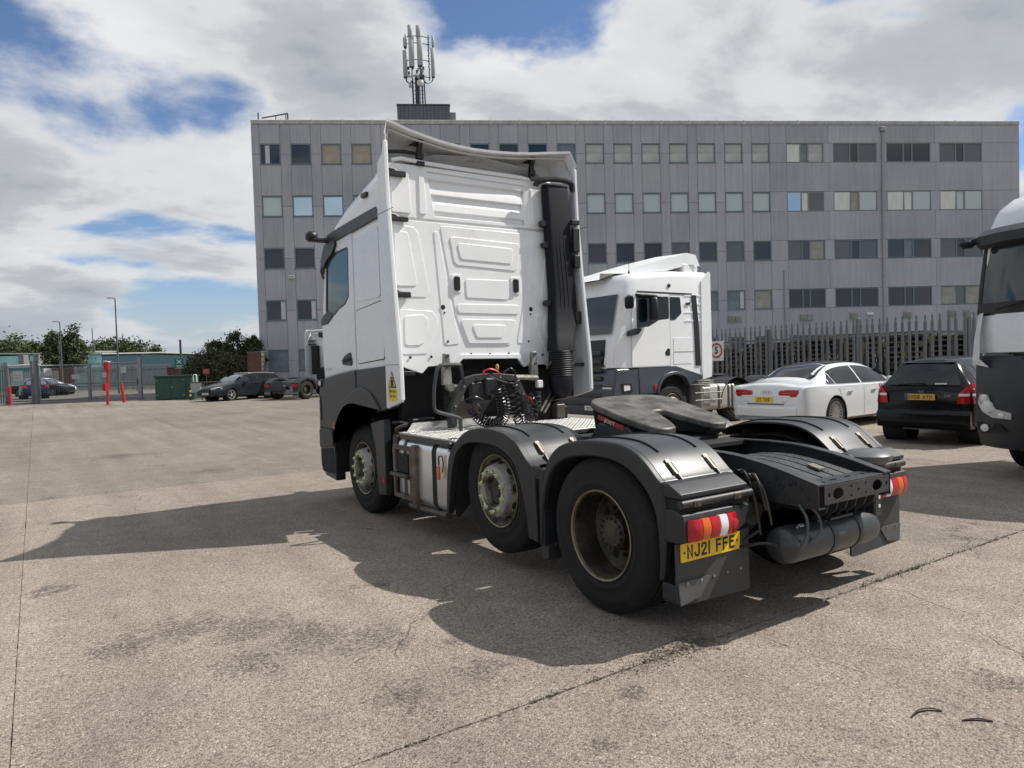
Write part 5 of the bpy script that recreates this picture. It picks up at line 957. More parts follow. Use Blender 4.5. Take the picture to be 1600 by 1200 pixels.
m = MB(); m.tube([(x*.965, 3.23, z-.055-.02*abs(x)**3) for x, z in re], .012, 5); m.build('stiffener', M('deflector_inner', (.55, .55, .54)), sp_)
for x in (-.795, .665):
    m = MB(); m.prism(rpoly([(3.27, 3.815), (3.33, 3.815), (3.325, 3.93), (3.30, 4.02), (3.255, 4.075), (3.225, 4.07), (3.265, 3.98), (3.28, 3.92)], .01), 'X', x-.028, x+.028); b_ = m.build('deflector_strut', black, hero, bevel=.006)
    q = MB(); q.add([(x-.03, 3.24, 4.07), (x+.03, 3.24, 4.07), (x-.13, 3.30, 4.0), (x-.03, 3.30, 4.0), (x-.10, 3.26, 4.03)], [(0, 1, 3), (0, 3, 2)]); q.box(x-.045, x+.045, 3.25, 3.30, 3.80, 3.845, .006); q.box(x-.038, x+.038, 3.255, 3.31, 3.87, 3.93, .006); q.build('strut_base', black, b_)
m = MB(); m.tube([(-1.17, 3.27, 3.90), (-.98, 3.28, 3.925), (-.81, 3.30, 3.93)], .02, 8); m.build('deflector_rod', black, hero)

# --- air intake duct
stn = [(3.755, .765, 1.105, 3.155, 3.275), (3.70, .76, 1.11, 3.145, 3.275), (3.0, .79, 1.135, 3.14, 3.275), (2.5, .815, 1.172, 3.13, 3.275), (2.32, .81, 1.175, 3.12, 3.27), (2.15, .79, 1.15, 3.09, 3.26), (1.98, .755, 1.075, 3.04, 3.22), (1.88, .73, 1.04, 3.0, 3.2), (1.80, .718, 1.026, 2.985, 3.19)]
m = MB(); m.loft([[(x, y, z) for x, y in rrect(a, b, c, d, .055)] for z, a, b, c, d in stn], True, True); du = m.build('intake_duct', snork_m, hero, smooth=40)
m = MB()
for a in (.30, .45, .62): m.tube([(s[1]+(s[2]-s[1])*a, s[3]-.001, s[0]-(.28 if i == 0 else 0)) for i, s in enumerate(stn[:5]) if i != 1], .004, 5)
m.build('duct_rib', blackm, du)
m = MB(); m.tube(smooth_curve([(.645, 3.19, 3.72), (.66, 3.18, 3.76), (.74, 3.16, 3.80), (.92, 3.15, 3.825), (1.10, 3.16, 3.82), (1.165, 3.17, 3.79), (1.18, 3.18, 3.71)], 4), .034, 8); m.build('duct_hood', black, du)
m = MB(); prof = []
for k in range(12): z = 1.80-k*.0255; prof += [(.158, z), (.168, z-.006), (.168, z-.013), (.152, z-.018)]
rows = [[(.866+r_*math.cos(2*PI*k/28), 3.09+r_*.68*math.sin(2*PI*k/28), z) for k in range(28)] for r_, z in prof]; m.loft(rows, True, True); m.build('bellows', black, du, smooth=30)
m = MB(); m.loft([[(.862+r_*math.cos(2*PI*k/24), 3.09+r_*.7*math.sin(2*PI*k/24), z) for k in range(24)] for r_, z in ((.160, 1.50), (.162, 1.44), (.150, 1.36), (.120, 1.30), (.07, 1.262), (.02, 1.25))], True, True); m.build('duct_bowl', snork_m, du)
for z, x in ((3.05, .76), (2.37, .77), (3.30, .74)):
    m = MB(); m.cyl((x, 3.22, z), .036, -.05, .02, 'Y', 12); m.box(x-.01, x+.06, 3.20, 3.27, z-.03, z+.03, .008); m.build('duct_clamp', black, du)
# ------------------------------------------------------------------ cars (x forward, y left, origin under the rear axle)
def catmull(rows, xs):
    out = []
    for x in xs:
        i = max(0, min(len(rows)-2, next((k for k in range(len(rows)-1) if rows[k+1][0] >= x), len(rows)-2)))
        p0, p1, p2, p3 = rows[max(i-1, 0)], rows[i], rows[i+1], rows[min(i+2, len(rows)-1)]; t = (x-p1[0])/(p2[0]-p1[0])
        o = [x]
        for k in range(1, len(p1)):
            m1 = (p2[k]-p0[k])/max(1e-6, p2[0]-p0[0])*(p2[0]-p1[0]); m2 = (p3[k]-p1[k])/max(1e-6, p3[0]-p1[0])*(p2[0]-p1[0])
            h = p2[k]-p1[k]
            if h == 0: m1 = m2 = 0
            o.append((2*t**3-3*t*t+1)*p1[k]+(t**3-2*t*t+t)*m1+(-2*t**3+3*t*t)*p2[k]+(t**3-t*t)*m2)
        out.append(o)
    return out
class Car:
    def __init__(s, name, label, cat, loc, rz, stations, paint, wheels, wr, group=None, roof_mat=None, crown=.03):
        s.st = stations; s.crown = crown; s.root = thing(name, label, cat, loc, rz, group)
        x0, x1 = stations[0][0], stations[-1][0]; N = 56; xs = [x0+(x1-x0)*(.5-.5*math.cos(PI*k/N)) for k in range(N+1)]
        rows = []
        for x in xs:
            h = s.sec(x); rows.append([(x, -y, z) for y, z in h]+[(x, y, z) for y, z in h[::-1][1:-1]])
        m = MB(); m.loft(rows, True, True); body = m.build('body', paint, s.root, smooth=32); s.body = body
        cut = MB()
        for wx in wheels:
            for sg in (-1, 1): cut.cyl((wx, 0, wr*.98), wr*1.13, sg*.60, sg*1.2, 'Y', 32)
        cme = cut.mesh('cutter', 0); co = bpy.data.objects.new('cutter', cme); link(co, s.root)
        md = body.modifiers.new('b', 'BOOLEAN'); md.object = co; md.operation = 'DIFFERENCE'; md.solver = 'EXACT'
        dg = bpy.context.evaluated_depsgraph_get(); dg.update(); me = bpy.data.meshes.new_from_object(body.evaluated_get(dg)); body.modifiers.clear(); body.data = me
        me.materials.clear(); me.materials.append(paint); bpy.data.objects.remove(co); me.shade_smooth(); me.set_sharp_from_angle(angle=R(32))
        for wx in wheels:
            for sg in (-1, 1):
                m = MB(); hw = s.half(wx, wr*1.1); m.lathe([(wr*1.12, hw-.40), (wr*1.12, hw-.03), (wr*1.125, hw+.002), (wr*1.16, hw+.003)], (wx, 0, wr*.98), 'Y', 32, sg)
                m.f = [f for f in m.f if len(f) == 4]; m.build('wheel_arch', blackm, s.root)
    def p(s, x): return catmull(s.st, [x])[0]
    def sec(s, x):
        _, zb, wb, zs, ws, zr, wr = s.p(x); wm = max(wb, ws)+.012
        return [(0, zb), (wb*.86, zb), (wb, zb+.07), (wm, zb+(zs-zb)*.45), (wm-.003, zb+(zs-zb)*.72), (ws, zs-.015), (ws-.035, zs+.012), (wr+(ws-.035-wr)*.40, zs+(zr-zs)*.60), (wr, zr-.05 if zr-zs > .15 else zr-.02), (wr-.10, zr-.008), (wr*.5, zr+s.crown*.75), (0, zr+s.crown)]
    def half(s, x, z):
        h = s.sec(x)[1:]
        for (y0, z0), (y1, z1) in zip(h[:-1], h[1:]):
            if z0 <= z <= z1 and z1 > z0: return y0+(y1-y0)*(z-z0)/(z1-z0)
        return h[1][0]
    def patch(s, name, mat, x0, x1, zlo, zhi, side, off=.006, n=10, k=5, parent=None):
        """panel on the flank between two z curves"""
        m = MB(); rows = []
        for i in range(n+1):
            x = x0+(x1-x0)*i/n; a, b = zlo(x), zhi(x); rows.append([(x, side*(s.half(x, a+(b-a)*j/k)+off), a+(b-a)*j/k) for j in range(k+1)])
        m.loft(rows); m.loft([[(q[0], q[1]-side*.012, q[2]) for q in r] for r in rows]); return m.build(name, mat, parent or s.root)
    def top(s, name, mat, x0, x1, w0, w1, off=.006, n=8, parent=None):
        m = MB(); rows = []
        for i in range(n+1):
            x = x0+(x1-x0)*i/n; _, zb, wb, zs, ws, zr, wr = s.p(x); w = w0+(w1-w0)*i/n; row = []
            for j in range(9):
                y = -w+2*w*j/8; h = s.sec(x)[8:]; ay = abs(y); z = h[-1][1]
                for (ya, za), (yb, zb2) in zip(h[:-1], h[1:]):
                    if yb <= ay <= ya: z = za+(zb2-za)*(ya-ay)/max(1e-6, ya-yb)
                row.append((x, y, z+off))
            rows.append(row)
        m.loft(rows); m.loft([[(q[0], q[1], q[2]-.012) for q in r] for r in rows]); return m.build(name, mat, parent or s.root)
    def seam(s, x, z0, z1, side, slant=0.0):
        m = MB(); rows = []
        for k in range(9):
            z = z0+(z1-z0)*k/8; xx = x+slant*k/8; y = s.half(xx, z)+.0025; rows.append([(xx-.004, side*y, z), (xx+.004, side*y, z)])
        m.loft(rows); m.build('panel_gap', blackm, s.body)
    def wheels(s, xs, wr, width, track, rim, spokes=10, rim_r=.24):
        prof = [(rim_r, -.02), (rim_r+.02, -.004), (wr*.86, 0), (wr*.96, -.012), (wr, -.035), (wr, -width+.035), (wr*.95, -width+.01), (rim_r, -width)]
        q = MB(); q.lathe(prof+[prof[0]], (0, 0, 0), 'Y', 40, -1); q.f = [f for f in q.f if len(f) == 4]; ty = q.mesh('tyre', 40); ty.materials.append(rubber)
        q = MB(); q.lathe([(rim_r+.004, -.004), (rim_r-.012, -.006), (rim_r-.02, -.03), (rim_r-.02, -width+.02)], (0, 0, 0), 'Y', 40, -1); q.f = [f for f in q.f if len(f) == 4]; q.lathe([(.065, -.03), (.06, -.012), (.03, -.008), (0, -.008)], (0, 0, 0), 'Y', 16, -1)
        for k in range(spokes):
            a = 2*PI*k/spokes; c_, s_ = math.cos(a), math.sin(a); w0, w1 = .017, .012
            V = [(c_*r_-s_*w, h, s_*r_+c_*w) for r_, ww, hh in ((.045, w0, .010), (rim_r-.008, w1, .012)) for w, h in ((-ww, hh), (ww, hh), (ww*1.2, hh+.03), (-ww*1.2, hh+.03))]
            q.add(V, [(0, 1, 5, 4), (1, 2, 6, 5), (2, 3, 7, 6), (3, 0, 4, 7)])
        rm = q.mesh('wheel', 30); rm.materials.append(rim)
        q = MB(); q.lathe([(rim_r-.015, .10), (0, .10)], (0, 0, 0), 'Y', 24); bk = q.mesh('brake_shadow', 0); bk.materials.append(blackm)  # flat black disc standing in for the shade behind the spokes
        for x in xs:
            for sg in (-1, 1):
                w = inst('wheel', rm, s.root, (x, sg*track, wr), (0, x*.7, 0 if sg < 0 else PI)); inst('tyre', ty, w); inst('brake_shadow_disc', bk, w)
def plateobj(root, txt, x, y, z, mat, face=-1, w=.52, h=.111, ink_=None, size=.088):
    m = MB(); m.box(x, x+face*.012, y-w/2, y+w/2, z-h/2, z+h/2, .004); p = m.build('number_plate', mat, root, smooth=0)
    if txt: stroke_text('plate_lettering', txt, h*.68, .043, .012, .011, ink_ or ink, p, FR((x+face*.0135, y, z), (0, face, 0), (0, 0, 1)))
    return p

# white saloon
car_white = M('car_white', (.74, .755, .765), .22, var=.02, coat=.8, dirt=(.60, .60, .60), dirt_lo=.6, dirt_hi=.9)
tint = glassm('tinted_glass', (.012, .013, .017), .03, .6)
audi_st = [(-1.16, .40, .70, .66, .74, .70, .50), (-1.135, .34, .80, .86, .82, .90, .60), (-1.06, .27, .875, .965, .875, 1.005, .66), (-.90, .22, .92, .985, .918, 1.035, .68), (-.62, .20, .945, .99, .938, 1.07, .66), (-.42, .19, .955, .985, .945, 1.125, .63), (.0, .19, .962, .975, .95, 1.315, .60), (.38, .19, .965, .97, .953, 1.415, .585), (.9, .19, .965, .965, .955, 1.455, .58), (1.5, .19, .965, .96, .955, 1.45, .58), (2.05, .19, .965, .955, .952, 1.37, .58), (2.55, .19, .962, .95, .948, 1.17, .62), (2.85, .19, .96, .94, .94, 1.01, .68), (3.3, .20, .95, .90, .92, .96, .68), (3.75, .22, .93, .82, .89, .88, .62), (4.0, .26, .86, .70, .82, .76, .55), (4.1, .32, .72, .58, .70, .62, .4)]
A = Car('saloon_car', 'white four door saloon with red tail lamps parked beside the black hatchback', 'car', (10.02, 6.36, 0), .05, audi_st, car_white, (0, 3.12), .36)
A.wheels((0, 3.12), .36, .26, .955, M('alloy_bright', (.48, .48, .49), .3, .8, var=.08), 20, .265)
A.top('rear_window', tint, -.40, .34, .64, .53); A.top('roof_glass', M('roof_black', (.02, .02, .022), .15, coat=.5), .40, 1.75, .50, .50); A.top('windscreen', tint, 1.98, 2.80, .55, .66)
def zr_(c, f, o): return lambda x: c.p(x)[3]+.03+(c.p(x)[5]-.075-c.p(x)[3]-.03)*f+o
lo = lambda x: A.p(x)[3]+.03
for sg in (-1, 1):
    tri = lambda x: lo(x)+max(.012, min((x+.34)/.42, 1)*(A.p(x)[5]-.085-lo(x)))
    hi = lambda x: max(lo(x)+.012, A.p(x)[5]-.085)
    A.patch('quarter_window', tint, -.28, .06, lo, tri, sg); A.patch('rear_door_window', tint, .085, 1.10, lo, lambda x: min(tri(x), hi(x)), sg, n=14); A.patch('front_door_window', tint, 1.16, 2.36, lo, hi, sg, n=14)
    fr = MB(); pts = [(x, sg*(A.half(x, lo(x)-.012)+.008), lo(x)-.012) for x in [-.3+2.7*k/16 for k in range(17)]]; fr.tube(pts, .007, 5); fr.build('window_trim', chrome, A.body)
    A.seam(.30, .40, .975, sg, -.20); A.seam(1.14, .28, .975, sg, .02); A.seam(2.35, .28, .965, sg, .05)
    m = MB(); hy = A.half(.52, .80); m.box(.44, .64, sg*(hy+.0), sg*(hy+.035), .80, .835, .012); m.build('door_handle', chrome, A.root); m = MB(); hy = A.half(1.55, .80); m.box(1.47, 1.67, sg*hy, sg*(hy+.035), .80, .835, .012); m.build('door_handle', chrome, A.root)
    m = MB(); m.box(2.12, 2.32, sg*.97, sg*1.14, .97, 1.10, .04); m.build('door_mirror', car_white, A.root, smooth=60)
    rows = []
    for k in range(11):
        y = .33+k*.053; x = -1.150+.165*max(0, (y-.62)/.29)**2.6-.0; hh = (.06 if y < .38 else .10 if y < .44 else .125)
        rows.append([(x-.012, sg*y, .845-hh*.5-.012), (x-.022, sg*y, .845), (x-.008, sg*y, .845+hh*.5+.008)])
    m = MB(); m.loft(rows); m.loft([[(q[0]+.10, q[1], q[2]) for q in r] for r in rows]); m.loft([[r[0], (r[0][0]+.1, *r[0][1:])] for r in rows]); m.loft([[r[2], (r[2][0]+.1, *r[2][1:])] for r in rows]); tl = m.build('tail_lamp', lens_r, A.root)
    m = MB(); m.tube([(r[1][0]-.002, r[1][1], r[1][2]-.005) for r in rows[2:]], .006, 5); m.build('lamp_strip', M('lamp_strip_pink', (.55, .10, .11), .3), tl)
m = MB(); m.prism(rpoly([(-.62, .80), (.62, .80), (.46, .62), (-.46, .62)], .02), 'X', -1.168, -1.12); bl = m.build('boot_recess', car_white, A.root, bevel=.01)
m = MB(); m.box(-1.172, -1.15, -.45, .45, .598, .614); m.build('boot_gap', blackm, A.body, smooth=0)
m = MB(); m.sheet([[(-1.175, -.46, .612), (-1.175, .46, .612)], [(-1.168, -.62, .80), (-1.168, .62, .80)]], .001, (-1, 0, 0))
plateobj(A.root, 'D7 TDO', -1.172, 0.03, .705, yel, -1, .44)
for k in range(4):
    m = MB(); m.tube([(-1.160, -.105+k*.062+.042*math.cos(2*PI*j/18), .862+.042*math.sin(2*PI*j/18)) for j in range(18)], .006, 5, True); m.build('badge_ring', chrome, A.root)
m = MB(); m.loft([[(-1.19, -.80, .56), (-1.19, .80, .56)], [(-1.19, -.80, .58), (-1.19, .80, .58)]]); 
m = MB(); m.prism(rpoly([(-1.05, .30), (-1.195, .34), (-1.20, .52), (-1.15, .58), (-1.05, .58)], .03), 'Y', -.74, .74); m.build('rear_bumper', car_white, A.root, bevel=.02)
m = MB(); m.box(-1.175, -1.0, -.80, .80, .24, .33, .03); m.build('bumper_valance', M('valance_grey', (.30, .31, .32), .5), A.root)
for sg in (-1, 1): m = MB(); m.lathe([(.05, 0), (.055, .05), (.045, .05), (.04, 0)], (-1.19, sg*.60, .29), 'X', 16); m.build('tailpipe', chrome, A.root)
text('boot_badge', 'A8 L', .05, chrome, A.root, FR((-1.1705, .44, .66), (0, -1, 0), (0, 0, 1)), 1, .003); text('boot_badge', 'TDI', .05, chrome, A.root, FR((-1.1705, -.43, .66), (0, -1, 0), (0, 0, 1)), 1, .003)
m = MB(); m.lathe([(.03, 0), (.025, .02), (.01, .05), (.004, .06)], (.52, 0, 1.475), 'Z', 10); m.tube([(.50, 0, 1.50), (.44, 0, 1.58)], .005, 5); m.build('aerial', black, A.root)

# black hatchback
car_black = M('car_black', (.004, .0042, .006), .14, var=.15, coat=.0, spec=.35)
jz = [(-.66, .42, .62, .62, .64, .70, .46), (-.645, .36, .72, .84, .73, .90, .54), (-.60, .31, .785, .985, .775, 1.05, .57), (-.50, .27, .805, 1.0, .80, 1.27, .535), (-.36, .24, .82, .995, .815, 1.445, .465), (-.20, .22, .825, .99, .822, 1.485, .465), (.3, .21, .83, .98, .828, 1.515, .48), (.9, .20, .83, .97, .828, 1.51, .49), (1.4, .20, .83, .96, .826, 1.43, .50), (1.9, .20, .83, .95, .82, 1.20, .55), (2.25, .21, .82, .93, .81, 1.02, .60), (2.7, .23, .80, .84, .78, .90, .58), (3.0, .27, .74, .70, .72, .76, .5), (3.15, .35, .6, .55, .6, .6, .4)]
J = Car('hatchback_car', 'black hatchback with red tail lamps parked between white saloon and the truck front', 'car', (9.457, 3.03, 0), .10, jz, car_black, (0, 2.45), .295)
J.wheels((0, 2.45), .295, .18, .815, M('alloy_grey', (.3, .3, .31), .4, .6), 8, .19)
J.top('windscreen', tint, 1.45, 2.2, .53, .60)
hat_g = glassm('hatch_glass', (.010, .016, .022), .03, .6)
def jx(z):  # rear profile of the hatch
    P = [(.70, -.672), (.90, -.668), (1.05, -.640), (1.27, -.525), (1.42, -.405), (1.47, -.36)]
    for (z0, x0), (z1, x1) in zip(P[:-1], P[1:]):
        if z <= z1: return x0+(x1-x0)*(z-z0)/(z1-z0)
    return P[-1][1]
m = MB(); rows = []
for k in range(7):
    z = 1.055+k*.062; w = .60-.135*k/6; rows.append([(jx(z)-.022+.07*abs(y)**2.4/.4, y, z) for y in [-w+2*w*j/10 for j in range(11)]])
m.loft(rows); m.loft([[(x+.03, y, z) for x, y, z in r] for r in rows]); hg = m.build('hatch_window', hat_g, J.root)
m = MB(); m.tube(smooth_curve([(-.662, -.16, 1.005), (-.665, -.06, 1.075), (-.66, .05, 1.085), (-.64, .40, 1.062)], 4), .008, 5); m.build('rear_wiper', blackm, hg)
m = MB(); m.box(-.655, -.645, -.40, -.21, 1.066, 1.09, .003); m.build('window_sticker', plw, hg)
m = MB(); m.prism(rpoly([(-.28, 1.475), (-.37, 1.462), (-.43, 1.452), (-.42, 1.44), (-.3, 1.45)], .008), 'Y', -.43, .43); m.build('roof_spoiler', car_black, J.root, bevel=.006)
for sg in (-1, 1):
    rows = []
    for k in range(9):
        t = k/8; z = .74+.34*t; yin = .57+.05*t+(.13*max(0, t-.5)/.5); yo = .80-.03*t; x = jx(z)-.02
        rows.append([(x-.008+.012*t, sg*yin, z), (x-.016+.03, sg*(yin+yo)/2, z), (x+.085, sg*yo, z), (x+.16, sg*(yo+.022), z)])
    for a, b, mt, nm in ((0, 3, lens_r, 'tail_lamp'), (3, 4, lens_w, 'reverse_lamp'), (4, 8, lens_r, 'tail_lamp')):
        m = MB(); rr_ = rows[a:b+1]; m.loft(rr_); m.loft([[(x+.05, y*.985, z) for x, y, z in r] for r in rr_]); m.build(nm, mt, J.root)
    loj = lambda x: J.p(x)[3]+.035
    J.patch('rear_quarter_window', tint, -.22, .02, lambda x: loj(x)+.05, lambda x: J.p(x)[5]-.09, sg); J.patch('rear_door_window', tint, .07, .85, loj, lambda x: J.p(x)[5]-.09, sg); J.patch('front_door_window', tint, .9, 1.75, loj, lambda x: max(loj(x)+.01, J.p(x)[5]-.09), sg)
    J.seam(.88, .26, .98, sg); J.seam(.15, .45, .98, sg, -.1)
    m = MB(); m.box(1.55, 1.72, sg*.83, sg*1.0, .97, 1.09, .04); m.build('door_mirror', car_black, J.root, smooth=60)
plateobj(J.root, 'OW08 AYN', -.682, .03, .845, M('plate_amber', (.60, .36, .05), .4, var=.05), -1, .50, .11)
m = MB(); m.box(-.699, -.694, .235, .28, .792, .898); m.build('plate_band', M('band_blue', (.03, .07, .28), .4), J.root, smooth=0)
m = MB(); m.box(-.69, -.675, -.03, .05, .925, .935); m.box(-.69, -.675, -.032, -.022, .91, .985); m.box(-.69, -.675, .042, .052, .91, .985); m.box(-.692, -.676, -.03, .05, .942, .955); m.build('badge', chrome, J.root, smooth=0)
text('boot_badge', 'Jazz', .075, chrome, J.root, FR((-.690, -.42, .875), (0, -1, 0), (0, 0, 1)), 1, .004)
m = MB(); m.prism(rpoly([(-.40, .26), (-.70, .30), (-.735, .40), (-.73, .55), (-.66, .62), (-.40, .62)], .03), 'Y', -.775, .775); m.build('rear_bumper', car_black, J.root, bevel=.04)
m = MB(); m.box(-.742, -.70, -.62, .62, .555, .562); m.box(-.74, -.60, -.30, .30, .27, .29); m.build('bumper_line', M('trim_grey', (.05, .05, .055), .4), J.root, smooth=0)

# dark estate car by the building
car_dark = M('car_dark', (.012, .017, .022), .2, var=.1, coat=0, spec=.4)
mo = [(-1.05, .40, .70, .66, .74, .72, .55), (-1.0, .30, .80, .92, .82, 1.05, .60), (-.85, .25, .88, .99, .88, 1.30, .58), (-.6, .22, .91, 1.0, .905, 1.42, .57), (0, .20, .925, .99, .92, 1.475, .58), (.8, .20, .93, .97, .925, 1.49, .58), (1.5, .20, .93, .95, .92, 1.45, .58), (2.0, .20, .93, .94, .915, 1.30, .58), (2.5, .20, .92, .93, .905, 1.06, .66), (2.9, .21, .92, .89, .89, .97, .66), (3.3, .23, .90, .80, .86, .88, .62), (3.65, .25, .86, .70, .82, .78, .55), (3.85, .32, .72, .58, .68, .64, .45)]
def front_detail(c, xf, txt, zl=.70, yl=.62, grille=True, lampm=None):
    for sg in (-1, 1):
        rows = []
        for k in range(7):
            y = .42+k*.065; x = xf-.02-.34*max(0, (y-.40)/.40)**1.7; rows.append([(x+.02, sg*y, zl-.03+.012*k), (x+.0, sg*y, zl+.045+.014*k)])
        m = MB(); m.loft(rows); m.loft([[(q[0]-.12, q[1], q[2]) for q in r] for r in rows]); m.build('headlamp', lampm or lens_w, c.root)
    if grille:
        m = MB(); m.prism(rpoly([(-.40, .70), (.40, .70), (.32, .46), (-.32, .46)], .03), 'X', xf-.08, xf+.012); gq = m.build('grille', blackm, c.root)
        for k in range(4): q = MB(); q.box(xf+.01, xf+.022, -.36+.01*k, .36-.01*k, .66-k*.05, .675-k*.05); q.build('grille_bar', M('grille_bar', (.12, .12, .13), .3, .6), gq, smooth=0)
    plateobj(c.root, txt, xf+.02, 0, .43, plw, 1)
D_ = Car('estate_car', 'dark grey estate car with silver roof rails parked by the brick wall', 'car', (6.89, 40.41, 0), PI+.48, mo, car_dark, (0, 2.85), .335)
D_.wheels((0, 2.85), .335, .22, .90, M('alloy_silver', (.55, .55, .56), .35, .6), 5, .235)
D_.top('windscreen', glassm('screen_pale', (.10, .13, .14), .04, .8), 1.72, 2.50, .55, .66); D_.top('rear_window', tint, -.95, -.72, .52, .55); front_detail(D_, 3.86, 'YC16 OHT', .68)
for sg in (-1, 1):
    lod = lambda x: D_.p(x)[3]+.03
    hid = lambda x: max(lod(x)+.01, D_.p(x)[5]-.09)
    D_.patch('rear_quarter_window', tint, -.72, -.12, lod, hid, sg); D_.patch('rear_door_window', tint, -.06, .88, lod, hid, sg); D_.patch('front_door_window', tint, .94, 2.05, lod, hid, sg)
    m = MB(); m.tube([(x, sg*.60, D_.p(x)[5]+.03) for x in [-.5+1.9*k/8 for k in range(9)]], .013, 6); m.build('roof_rail', M('rail_satin', (.38, .38, .37), .6, .2), D_.root); m = MB(); m.box(1.85, 2.05, sg*.93, sg*1.1, .96, 1.08, .04); m.build('door_mirror', car_dark, D_.root)
    D_.seam(.91, .27, .97, sg); D_.seam(2.0, .27, .95, sg)
# vehicles out on the road behind the gate
car_blue = M('car_blue', (.012, .018, .055), .2, var=.1, coat=0, spec=.4)
hb = [(-.66, .42, .62, .62, .66, .70, .50), (-.62, .34, .76, .90, .78, 1.0, .62), (-.5, .28, .83, 1.0, .82, 1.25, .62), (-.36, .25, .85, 1.0, .85, 1.42, .60), (.4, .22, .87, .98, .86, 1.48, .58), (1.2, .21, .87, .96, .86, 1.44, .58), (1.9, .21, .87, .94, .85, 1.10, .62), (2.5, .23, .85, .86, .82, .92, .6), (3.05, .3, .76, .66, .7, .70, .5), (3.15, .36, .6, .55, .6, .6, .4)]
B2 = Car('hatchback_car', 'dark blue hatchback on the road just outside the mesh gate', 'car', (-4.35, 61.5, 0), R(95), hb, car_blue, (0, 2.55), .31)
B2.wheels((0, 2.55), .31, .2, .84, MAT['alloy_grey'], 5, .2); 
m = MB(); m.loft([[(-.66, -.62, 1.03), (-.66, .62, 1.03)], [(-.44, -.54, 1.38), (-.44, .54, 1.38)]]); m.build('rear_window', glassm('screen_pale', (.10, .13, .14)), B2.root)
for sg in (-1, 1):
    m = MB(); m.box(-.69, -.6, sg*.55, sg*.80, .80, .98, .03); m.build('tail_lamp', lens_r, B2.root)
    B2.patch('side_window', tint, -.2, 1.75, lambda x: B2.p(x)[3]+.03, lambda x: max(B2.p(x)[3]+.04, B2.p(x)[5]-.09), sg)
B3 = Car('estate_car', 'black estate car parked side on along the road beyond the gate', 'car', (-5.0, 71.5, 0), R(-33.5), mo, car_black, (0, 2.85), .335)
B3.wheels((0, 2.85), .335, .22, .90, MAT['alloy_grey'], 5, .235); B3.top('windscreen', tint, 1.72, 2.5, .55, .66)
for sg in (-1, 1):
    B3.patch('side_window', MAT['screen_pale'], -.72, 2.0, lambda x: B3.p(x)[3]+.03, lambda x: max(B3.p(x)[3]+.04, B3.p(x)[5]-.09), sg)
m = MB(); m.tube([(x, -.60, B3.p(x)[5]+.03) for x in (-.5, .4, 1.4)], .02, 6); m.build('roof_rail', MAT['rail_satin'], B3.root)
B4 = Car('white_car', 'white car nose showing past the black estate beyond the gate', 'car', (-4.2, 73.6, 0), R(-33.5), hb, car_white, (0, 2.55), .31)
B4.wheels((0, 2.55), .31, .2, .84, MAT['alloy_grey'], 5, .2); B4.top('windscreen', tint, 1.25, 1.9, .54, .6); front_detail(B4, 3.16, '', .66, grille=True)

# ------------------------------------------------------------------ white tractor unit behind the saloon, side on (x towards its nose)
man = thing('tractor_unit', 'white tractor unit with dark grey bumper seen side on in front of the fence', 'truck', (9.55, 9.65, 0), PI)
mskirt = M('slate_skirt', (.050, .060, .074), .35, var=.12, scale=2, coat=.2, dirt=(.09, .09, .09), dirt_lo=.55, dirt_hi=.8)
st2 = [(0, 3.72, 1.245, 1.16), (.06, 3.745, 1.25, 1.16), (1.2, 3.72, 1.25, 1.47), (2.3, 3.63, 1.25, 1.47), (2.58, 3.56, 1.235, 1.47), (2.72, 3.36, 1.21, 1.47), (2.84, 3.0, 1.19, 1.48), (3.0, 2.3, 1.16, 1.48), (3.06, 1.7, 1.14, 1.48)]
rows = []
for x, zt, hw, zb in st2:
    r_ = .16; L_ = [(x, hw, zb), (x, hw, zb+(zt-zb)*.5), (x, hw, zt-r_)]+[(x, hw-r_*(1-math.cos(a)), zt-r_+r_*math.sin(a)) for a in (PI/8, PI/4, 3*PI/8, PI/2)]+[(x, hw*.5, zt+.04), (x, 0, zt+.05)]
    rows.append(L_+[(xx, -y, z) for xx, y, z in L_[::-1][1:]])
m = MB(); m.loft(rows); m.add(rows[0], [tuple(range(len(rows[0])))]); m.add(rows[-1], [tuple(range(len(rows[0])))]); mcab = m.build('cab', white_lit, man, smooth=50)
XZm = lambda y: Matrix(((1, 0, 0, 0), (0, 0, 1, y), (0, 1, 0, 0), (0, 0, 0, 1)))
def side2(name, poly, mat, y=1.252, t=.012, r=.03, parent=None, holes=(), bev=.003): return plate(name, rpoly(poly, r), mat, parent or man, XZm(y), holes, t, bev)
glass2 = glassm('truck_glass', (.010, .012, .016), .03, .6)
mwin = [(2.44, 3.10), (1.40, 3.10), (1.40, 2.58), (1.72, 2.55), (2.05, 2.40), (2.44, 2.36)]
side2('door', [(2.60, 1.49), (1.385, 1.49), (1.385, 3.16), (2.50, 3.16), (2.58, 2.9)], white_lit, 1.254, .014, .02, holes=[rpoly(mwin, .04)])
side2('door_window', mwin, glass2, 1.250, .008, .04)
side2('quarter_window', [(1.36, 3.10), (1.02, 3.10), (.98, 2.72), (1.20, 2.56), (1.36, 2.56)], glass2, 1.254, .010, .02)
side2('door_gap', [(1.388, 1.49), (1.376, 1.49), (1.376, 3.16), (1.388, 3.16)], blackm, 1.256, .004, 0, bev=0)
side2('trim_strip', [(.64, 3.16), (.48, 3.16), (.40, 2.4), (.36, 1.46), (.53, 1.46), (.56, 2.4)], black, 1.262, .020, .01); side2('trim_bar', [(2.40, 3.215), (.62, 3.20), (.62, 3.16), (2.40, 3.18)], black, 1.256, .012, .004)
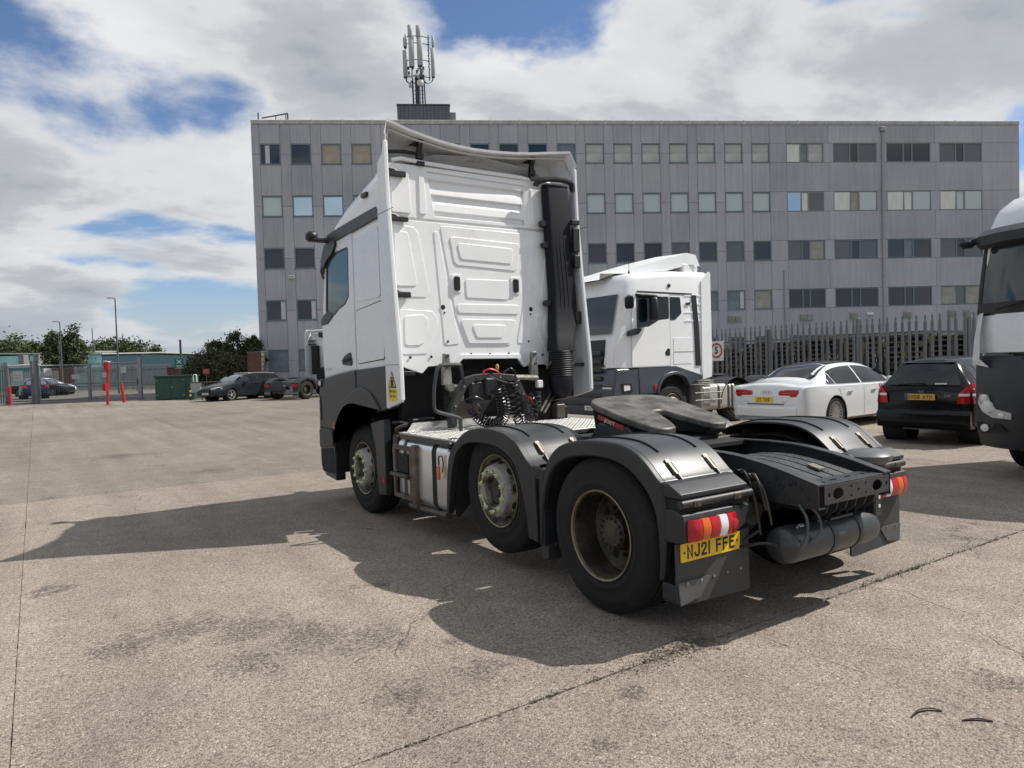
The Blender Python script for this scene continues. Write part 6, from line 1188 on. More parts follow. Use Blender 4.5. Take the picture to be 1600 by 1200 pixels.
side2('locker_lid', [(1.28, 1.52), (.66, 1.52), (.68, 2.14), (1.26, 2.14)], white_lit, 1.253, .010, .04); side2('locker_split', [(1.26, 1.80), (.56, 1.80), (.56, 1.812), (1.26, 1.812)], M('seam_grey', (.2, .2, .21)), 1.262, .003, 0, bev=0)
for k in range(4):
    z = 2.52+.2*k; side2('flank_rib', [(.90, z), (.04, z+.02), (.04, z+.06), (.84, z+.04)], white_lit, 1.254, .016, .012)
side2('handle', [(1.54, 1.72), (1.40, 1.72), (1.40, 1.89), (1.48, 1.89), (1.56, 1.80)], black, 1.258, .016, .02); 
m = MB(); m.lathe([(.05, 0), (.045, .03), (0, .035)], (1.38, 1.24, 3.36), 'Y', 12); m.prism(rpoly([(.86, 2.96), (.70, 2.99), (.68, 2.94), (.80, 2.91)], .01), 'Y', 1.24, 1.275); m.build('roof_marker', black, man)
side2('rear_fairing', [(.30, 1.12), (-.02, 1.18), (-.04, 1.45), (-.03, 3.72), (.04, 3.74), (.30, 3.5), (.32, 1.45)], white_lit, 1.265, .022, .02)
m = MB(); m.prism(rpoly([(3.13, .38), (2.4, .36), (2.36, .9), (2.35, 1.46), (3.06, 1.46), (3.16, 1.0)], .05), 'Y', -1.235, 1.235); mb_ = m.build('bumper', mskirt, man, bevel=.04)
m = MB(); m.prism([(2.4, 1.465), (.36, 1.465), (.34, 1.14), (.75, 1.02), (.86, 1.16), (1.02, 1.25), (1.28, 1.28), (1.55, 1.22), (1.72, 1.08), (1.78, .86), (2.37, .86)], 'Y', 1.10, 1.248); ms = m.build('side_skirt', mskirt, man, bevel=.012)
m = MB(); m.prism(smooth_curve([(.66, .98), (.78, 1.18), (.98, 1.30), (1.28, 1.345), (1.58, 1.28), (1.76, 1.12), (1.85, .86)], 3)+smooth_curve([(1.78, .86), (1.70, 1.08), (1.54, 1.21), (1.28, 1.27), (1.02, 1.24), (.86, 1.15), (.76, .98)], 3), 'Y', 1.12, 1.275); m.build('arch_flare', mskirt, man, bevel=.012)
m = MB(); m.box(1.84, 1.93, 1.255, 1.27, .96, 1.06, .006); m.build('side_reflector', lens_r, man)
m = MB(); m.prism(rpoly([(3.05, 1.44), (2.9, 2.16), (2.95, 2.16), (3.09, 1.6)], .01), 'Y', -.9, .9); m.build('front_panel', white_lit, man)
m = MB(); m.loft([[(3.065, y, 2.25) for y in (-1.08, -.5, 0, .5, 1.08)], [(2.90, y, 3.0) for y in (-1.10, -.5, 0, .5, 1.10)], [(2.83, y, 3.14) for y in (-1.10, -.5, 0, .5, 1.10)]]); m.build('windscreen', glassm('screen_blue', (.010, .022, .042), .03, .7), man)
m = MB(); m.prism([(2.995, 2.12), (3.07, 2.12), (3.10, 1.50), (3.04, 1.50)], 'Y', -.85, .85); gq = m.build('grille', black, man)
for k in range(7): q = MB(); z = .62+k*.19; q.box(3.11, 3.17, -.82, .82, z, z+.11, .02); q.build('grille_slat', M('slat_dark', (.025, .027, .031), .4), gq)
m = MB(); m.box(2.92, 3.15, .80, 1.20, .90, 1.10, .03); hq = m.build('headlamp', black, man); q = MB(); q.box(2.96, 3.158, .84, 1.18, .94, 1.06, .02); q.build('lamp_lens', lens_w, hq)
m = MB(); m.prism(rpoly([(2.94, 1.13), (2.62, 1.11), (2.60, .92), (2.90, .90)], .03), 'Y', 1.236, 1.246); hq = m.build('side_lamp', black, man); q = MB(); q.prism(rpoly([(2.86, 1.08), (2.68, 1.07), (2.67, .97), (2.86, .95)], .02), 'Y', 1.246, 1.252); q.build('lamp_lens', lens_w, hq)
plateobj(man, 'NU21 MVC', 3.18, .50, .56, plw, 1)
m = MB(); m.tube([(2.58, 1.2, 3.1), (2.72, 1.32, 3.08), (2.86, 1.44, 3.02)], .035, 8); mq = m.build('mirror_arm', black, man); q = MB(); q.box(2.82, 2.92, 1.36, 1.64, 2.78, 3.06, .05); q.build('mirror_head', snork_m, mq, smooth=60)
m = MB(); m.tube([(2.45, 1.24, 3.13), (2.38, 1.36, 3.10), (1.95, 1.40, 3.10)], .03, 8); m.tube([(2.3, 1.24, 3.13), (1.75, 1.40, 3.06)], .035, 8); m.box(1.98, 2.14, 1.32, 1.54, 2.52, 3.06, .05); m.build('mirror_head', black, man, smooth=60); m = MB(); m.prism(rpoly([(2.75, 2.18), (2.48, 2.22), (2.34, 2.36), (2.5, 2.36), (2.72, 2.30)], .03), 'Y', 1.25, 1.36); m.build('kerb_mirror', black, man, smooth=60)
rows = [[(2.9, y, 3.52+.0*y) for y in (-.55, 0, .55)], [(2.2, y, 3.80-.03*abs(y)) for y in (-.8, 0, .8)], [(1.3, y, 4.05-.04*abs(y)) for y in (-.98, 0, .98)], [(.55, y, 4.24-.04*abs(y)) for y in (-1.08, 0, 1.08)], [(.30, y, 4.20-.04*abs(y)) for y in (-1.12, 0, 1.12)]]
m = MB(); m.loft(rows); m.loft([[(x, y, z-.05) for x, y, z in r] for r in rows]); 
for s_ in (0, 2):
    m.loft([[r[s_], (r[s_][0]-.02*i, r[s_][1]*1.05, max(3.66, r[s_][2]-.28))] for i, r in enumerate(rows)])
dq = m.build('roof_deflector', white_lit, man, smooth=50)
m = MB(); m.box(.22, .75, -1.12, 1.12, 3.70, 3.93, .03); m.build('deflector_base', white_lit, dq)
m = MB(); m.tube([(2.3, .9, 3.6), (2.3, .9, 4.0)], .006, 5); m.lathe([(.03, 0), (.012, .08)], (2.3, .9, 3.64), 'Z', 8); m.build('aerial', black, man)
m = MB(); m.box(-3.4, 2.2, .36, .44, .70, 1.0); m.box(-3.4, 2.2, -.44, -.36, .70, 1.0); m.box(-3.4, 2.4, -.36, .36, .75, .9); m.build('chassis', blackm, man, smooth=0)
m = MB(); m.box(0.5, 2.5, -1.0, 1.0, .5, 1.45); m.build('underbody', blackm, man, smooth=0)
for x, k in ((1.29, 'f'), (-2.3, 'r'), (-1.0, 'r')):
    for sg in (1, -1):
        w = inst('wheel', rimf_me if k == 'f' else rimr_me, man, (x, sg*1.20, .52), (0, 0, -PI/2 if sg > 0 else PI/2)); inst('tyre', tyre_me, w); inst('rim_lip', lip_me, w)
m = MB(); m.prism(rpoly([(1.235, .38), (1.235, .98), (.70, .98), (.62, .9), (.62, .36), (1.1, .34)], .10), 'X', -.92, .30)
m.v = [(x, y, z) for x, y, z in m.v]; ft2 = m.build('fuel_tank', M('tank_alloy', (.60, .58, .53), .45, .4, var=.12, dirt=(.3, .27, .22), dirt_lo=.5, dirt_hi=.8), man, bevel=.03)
for x in (-.66, -.30, -.8):
    m = MB(); m.prism(rpoly([(1.245, .38), (1.245, .985), (.70, .985), (.62, .9), (.62, .36), (1.1, .33)], .10), 'X', x-.03, x+.03); m.build('tank_strap', dsteel, ft2)
m = MB(); m.box(.02, .28, 1.2, 1.25, .46, .92, .02); m.build('step_box', M('step_alloy', (.40, .39, .36), .5, .4), man)
for z in (.62, .80): m = MB(); m.tube([(.6, 1.28, z), (-.35, 1.30, z-.01)], .015, 6); m.build('step_bar', steel, man)
for z in (1.08, 1.03): m = MB(); m.box(-.1, .45, .9, 1.26, z, z+.012); m.build('catwalk_plate', tread_m, man, smooth=0)
for x in (-1.0, -2.3):
    m = MB(); pr_ = [(x+.62*math.cos(a), .50+.62*math.sin(a)) for a in [PI*k/14 for k in range(15)]]; m.sheet([[(a, .66, b), (a, 1.25, b)] for a, b in pr_], .015, (0, 0, 1)); m.build('mudguard', grey_pl, man)
m = MB(); m.lathe([(.42, 0), (.42, .06), (.3, .08)], (-1.4, .0, 1.12), 'Z', 20); m.build('fifth_wheel', blackm, man)

# ------------------------------------------------------------------ truck front at the right edge (x towards its nose)
rt = thing('tractor_unit', 'white truck cab with dark bumper and headlamp cut by the right picture edge', 'truck', (8.6, -.35, 0), PI)
def front_rows(prof, wfun, n=11):  # prof: (x at centre, z); plan curve pulls the corners back
    return [[(x-(.30*abs(u)**3.2), u*wfun(z), z) for u in [-1+2*j/(n-1) for j in range(n)]] for x, z in prof]
W1 = lambda z: 1.23-.05*max(0, (z-2.2))
prof = [(2.72, 2.10), (2.66, 2.5), (2.56, 3.0), (2.54, 3.02)]
m = MB(); st3 = [(0, 3.72, 1.24, 1.0), (1.2, 3.74, 1.245, 1.0), (1.7, 3.70, 1.24, 1.0), (2.0, 3.58, 1.22, 1.0), (2.2, 3.40, 1.20, 1.0), (2.34, 3.12, 1.17, 1.0), (2.42, 2.6, 1.17, 1.0), (2.46, 2.0, 1.17, 1.0)]; rows = []
for x, zt, hw, zb in st3:
    r_ = .22; L_ = [(x, hw, zb), (x, hw, zb+(zt-zb)*.5), (x, hw, zt-r_)]+[(x, hw-r_*(1-math.cos(a)), zt-r_+r_*math.sin(a)) for a in (PI/8, PI/4, 3*PI/8, PI/2)]+[(x, hw*.5, zt+.05), (x, 0, zt+.07)]
    rows.append(L_+[(xx, -y, z) for xx, y, z in L_[::-1][1:]])
m.loft(rows); m.add(rows[-1], [tuple(range(len(rows[-1])))]); rcab = m.build('cab', white, rt, smooth=50)
m = MB(); fr_ = front_rows([(2.735, 2.12), (2.69, 2.5), (2.60, 3.0)], W1); m.loft(fr_); m.loft([[(x-.25, y*.99, z) for x, y, z in r] for r in fr_]); ws = m.build('windscreen', glassm('windscreen_clear', (.030, .042, .046), .03, .7), rt)
m = MB()
for e_ in (0, -1): m.tube([Vector(r[e_])+Vector((-.01, 0, 0)) for r in fr_], .035, 6)
m.loft(front_rows([(2.742, 2.10), (2.748, 2.26)], W1)); m.build('screen_surround', black, rt)
m = MB(); m.tube(smooth_curve([(2.76, -.9, 2.16), (2.77, -.6, 2.24), (2.75, -.1, 2.42)], 4), .014, 6); m.build('wiper', blackm, ws)
m = MB(); vr = front_rows([(2.64, 2.98), (2.76, 3.02), (2.76, 3.14), (2.56, 3.24)], lambda z: 1.24); m.loft(vr); m.loft([[(x-.2, y, z) for x, y, z in r] for r in vr]); m.build('sun_visor', black, rt, smooth=50)
m = MB(); fp_ = front_rows([(2.80, 1.62), (2.79, 1.9), (2.755, 2.11)], lambda z: 1.20); m.loft(fp_); m.loft([[(x-.3, y*.98, z) for x, y, z in r] for r in fp_]); m.build('front_panel', white, rt, smooth=50)
for sg in (-1, 1):
    m = MB(); m.loft([[(2.58, sg*1.12, 2.14), (2.46, sg*1.225, 2.13)], [(2.66, sg*1.13, 1.85), (2.50, sg*1.265, 1.82)], [(2.70, sg*1.12, 1.54), (2.52, sg*1.285, 1.53)], [(2.72, sg*1.0, 1.43), (2.56, sg*1.25, 1.47)]]); m.loft([[(2.38, sg*1.12, 2.12), (2.3, sg*1.20, 2.12)], [(2.4, sg*1.13, 1.8), (2.3, sg*1.24, 1.8)], [(2.4, sg*1.12, 1.5), (2.3, sg*1.25, 1.5)]]); m.build('corner_deflector', white, rt, smooth=50)
    m = MB(); m.tube([(2.4, sg*1.15, 3.10), (2.42, sg*1.32, 3.09), (2.44, sg*1.40, 3.06)], [.05, .045, .05], 8); m.box(2.36, 2.5, sg*1.28, sg*1.46, 3.02, 3.12, .04); m.build('camera_arm', snork_m, rt, smooth=60)
bl_ = front_rows([(2.70, .38), (2.82, .42), (2.86, .70), (2.85, 1.0), (2.83, 1.45), (2.76, 1.58)], lambda z: 1.235 if z > .5 else 1.19)
m = MB(); m.loft(bl_); m.loft([[(x-.35, y*.99, z) for x, y, z in r] for r in bl_]); rb_ = m.build('bumper', skirt_m, rt, smooth=50)
m = MB(); g_ = front_rows([(2.85, 1.20), (2.83, 1.66)], lambda z: .80, 9); m.loft(g_); gq = m.build('grille', blackm, rt)
for k in range(7):
    z = 1.02+k*.095; q = MB(); q.sheet([[(p[0]+.012, p[1], z), (p[0]+.02, p[1], z+.05)] for p in front_rows([(2.85, z)], lambda z: .84, 11)[0]], .02, (-1, 0, 0)); q.build('grille_slat', skirt_m if k < 4 else black, gq)
for sg in (-1, 1):
    def hp(u, z, d=0): return (2.862-.30*abs(u)**3.2+d, sg*u*1.236, z)
    out = [(.93, 1.09), (.83, 1.08), (.80, .98), (.74, .90), (.58, .86), (.58, .78), (.78, .79), (.90, .86), (.96, .97)]
    m = MB(); n_ = len(out); m.add([hp(u, z, .012) for u, z in out]+[hp(u, z, -.1) for u, z in out], [tuple(range(n_)), tuple(range(n_, 2*n_))[::-1]]+[(i, (i+1) % n_, n_+(i+1) % n_, n_+i) for i in range(n_)]); hq = m.build('headlamp', M('lamp_body', (.48, .49, .50), .25, .5, var=.3, scale=12), rt, smooth=0)
    for u, z, r_ in ((.83, .93, .072), (.87, 1.035, .045), (.68, .825, .034)):
        q = MB(); c = hp(u, z, .012); q.lathe([(r_, 0), (r_*1.02, .012), (r_*.8, .014), (r_*.5, .02), (0, .022)], c, 'X', 16); q.build('lamp_lens', lens_w, hq)
    m = MB(); o2 = [(.97, .72), (.70, .72), (.62, .62), (.90, .58), (.97, .62)]; n_ = 5; m.add([hp(u, z, .006) for u, z in o2], [tuple(range(5))]); fq = m.build('fog_recess', blackm, rt, smooth=0)
    q = MB(); q.lathe([(.05, 0), (.048, .012), (0, .02)], hp(.87, .65, .006), 'X', 14); q.build('fog_lamp', lens_w, fq)
    w = inst('wheel', rimf_me, rt, (1.35, sg*1.18, .52), (0, 0, -PI/2 if sg > 0 else PI/2)); inst('tyre', tyre_me, w)
    m = MB(); m.box(.2, 2.5, sg*1.0, sg*1.235, .95, 1.5, .03); m.build('side_skirt', skirt_m, rt)
m = MB(); m.box(2.535, 2.56, -1.16, 1.16, .93, 1.36); m.box(-.2, 2.4, -.8, .8, .45, 1.4); m.build('underbody', blackm, rt, smooth=0)
m = MB(); m.box(.35, .9, -.9, .9, 2.1, 3.3); m.box(1.2, 1.5, -.85, -.45, 1.6, 2.75, .08); m.box(1.2, 1.5, .45, .85, 1.6, 2.75, .08); m.build('cab_interior', M('interior_grey', (.12, .125, .13), .8), rt)
m = MB(); m.box(2.16, 2.24, .99, 1.06, 3.50, 3.56, .01); m.build('roof_marker', black, rt)

# ------------------------------------------------------------------ white tractor unit far left, in front of the office block
ft_ = thing('tractor_unit', 'small distant tractor unit seen from behind in front of the office windows', 'truck', (7.41, 36.11, 0), R(-62))
for x in (-1.05, 1.05):
    for y in (0, 3.6):
        w = inst('wheel', rimr_me if y == 0 else rimf_me, ft_, (x+(-.15 if x < 0 else .15), y, .52), (0, 0, 0 if x < 0 else PI)); inst('tyre', tyre_me, w); inst('rim_lip', lip_me, w)
    m = MB(); m.prism([(.72, .5), (.70, .8), (.55, 1.05), (.3, 1.17), (0, 1.2), (-.35, 1.16), (-.58, 1.0), (-.70, .92), (-.70, .42), (-.58, .42), (-.60, .75), (-.42, .98), (0, 1.1), (.42, .98), (.62, .7), (.64, .5)], 'X', x-.22, x+.22); mg = m.build('mudguard', grey_pl, ft_, bevel=.01)
    q = MB(); q.box(x-.20, x+.18, -.735, -.70, .68, .84, .01); q.build('tail_lamp', lens_r, mg)
    q = MB(); q.box(x-.22, x+.22, -.72, -.70, .22, .5); fq = q.build('mudflap', flap_m, mg, smooth=0)
    text('flap_lettering', 'NATCOM', .10, plw, fq, FR((x, -.7225, .36), (1, 0, 0), (0, 0, 1)), .95, .002)
m = MB(); m.box(-.42, .42, -1.0, 3.2, .72, 1.0, .02); m.build('chassis', frame_m, ft_)
m = MB(); m.box(-.5, .5, -1.05, -.80, .45, .80, .05); m.build('rear_box', grey_pl, ft_)
m = MB(); m.lathe([(.44, 0), (.46, .05), (.3, .09), (0, .09)], (0, .45, 1.12), 'Z', 18); m.build('fifth_wheel', blackm, ft_)
m = MB(); m.box(-1.2, 1.2, 2.85, 5.0, 1.35, 3.75, .12); m.build('cab', white, ft_, smooth=50)
m = MB(); m.prism(rpoly([(2.45, 1.2), (2.95, 1.2), (2.95, 3.9), (2.60, 3.95), (2.45, 3.6)], .06), 'X', -1.25, -1.21); fa = m.build('side_fairing', white, ft_); m = MB(); m.prism(rpoly([(2.45, 1.2), (2.95, 1.2), (2.95, 3.9), (2.60, 3.95), (2.45, 3.6)], .06), 'X', 1.21, 1.25); m.build('side_fairing', white, ft_)
m = MB(); m.box(-1.25, 1.25, 2.6, 2.95, 3.80, 3.92, .03); m.build('roof_deflector', white, ft_)
m = MB(); m.box(-.95, -.45, 2.6, 2.84, 1.3, 3.0, .05); m.box(-.6, .5, 2.6, 2.84, 1.0, 1.7, .05); m.build('intake_duct', blackm, ft_)
for z in (3.25, 3.05): m = MB(); m.box(-1.2, -.75, 2.7, 2.84, z, z+.06); m.build('fairing_bracket', black, ft_, smooth=0)
m = MB(); m.box(-.3, -.1, 2.6, 2.84, 3.45, 3.75); m.build('deflector_strut', black, ft_, smooth=0)
# ------------------------------------------------------------------ palisade fence behind the parked vehicles
galv = M('galvanised_steel', (.17, .178, .184), .5, .35, var=.18, scale=4, dirt=(.15, .15, .145), dirt_lo=.5, dirt_hi=.75)
fence = thing('palisade_fence', 'tall grey steel palisade fence behind the parked white saloon', 'fence', (16.0, 0, 0))
def pale_mesh(w, h, name='pale'):
    m = MB(); rows = []
    for z, k in ((.05, 1), (h-.20, 1), (h-.155, .42), (h-.12, .5), (h-.07, .62), (h-.03, .30), (h, .03)):
        rows.append([(-.0, -w/2*k, z), (-.022*k, -w*.20*k, z), (-.008*k, 0, z), (-.022*k, w*.20*k, z), (0, w/2*k, z)])
    m.loft(rows); m.loft([[(x+.006, y, z) for x, y, z in r] for r in rows]); me = m.mesh(name, 20); me.materials.append(galv); return me
pm = pale_mesh(.088, 2.64)
y = 2.2; k = 0
while y < 24.5:
    inst('pale', pm, fence, (-.02, y, .006*((k*7) % 3)), (random.uniform(-.012, .012), 0, random.uniform(-.06, .06))); y += .205; k += 1
for yy in (2.5, 5.4, 8.46, 11.55, 14.4, 17.3, 20.2, 23.1):
    m = MB(); m.box(.02, .12, yy-.05, yy+.05, 0, 2.52 if yy != 8.46 else 2.66, .006); m.build('post', galv, fence)
for z in (.55, 2.14):
    m = MB(); m.box(.008, .018, 2.2, 24.4, z-.03, z+.03); m.box(.018, .05, 2.2, 24.4, z+.022, z+.03); m.build('rail', galv, fence, smooth=0)
sg_ = MB(); sg_.prism(rrect(13.36, 13.98, 1.50, 2.20, .02), 'X', 15.93, 15.945); sign = sg_.build('speed_sign', M('sign_white', (.68, .68, .66), .5, var=.06, dirt=(.5, .5, .47), dirt_lo=.6, dirt_hi=.8)); tag(sign, 'white square speed limit sign with red ring and black 5', 'sign')
ring = plate('sign_ring', circle(13.67, 1.865, .27, 40), M('sign_red', (.42, .035, .04), .5, var=.1), sign, YZ(15.926), [circle(13.67, 1.865, .205, 40)], .004)
text('sign_number', '5', .36, ink, sign, FR((15.924, 13.67, 1.865), (0, -1, 0), (0, 0, 1)), .9, .003, .010)
# pallets stacked behind the fence
def wood_mat():
    m = bpy.data.materials.new('pallet_wood'); m.use_nodes = True; nt = m.node_tree; b = nt.nodes['Principled BSDF']; N = nt.nodes.new; L = nt.links.new
    oi = N('ShaderNodeObjectInfo'); r = N('ShaderNodeValToRGB'); L(oi.outputs['Random'], r.inputs[0]); e = r.color_ramp.elements; e[0].color = (.075, .07, .06, 1); e[1].color = (.21, .16, .075, 1); q = e.new(.6); q.color = (.115, .105, .088, 1); q = e.new(.82); q.color = (.15, .13, .10, 1)
    tc = N('ShaderNodeTexCoord'); mp = N('ShaderNodeMapping'); mp.inputs['Scale'].default_value = (4, 14, 14); L(tc.outputs['Object'], mp.inputs[0]); n = N('ShaderNodeTexNoise'); n.inputs['Scale'].default_value = 2; n.inputs['Detail'].default_value = 6; L(mp.outputs[0], n.inputs['Vector'])
    mx = N('ShaderNodeMix'); mx.data_type = 'RGBA'; mx.blend_type = 'OVERLAY'; mx.inputs[0].default_value = .7; L(r.outputs[0], mx.inputs[6]); L(n.outputs[0], mx.inputs[7]); L(mx.outputs[2], b.inputs['Base Color']); b.inputs['Roughness'].default_value = .85; return m
wood = wood_mat()
m = MB()
for k in range(6): m.box(-.5+k*.17, -.5+k*.17+.14, -.6, .6, .122, .144)
for k in range(3):
    m.box(-.5, .5, -.6+k*.53, -.6+k*.53+.14, .10, .122)
    for x in (-.5, -.07, .36): m.box(x, x+.14, -.6+k*.53, -.6+k*.53+.14, .022, .10)
    m.box(-.5+k*.43, -.5+k*.43+.14, -.6, .6, 0, .022)
pal_me = m.mesh('pallet', 0); pal_me.materials.append(wood)
rp = random.Random(21); nst = 11
ORD = ['first', 'second', 'third', 'fourth', 'fifth', 'sixth', 'seventh', 'eighth', 'ninth', 'tenth', 'eleventh', 'twelfth', 'thirteenth', 'fourteenth', 'fifteenth']
for sidx in range(nst):
    nn = [15, 15, 14, 15, 15, 15, 14, 14, 13, 14, 15][sidx]
    for k in range(nn):
        o = inst('pallet', pal_me, None, (17.15+rp.uniform(-.03, .03), 3.6+sidx*1.27+rp.uniform(-.03, .03), .148*k), (0, 0, rp.uniform(-.02, .02)))
        tag(o, 'weathered pallet, %s from the top of the %s pallet stack from the right behind fence' % (ORD[nn-1-k], ORD[sidx]), 'pallet', 'pallets stacked behind the palisade fence')

# ------------------------------------------------------------------ left background
def at(px, d, z=0.0):
    v = CAM+_fw*d+_r2*((px-800)/FPX*d)-_u2*0; return Vector((v.x, v.y, z))
def hz(px, py, d): return CAM.z+(589.7-.0305*px-py)*d/FPX
FACE = -YAW     # rotation that turns local +x to the picture's right
# gate in tube and mesh
gate_m = M('gate_galvanised', (.30, .31, .315), .5, .4, var=.2, scale=3, dirt=(.19, .18, .17), dirt_lo=.5, dirt_hi=.7)
def seg_thing(name, label, cat, a, b):
    ang = math.atan2(b.y-a.y, b.x-a.x); t = thing(name, label, cat, (a.x, a.y, 0), ang); return t, (b-a).length
def gate_leaf(label, a, b, h, boards):
    t, L_ = seg_thing('mesh_gate', label, 'gate', a, b)
    for nm, P in (('top_rail', [(.05, 0, h), (L_-.05, 0, h)]), ('mid_rail', [(.05, 0, 1.13), (L_-.05, 0, 1.13)]), ('bottom_rail', [(.05, 0, .12), (L_-.05, 0, .12)]), ('stile', [(.05, 0, .08), (.05, 0, h)]), ('stile', [(L_-.05, 0, .08), (L_-.05, 0, h)])):
        m = MB(); m.tube(P, .045, 8); m.build(nm, gate_m, t)
    m = MB(); k = .12
    while k < L_-.05:
        m.box(k-.003, k+.003, -.003, .003, .12, h); k += .11
    z = .2
    while z < h: m.box(.05, L_-.05, -.003, .003, z-.003, z+.003); z += .14
    o = m.build('wire_mesh', gate_m, t, smooth=0); o['kind'] = 'stuff'
    for x, z, w, h_ in boards:
        m = MB(); m.box(x-w/2, x+w/2, -.03, -.02, z-h_/2, z+h_/2); bd = m.build('notice_board', M('notice_white', (.55, .55, .54), .6, var=.08), t, smooth=0)
        q = MB(); q.box(x-w*.42, x+w*.42, -.033, -.0305, z+h_*.02, z+h_*.06); q.box(x-w*.42, x+w*.42, -.033, -.0305, z-h_*.2, z-h_*.17); q.build('notice_line', M('notice_line', (.25, .25, .27), .6), bd, smooth=0)
    return t
gate_leaf('narrow mesh gate leaf at the far left beside the red bollard', at(13, 45.8), at(52, 46.2), 2.28, [(.55, 1.75, .55, .65)])
gate_leaf('mesh gate leaf with white notices between the double posts and the centre stile', at(61, 46.2), at(140, 48.2), 2.36, [(.5, 1.95, .44, .46), (2.05, 1.58, .42, .3)])
gate_leaf('mesh gate leaf behind the tall red post next to the green cabinet', at(141, 48.2), at(217, 47.2), 2.40, [(1.25, 1.65, .46, .3), (2.75, 1.95, .42, .4)])
def steel_post(label, px, d, h, w=.2, mat=None):
    p = at(px, d); t = thing('gate_post', label, 'post', p, FACE)
    m = MB(); m.box(-w/2, w/2, -w/2, w/2, 0, h, .012); m.build('post', mat or gate_m, t); m = MB(); m.box(-w/2-.01, w/2+.01, -w/2-.01, w/2+.01, h+.002, h+.03, .004); m.build('cap', mat or gate_m, t)
    m = MB(); m.box(-w/2-.05, w/2+.05, -w/2-.05, w/2+.05, 0, .03); m.build('base_plate', dsteel, t, smooth=0); return t
dgalv = M('dark_galvanised', (.17, .18, .185), .5, .3, var=.2, scale=3)
steel_post('left one of the two steel gate posts standing close together', 51.5, 45.4, 2.62, .17, dgalv); steel_post('right one of the two steel gate posts standing close together', 57, 44.6, 2.62, .19, dgalv)
t = steel_post('steel gate post with latch between the mesh gate and green cabinet', 219.5, 46.6, 2.75, .2)
m = MB(); m.box(-.16, -.10, -.16, -.08, .95, 1.35, .01); m.tube([(-.22, -.12, .75), (-.22, -.12, .60), (-.14, -.12, .56)], .015, 6); m.build('latch', dsteel, t)
steel_post('thin stile post at the middle of the closed mesh gates', 140.5, 47.9, 2.4, .09)
# palisade at the far left edge
lf = thing('palisade_fence', 'short run of dark palisade fence at the left picture edge', 'fence', at(-30, 44.6), FACE)
pm2 = pale_mesh(.10, 2.62)
for k in range(12): inst('pale', pm2, lf, (k*.152, 0, 0), (0, 0, PI/2))
m = MB(); m.box(0, 1.66, .01, .03, 2.05, 2.12); m.box(0, 1.66, .01, .03, .5, .57); m.build('rail', dgalv, lf, smooth=0); m = MB(); m.box(1.44, 1.60, .02, .14, 0, 2.6, .006); m.build('post', dgalv, lf)
# red posts
redp = M('post_red', (.40, .014, .026), .5, var=.12, scale=4)
def bollard(label, px, d, h, lean=0):
    t = thing('bollard', label, 'bollard', at(px, d), FACE); m = MB(); m.tube([(0, 0, 0), (lean, 0, h-.03), (lean, 0, h)], [.085, .085, .05], 12); m.build('tube', redp, t); m = MB(); m.cyl((0, 0, 0), .14, 0, .02, 'Z', 12); m.build('base_plate', redp, t); return t
bollard('short red bollard at the far left by the narrow gate leaf', 14.5, 43.3, 1.12); bollard('leaning red bollard behind the tall red post with boxes', 193, 42.2, 1.15, -.12)
t = thing('access_post', 'tall red goose neck access post with two red boxes before the gate', 'access post', at(167, 39.5), FACE)
m = MB(); m.tube([(0, 0, 0), (.03, 0, .9), (.10, 0, 2.0), (.12, 0, 2.30)], .07, 10); m.build('stem', redp, t); m = MB(); m.cyl((0, 0, 0), .15, 0, .03, 'Z', 12); m.build('base_plate', redp, t)
for x, z, h, w in ((.10, 2.12, .40, .26), (-.05, .98, .40, .22)): m = MB(); m.box(x-w/2, x+w/2, -.2, -.02, z-h/2, z+h/2, .02); m.build('reader_box', redp, t)
m = MB(); m.prism([(-.02, 2.36), (.26, 2.34), (.26, 2.38), (-.02, 2.42)], 'Y', -.25, .05); m.build('hood', M('hood_white', (.6, .45, .45), .5), t)
# green cabinet
cab_g = M('cabinet_green', (.018, .060, .045), .5, var=.12, scale=3, dirt=(.03, .075, .06), dirt_lo=.5, dirt_hi=.75)
t = thing('utility_cabinet', 'dark green double door utility cabinet beside the gate post', 'cabinet', at(242, 43.6), FACE+.04)
m = MB(); m.box(0, 2.2, 0, 1.1, .03, 1.40, .01); m.build('body', cab_g, t)
for x0 in (.08, .95): m = MB(); m.box(x0, x0+.86, -.03, -.002, .08, 1.34, .008); d_ = m.build('door', cab_g, t); 
m = MB(); m.box(-.05, 2.25, -.08, 1.15, 1.402, 1.50, .02); m.build('lid', cab_g, t)
for x, z in ((.12, 1.2), (.12, .3), (1.72, 1.2), (1.72, .3)): m = MB(); m.box(x-.08, x+.08, -.05, -.031, z-.025, z+.025, .004); m.build('hinge', M('hinge_grey', (.2, .24, .23), .5), t)
m = MB(); m.cyl((1.02, -.05, .78), .025, -.02, .02, 'Y', 10); m.build('lock', alu, t)
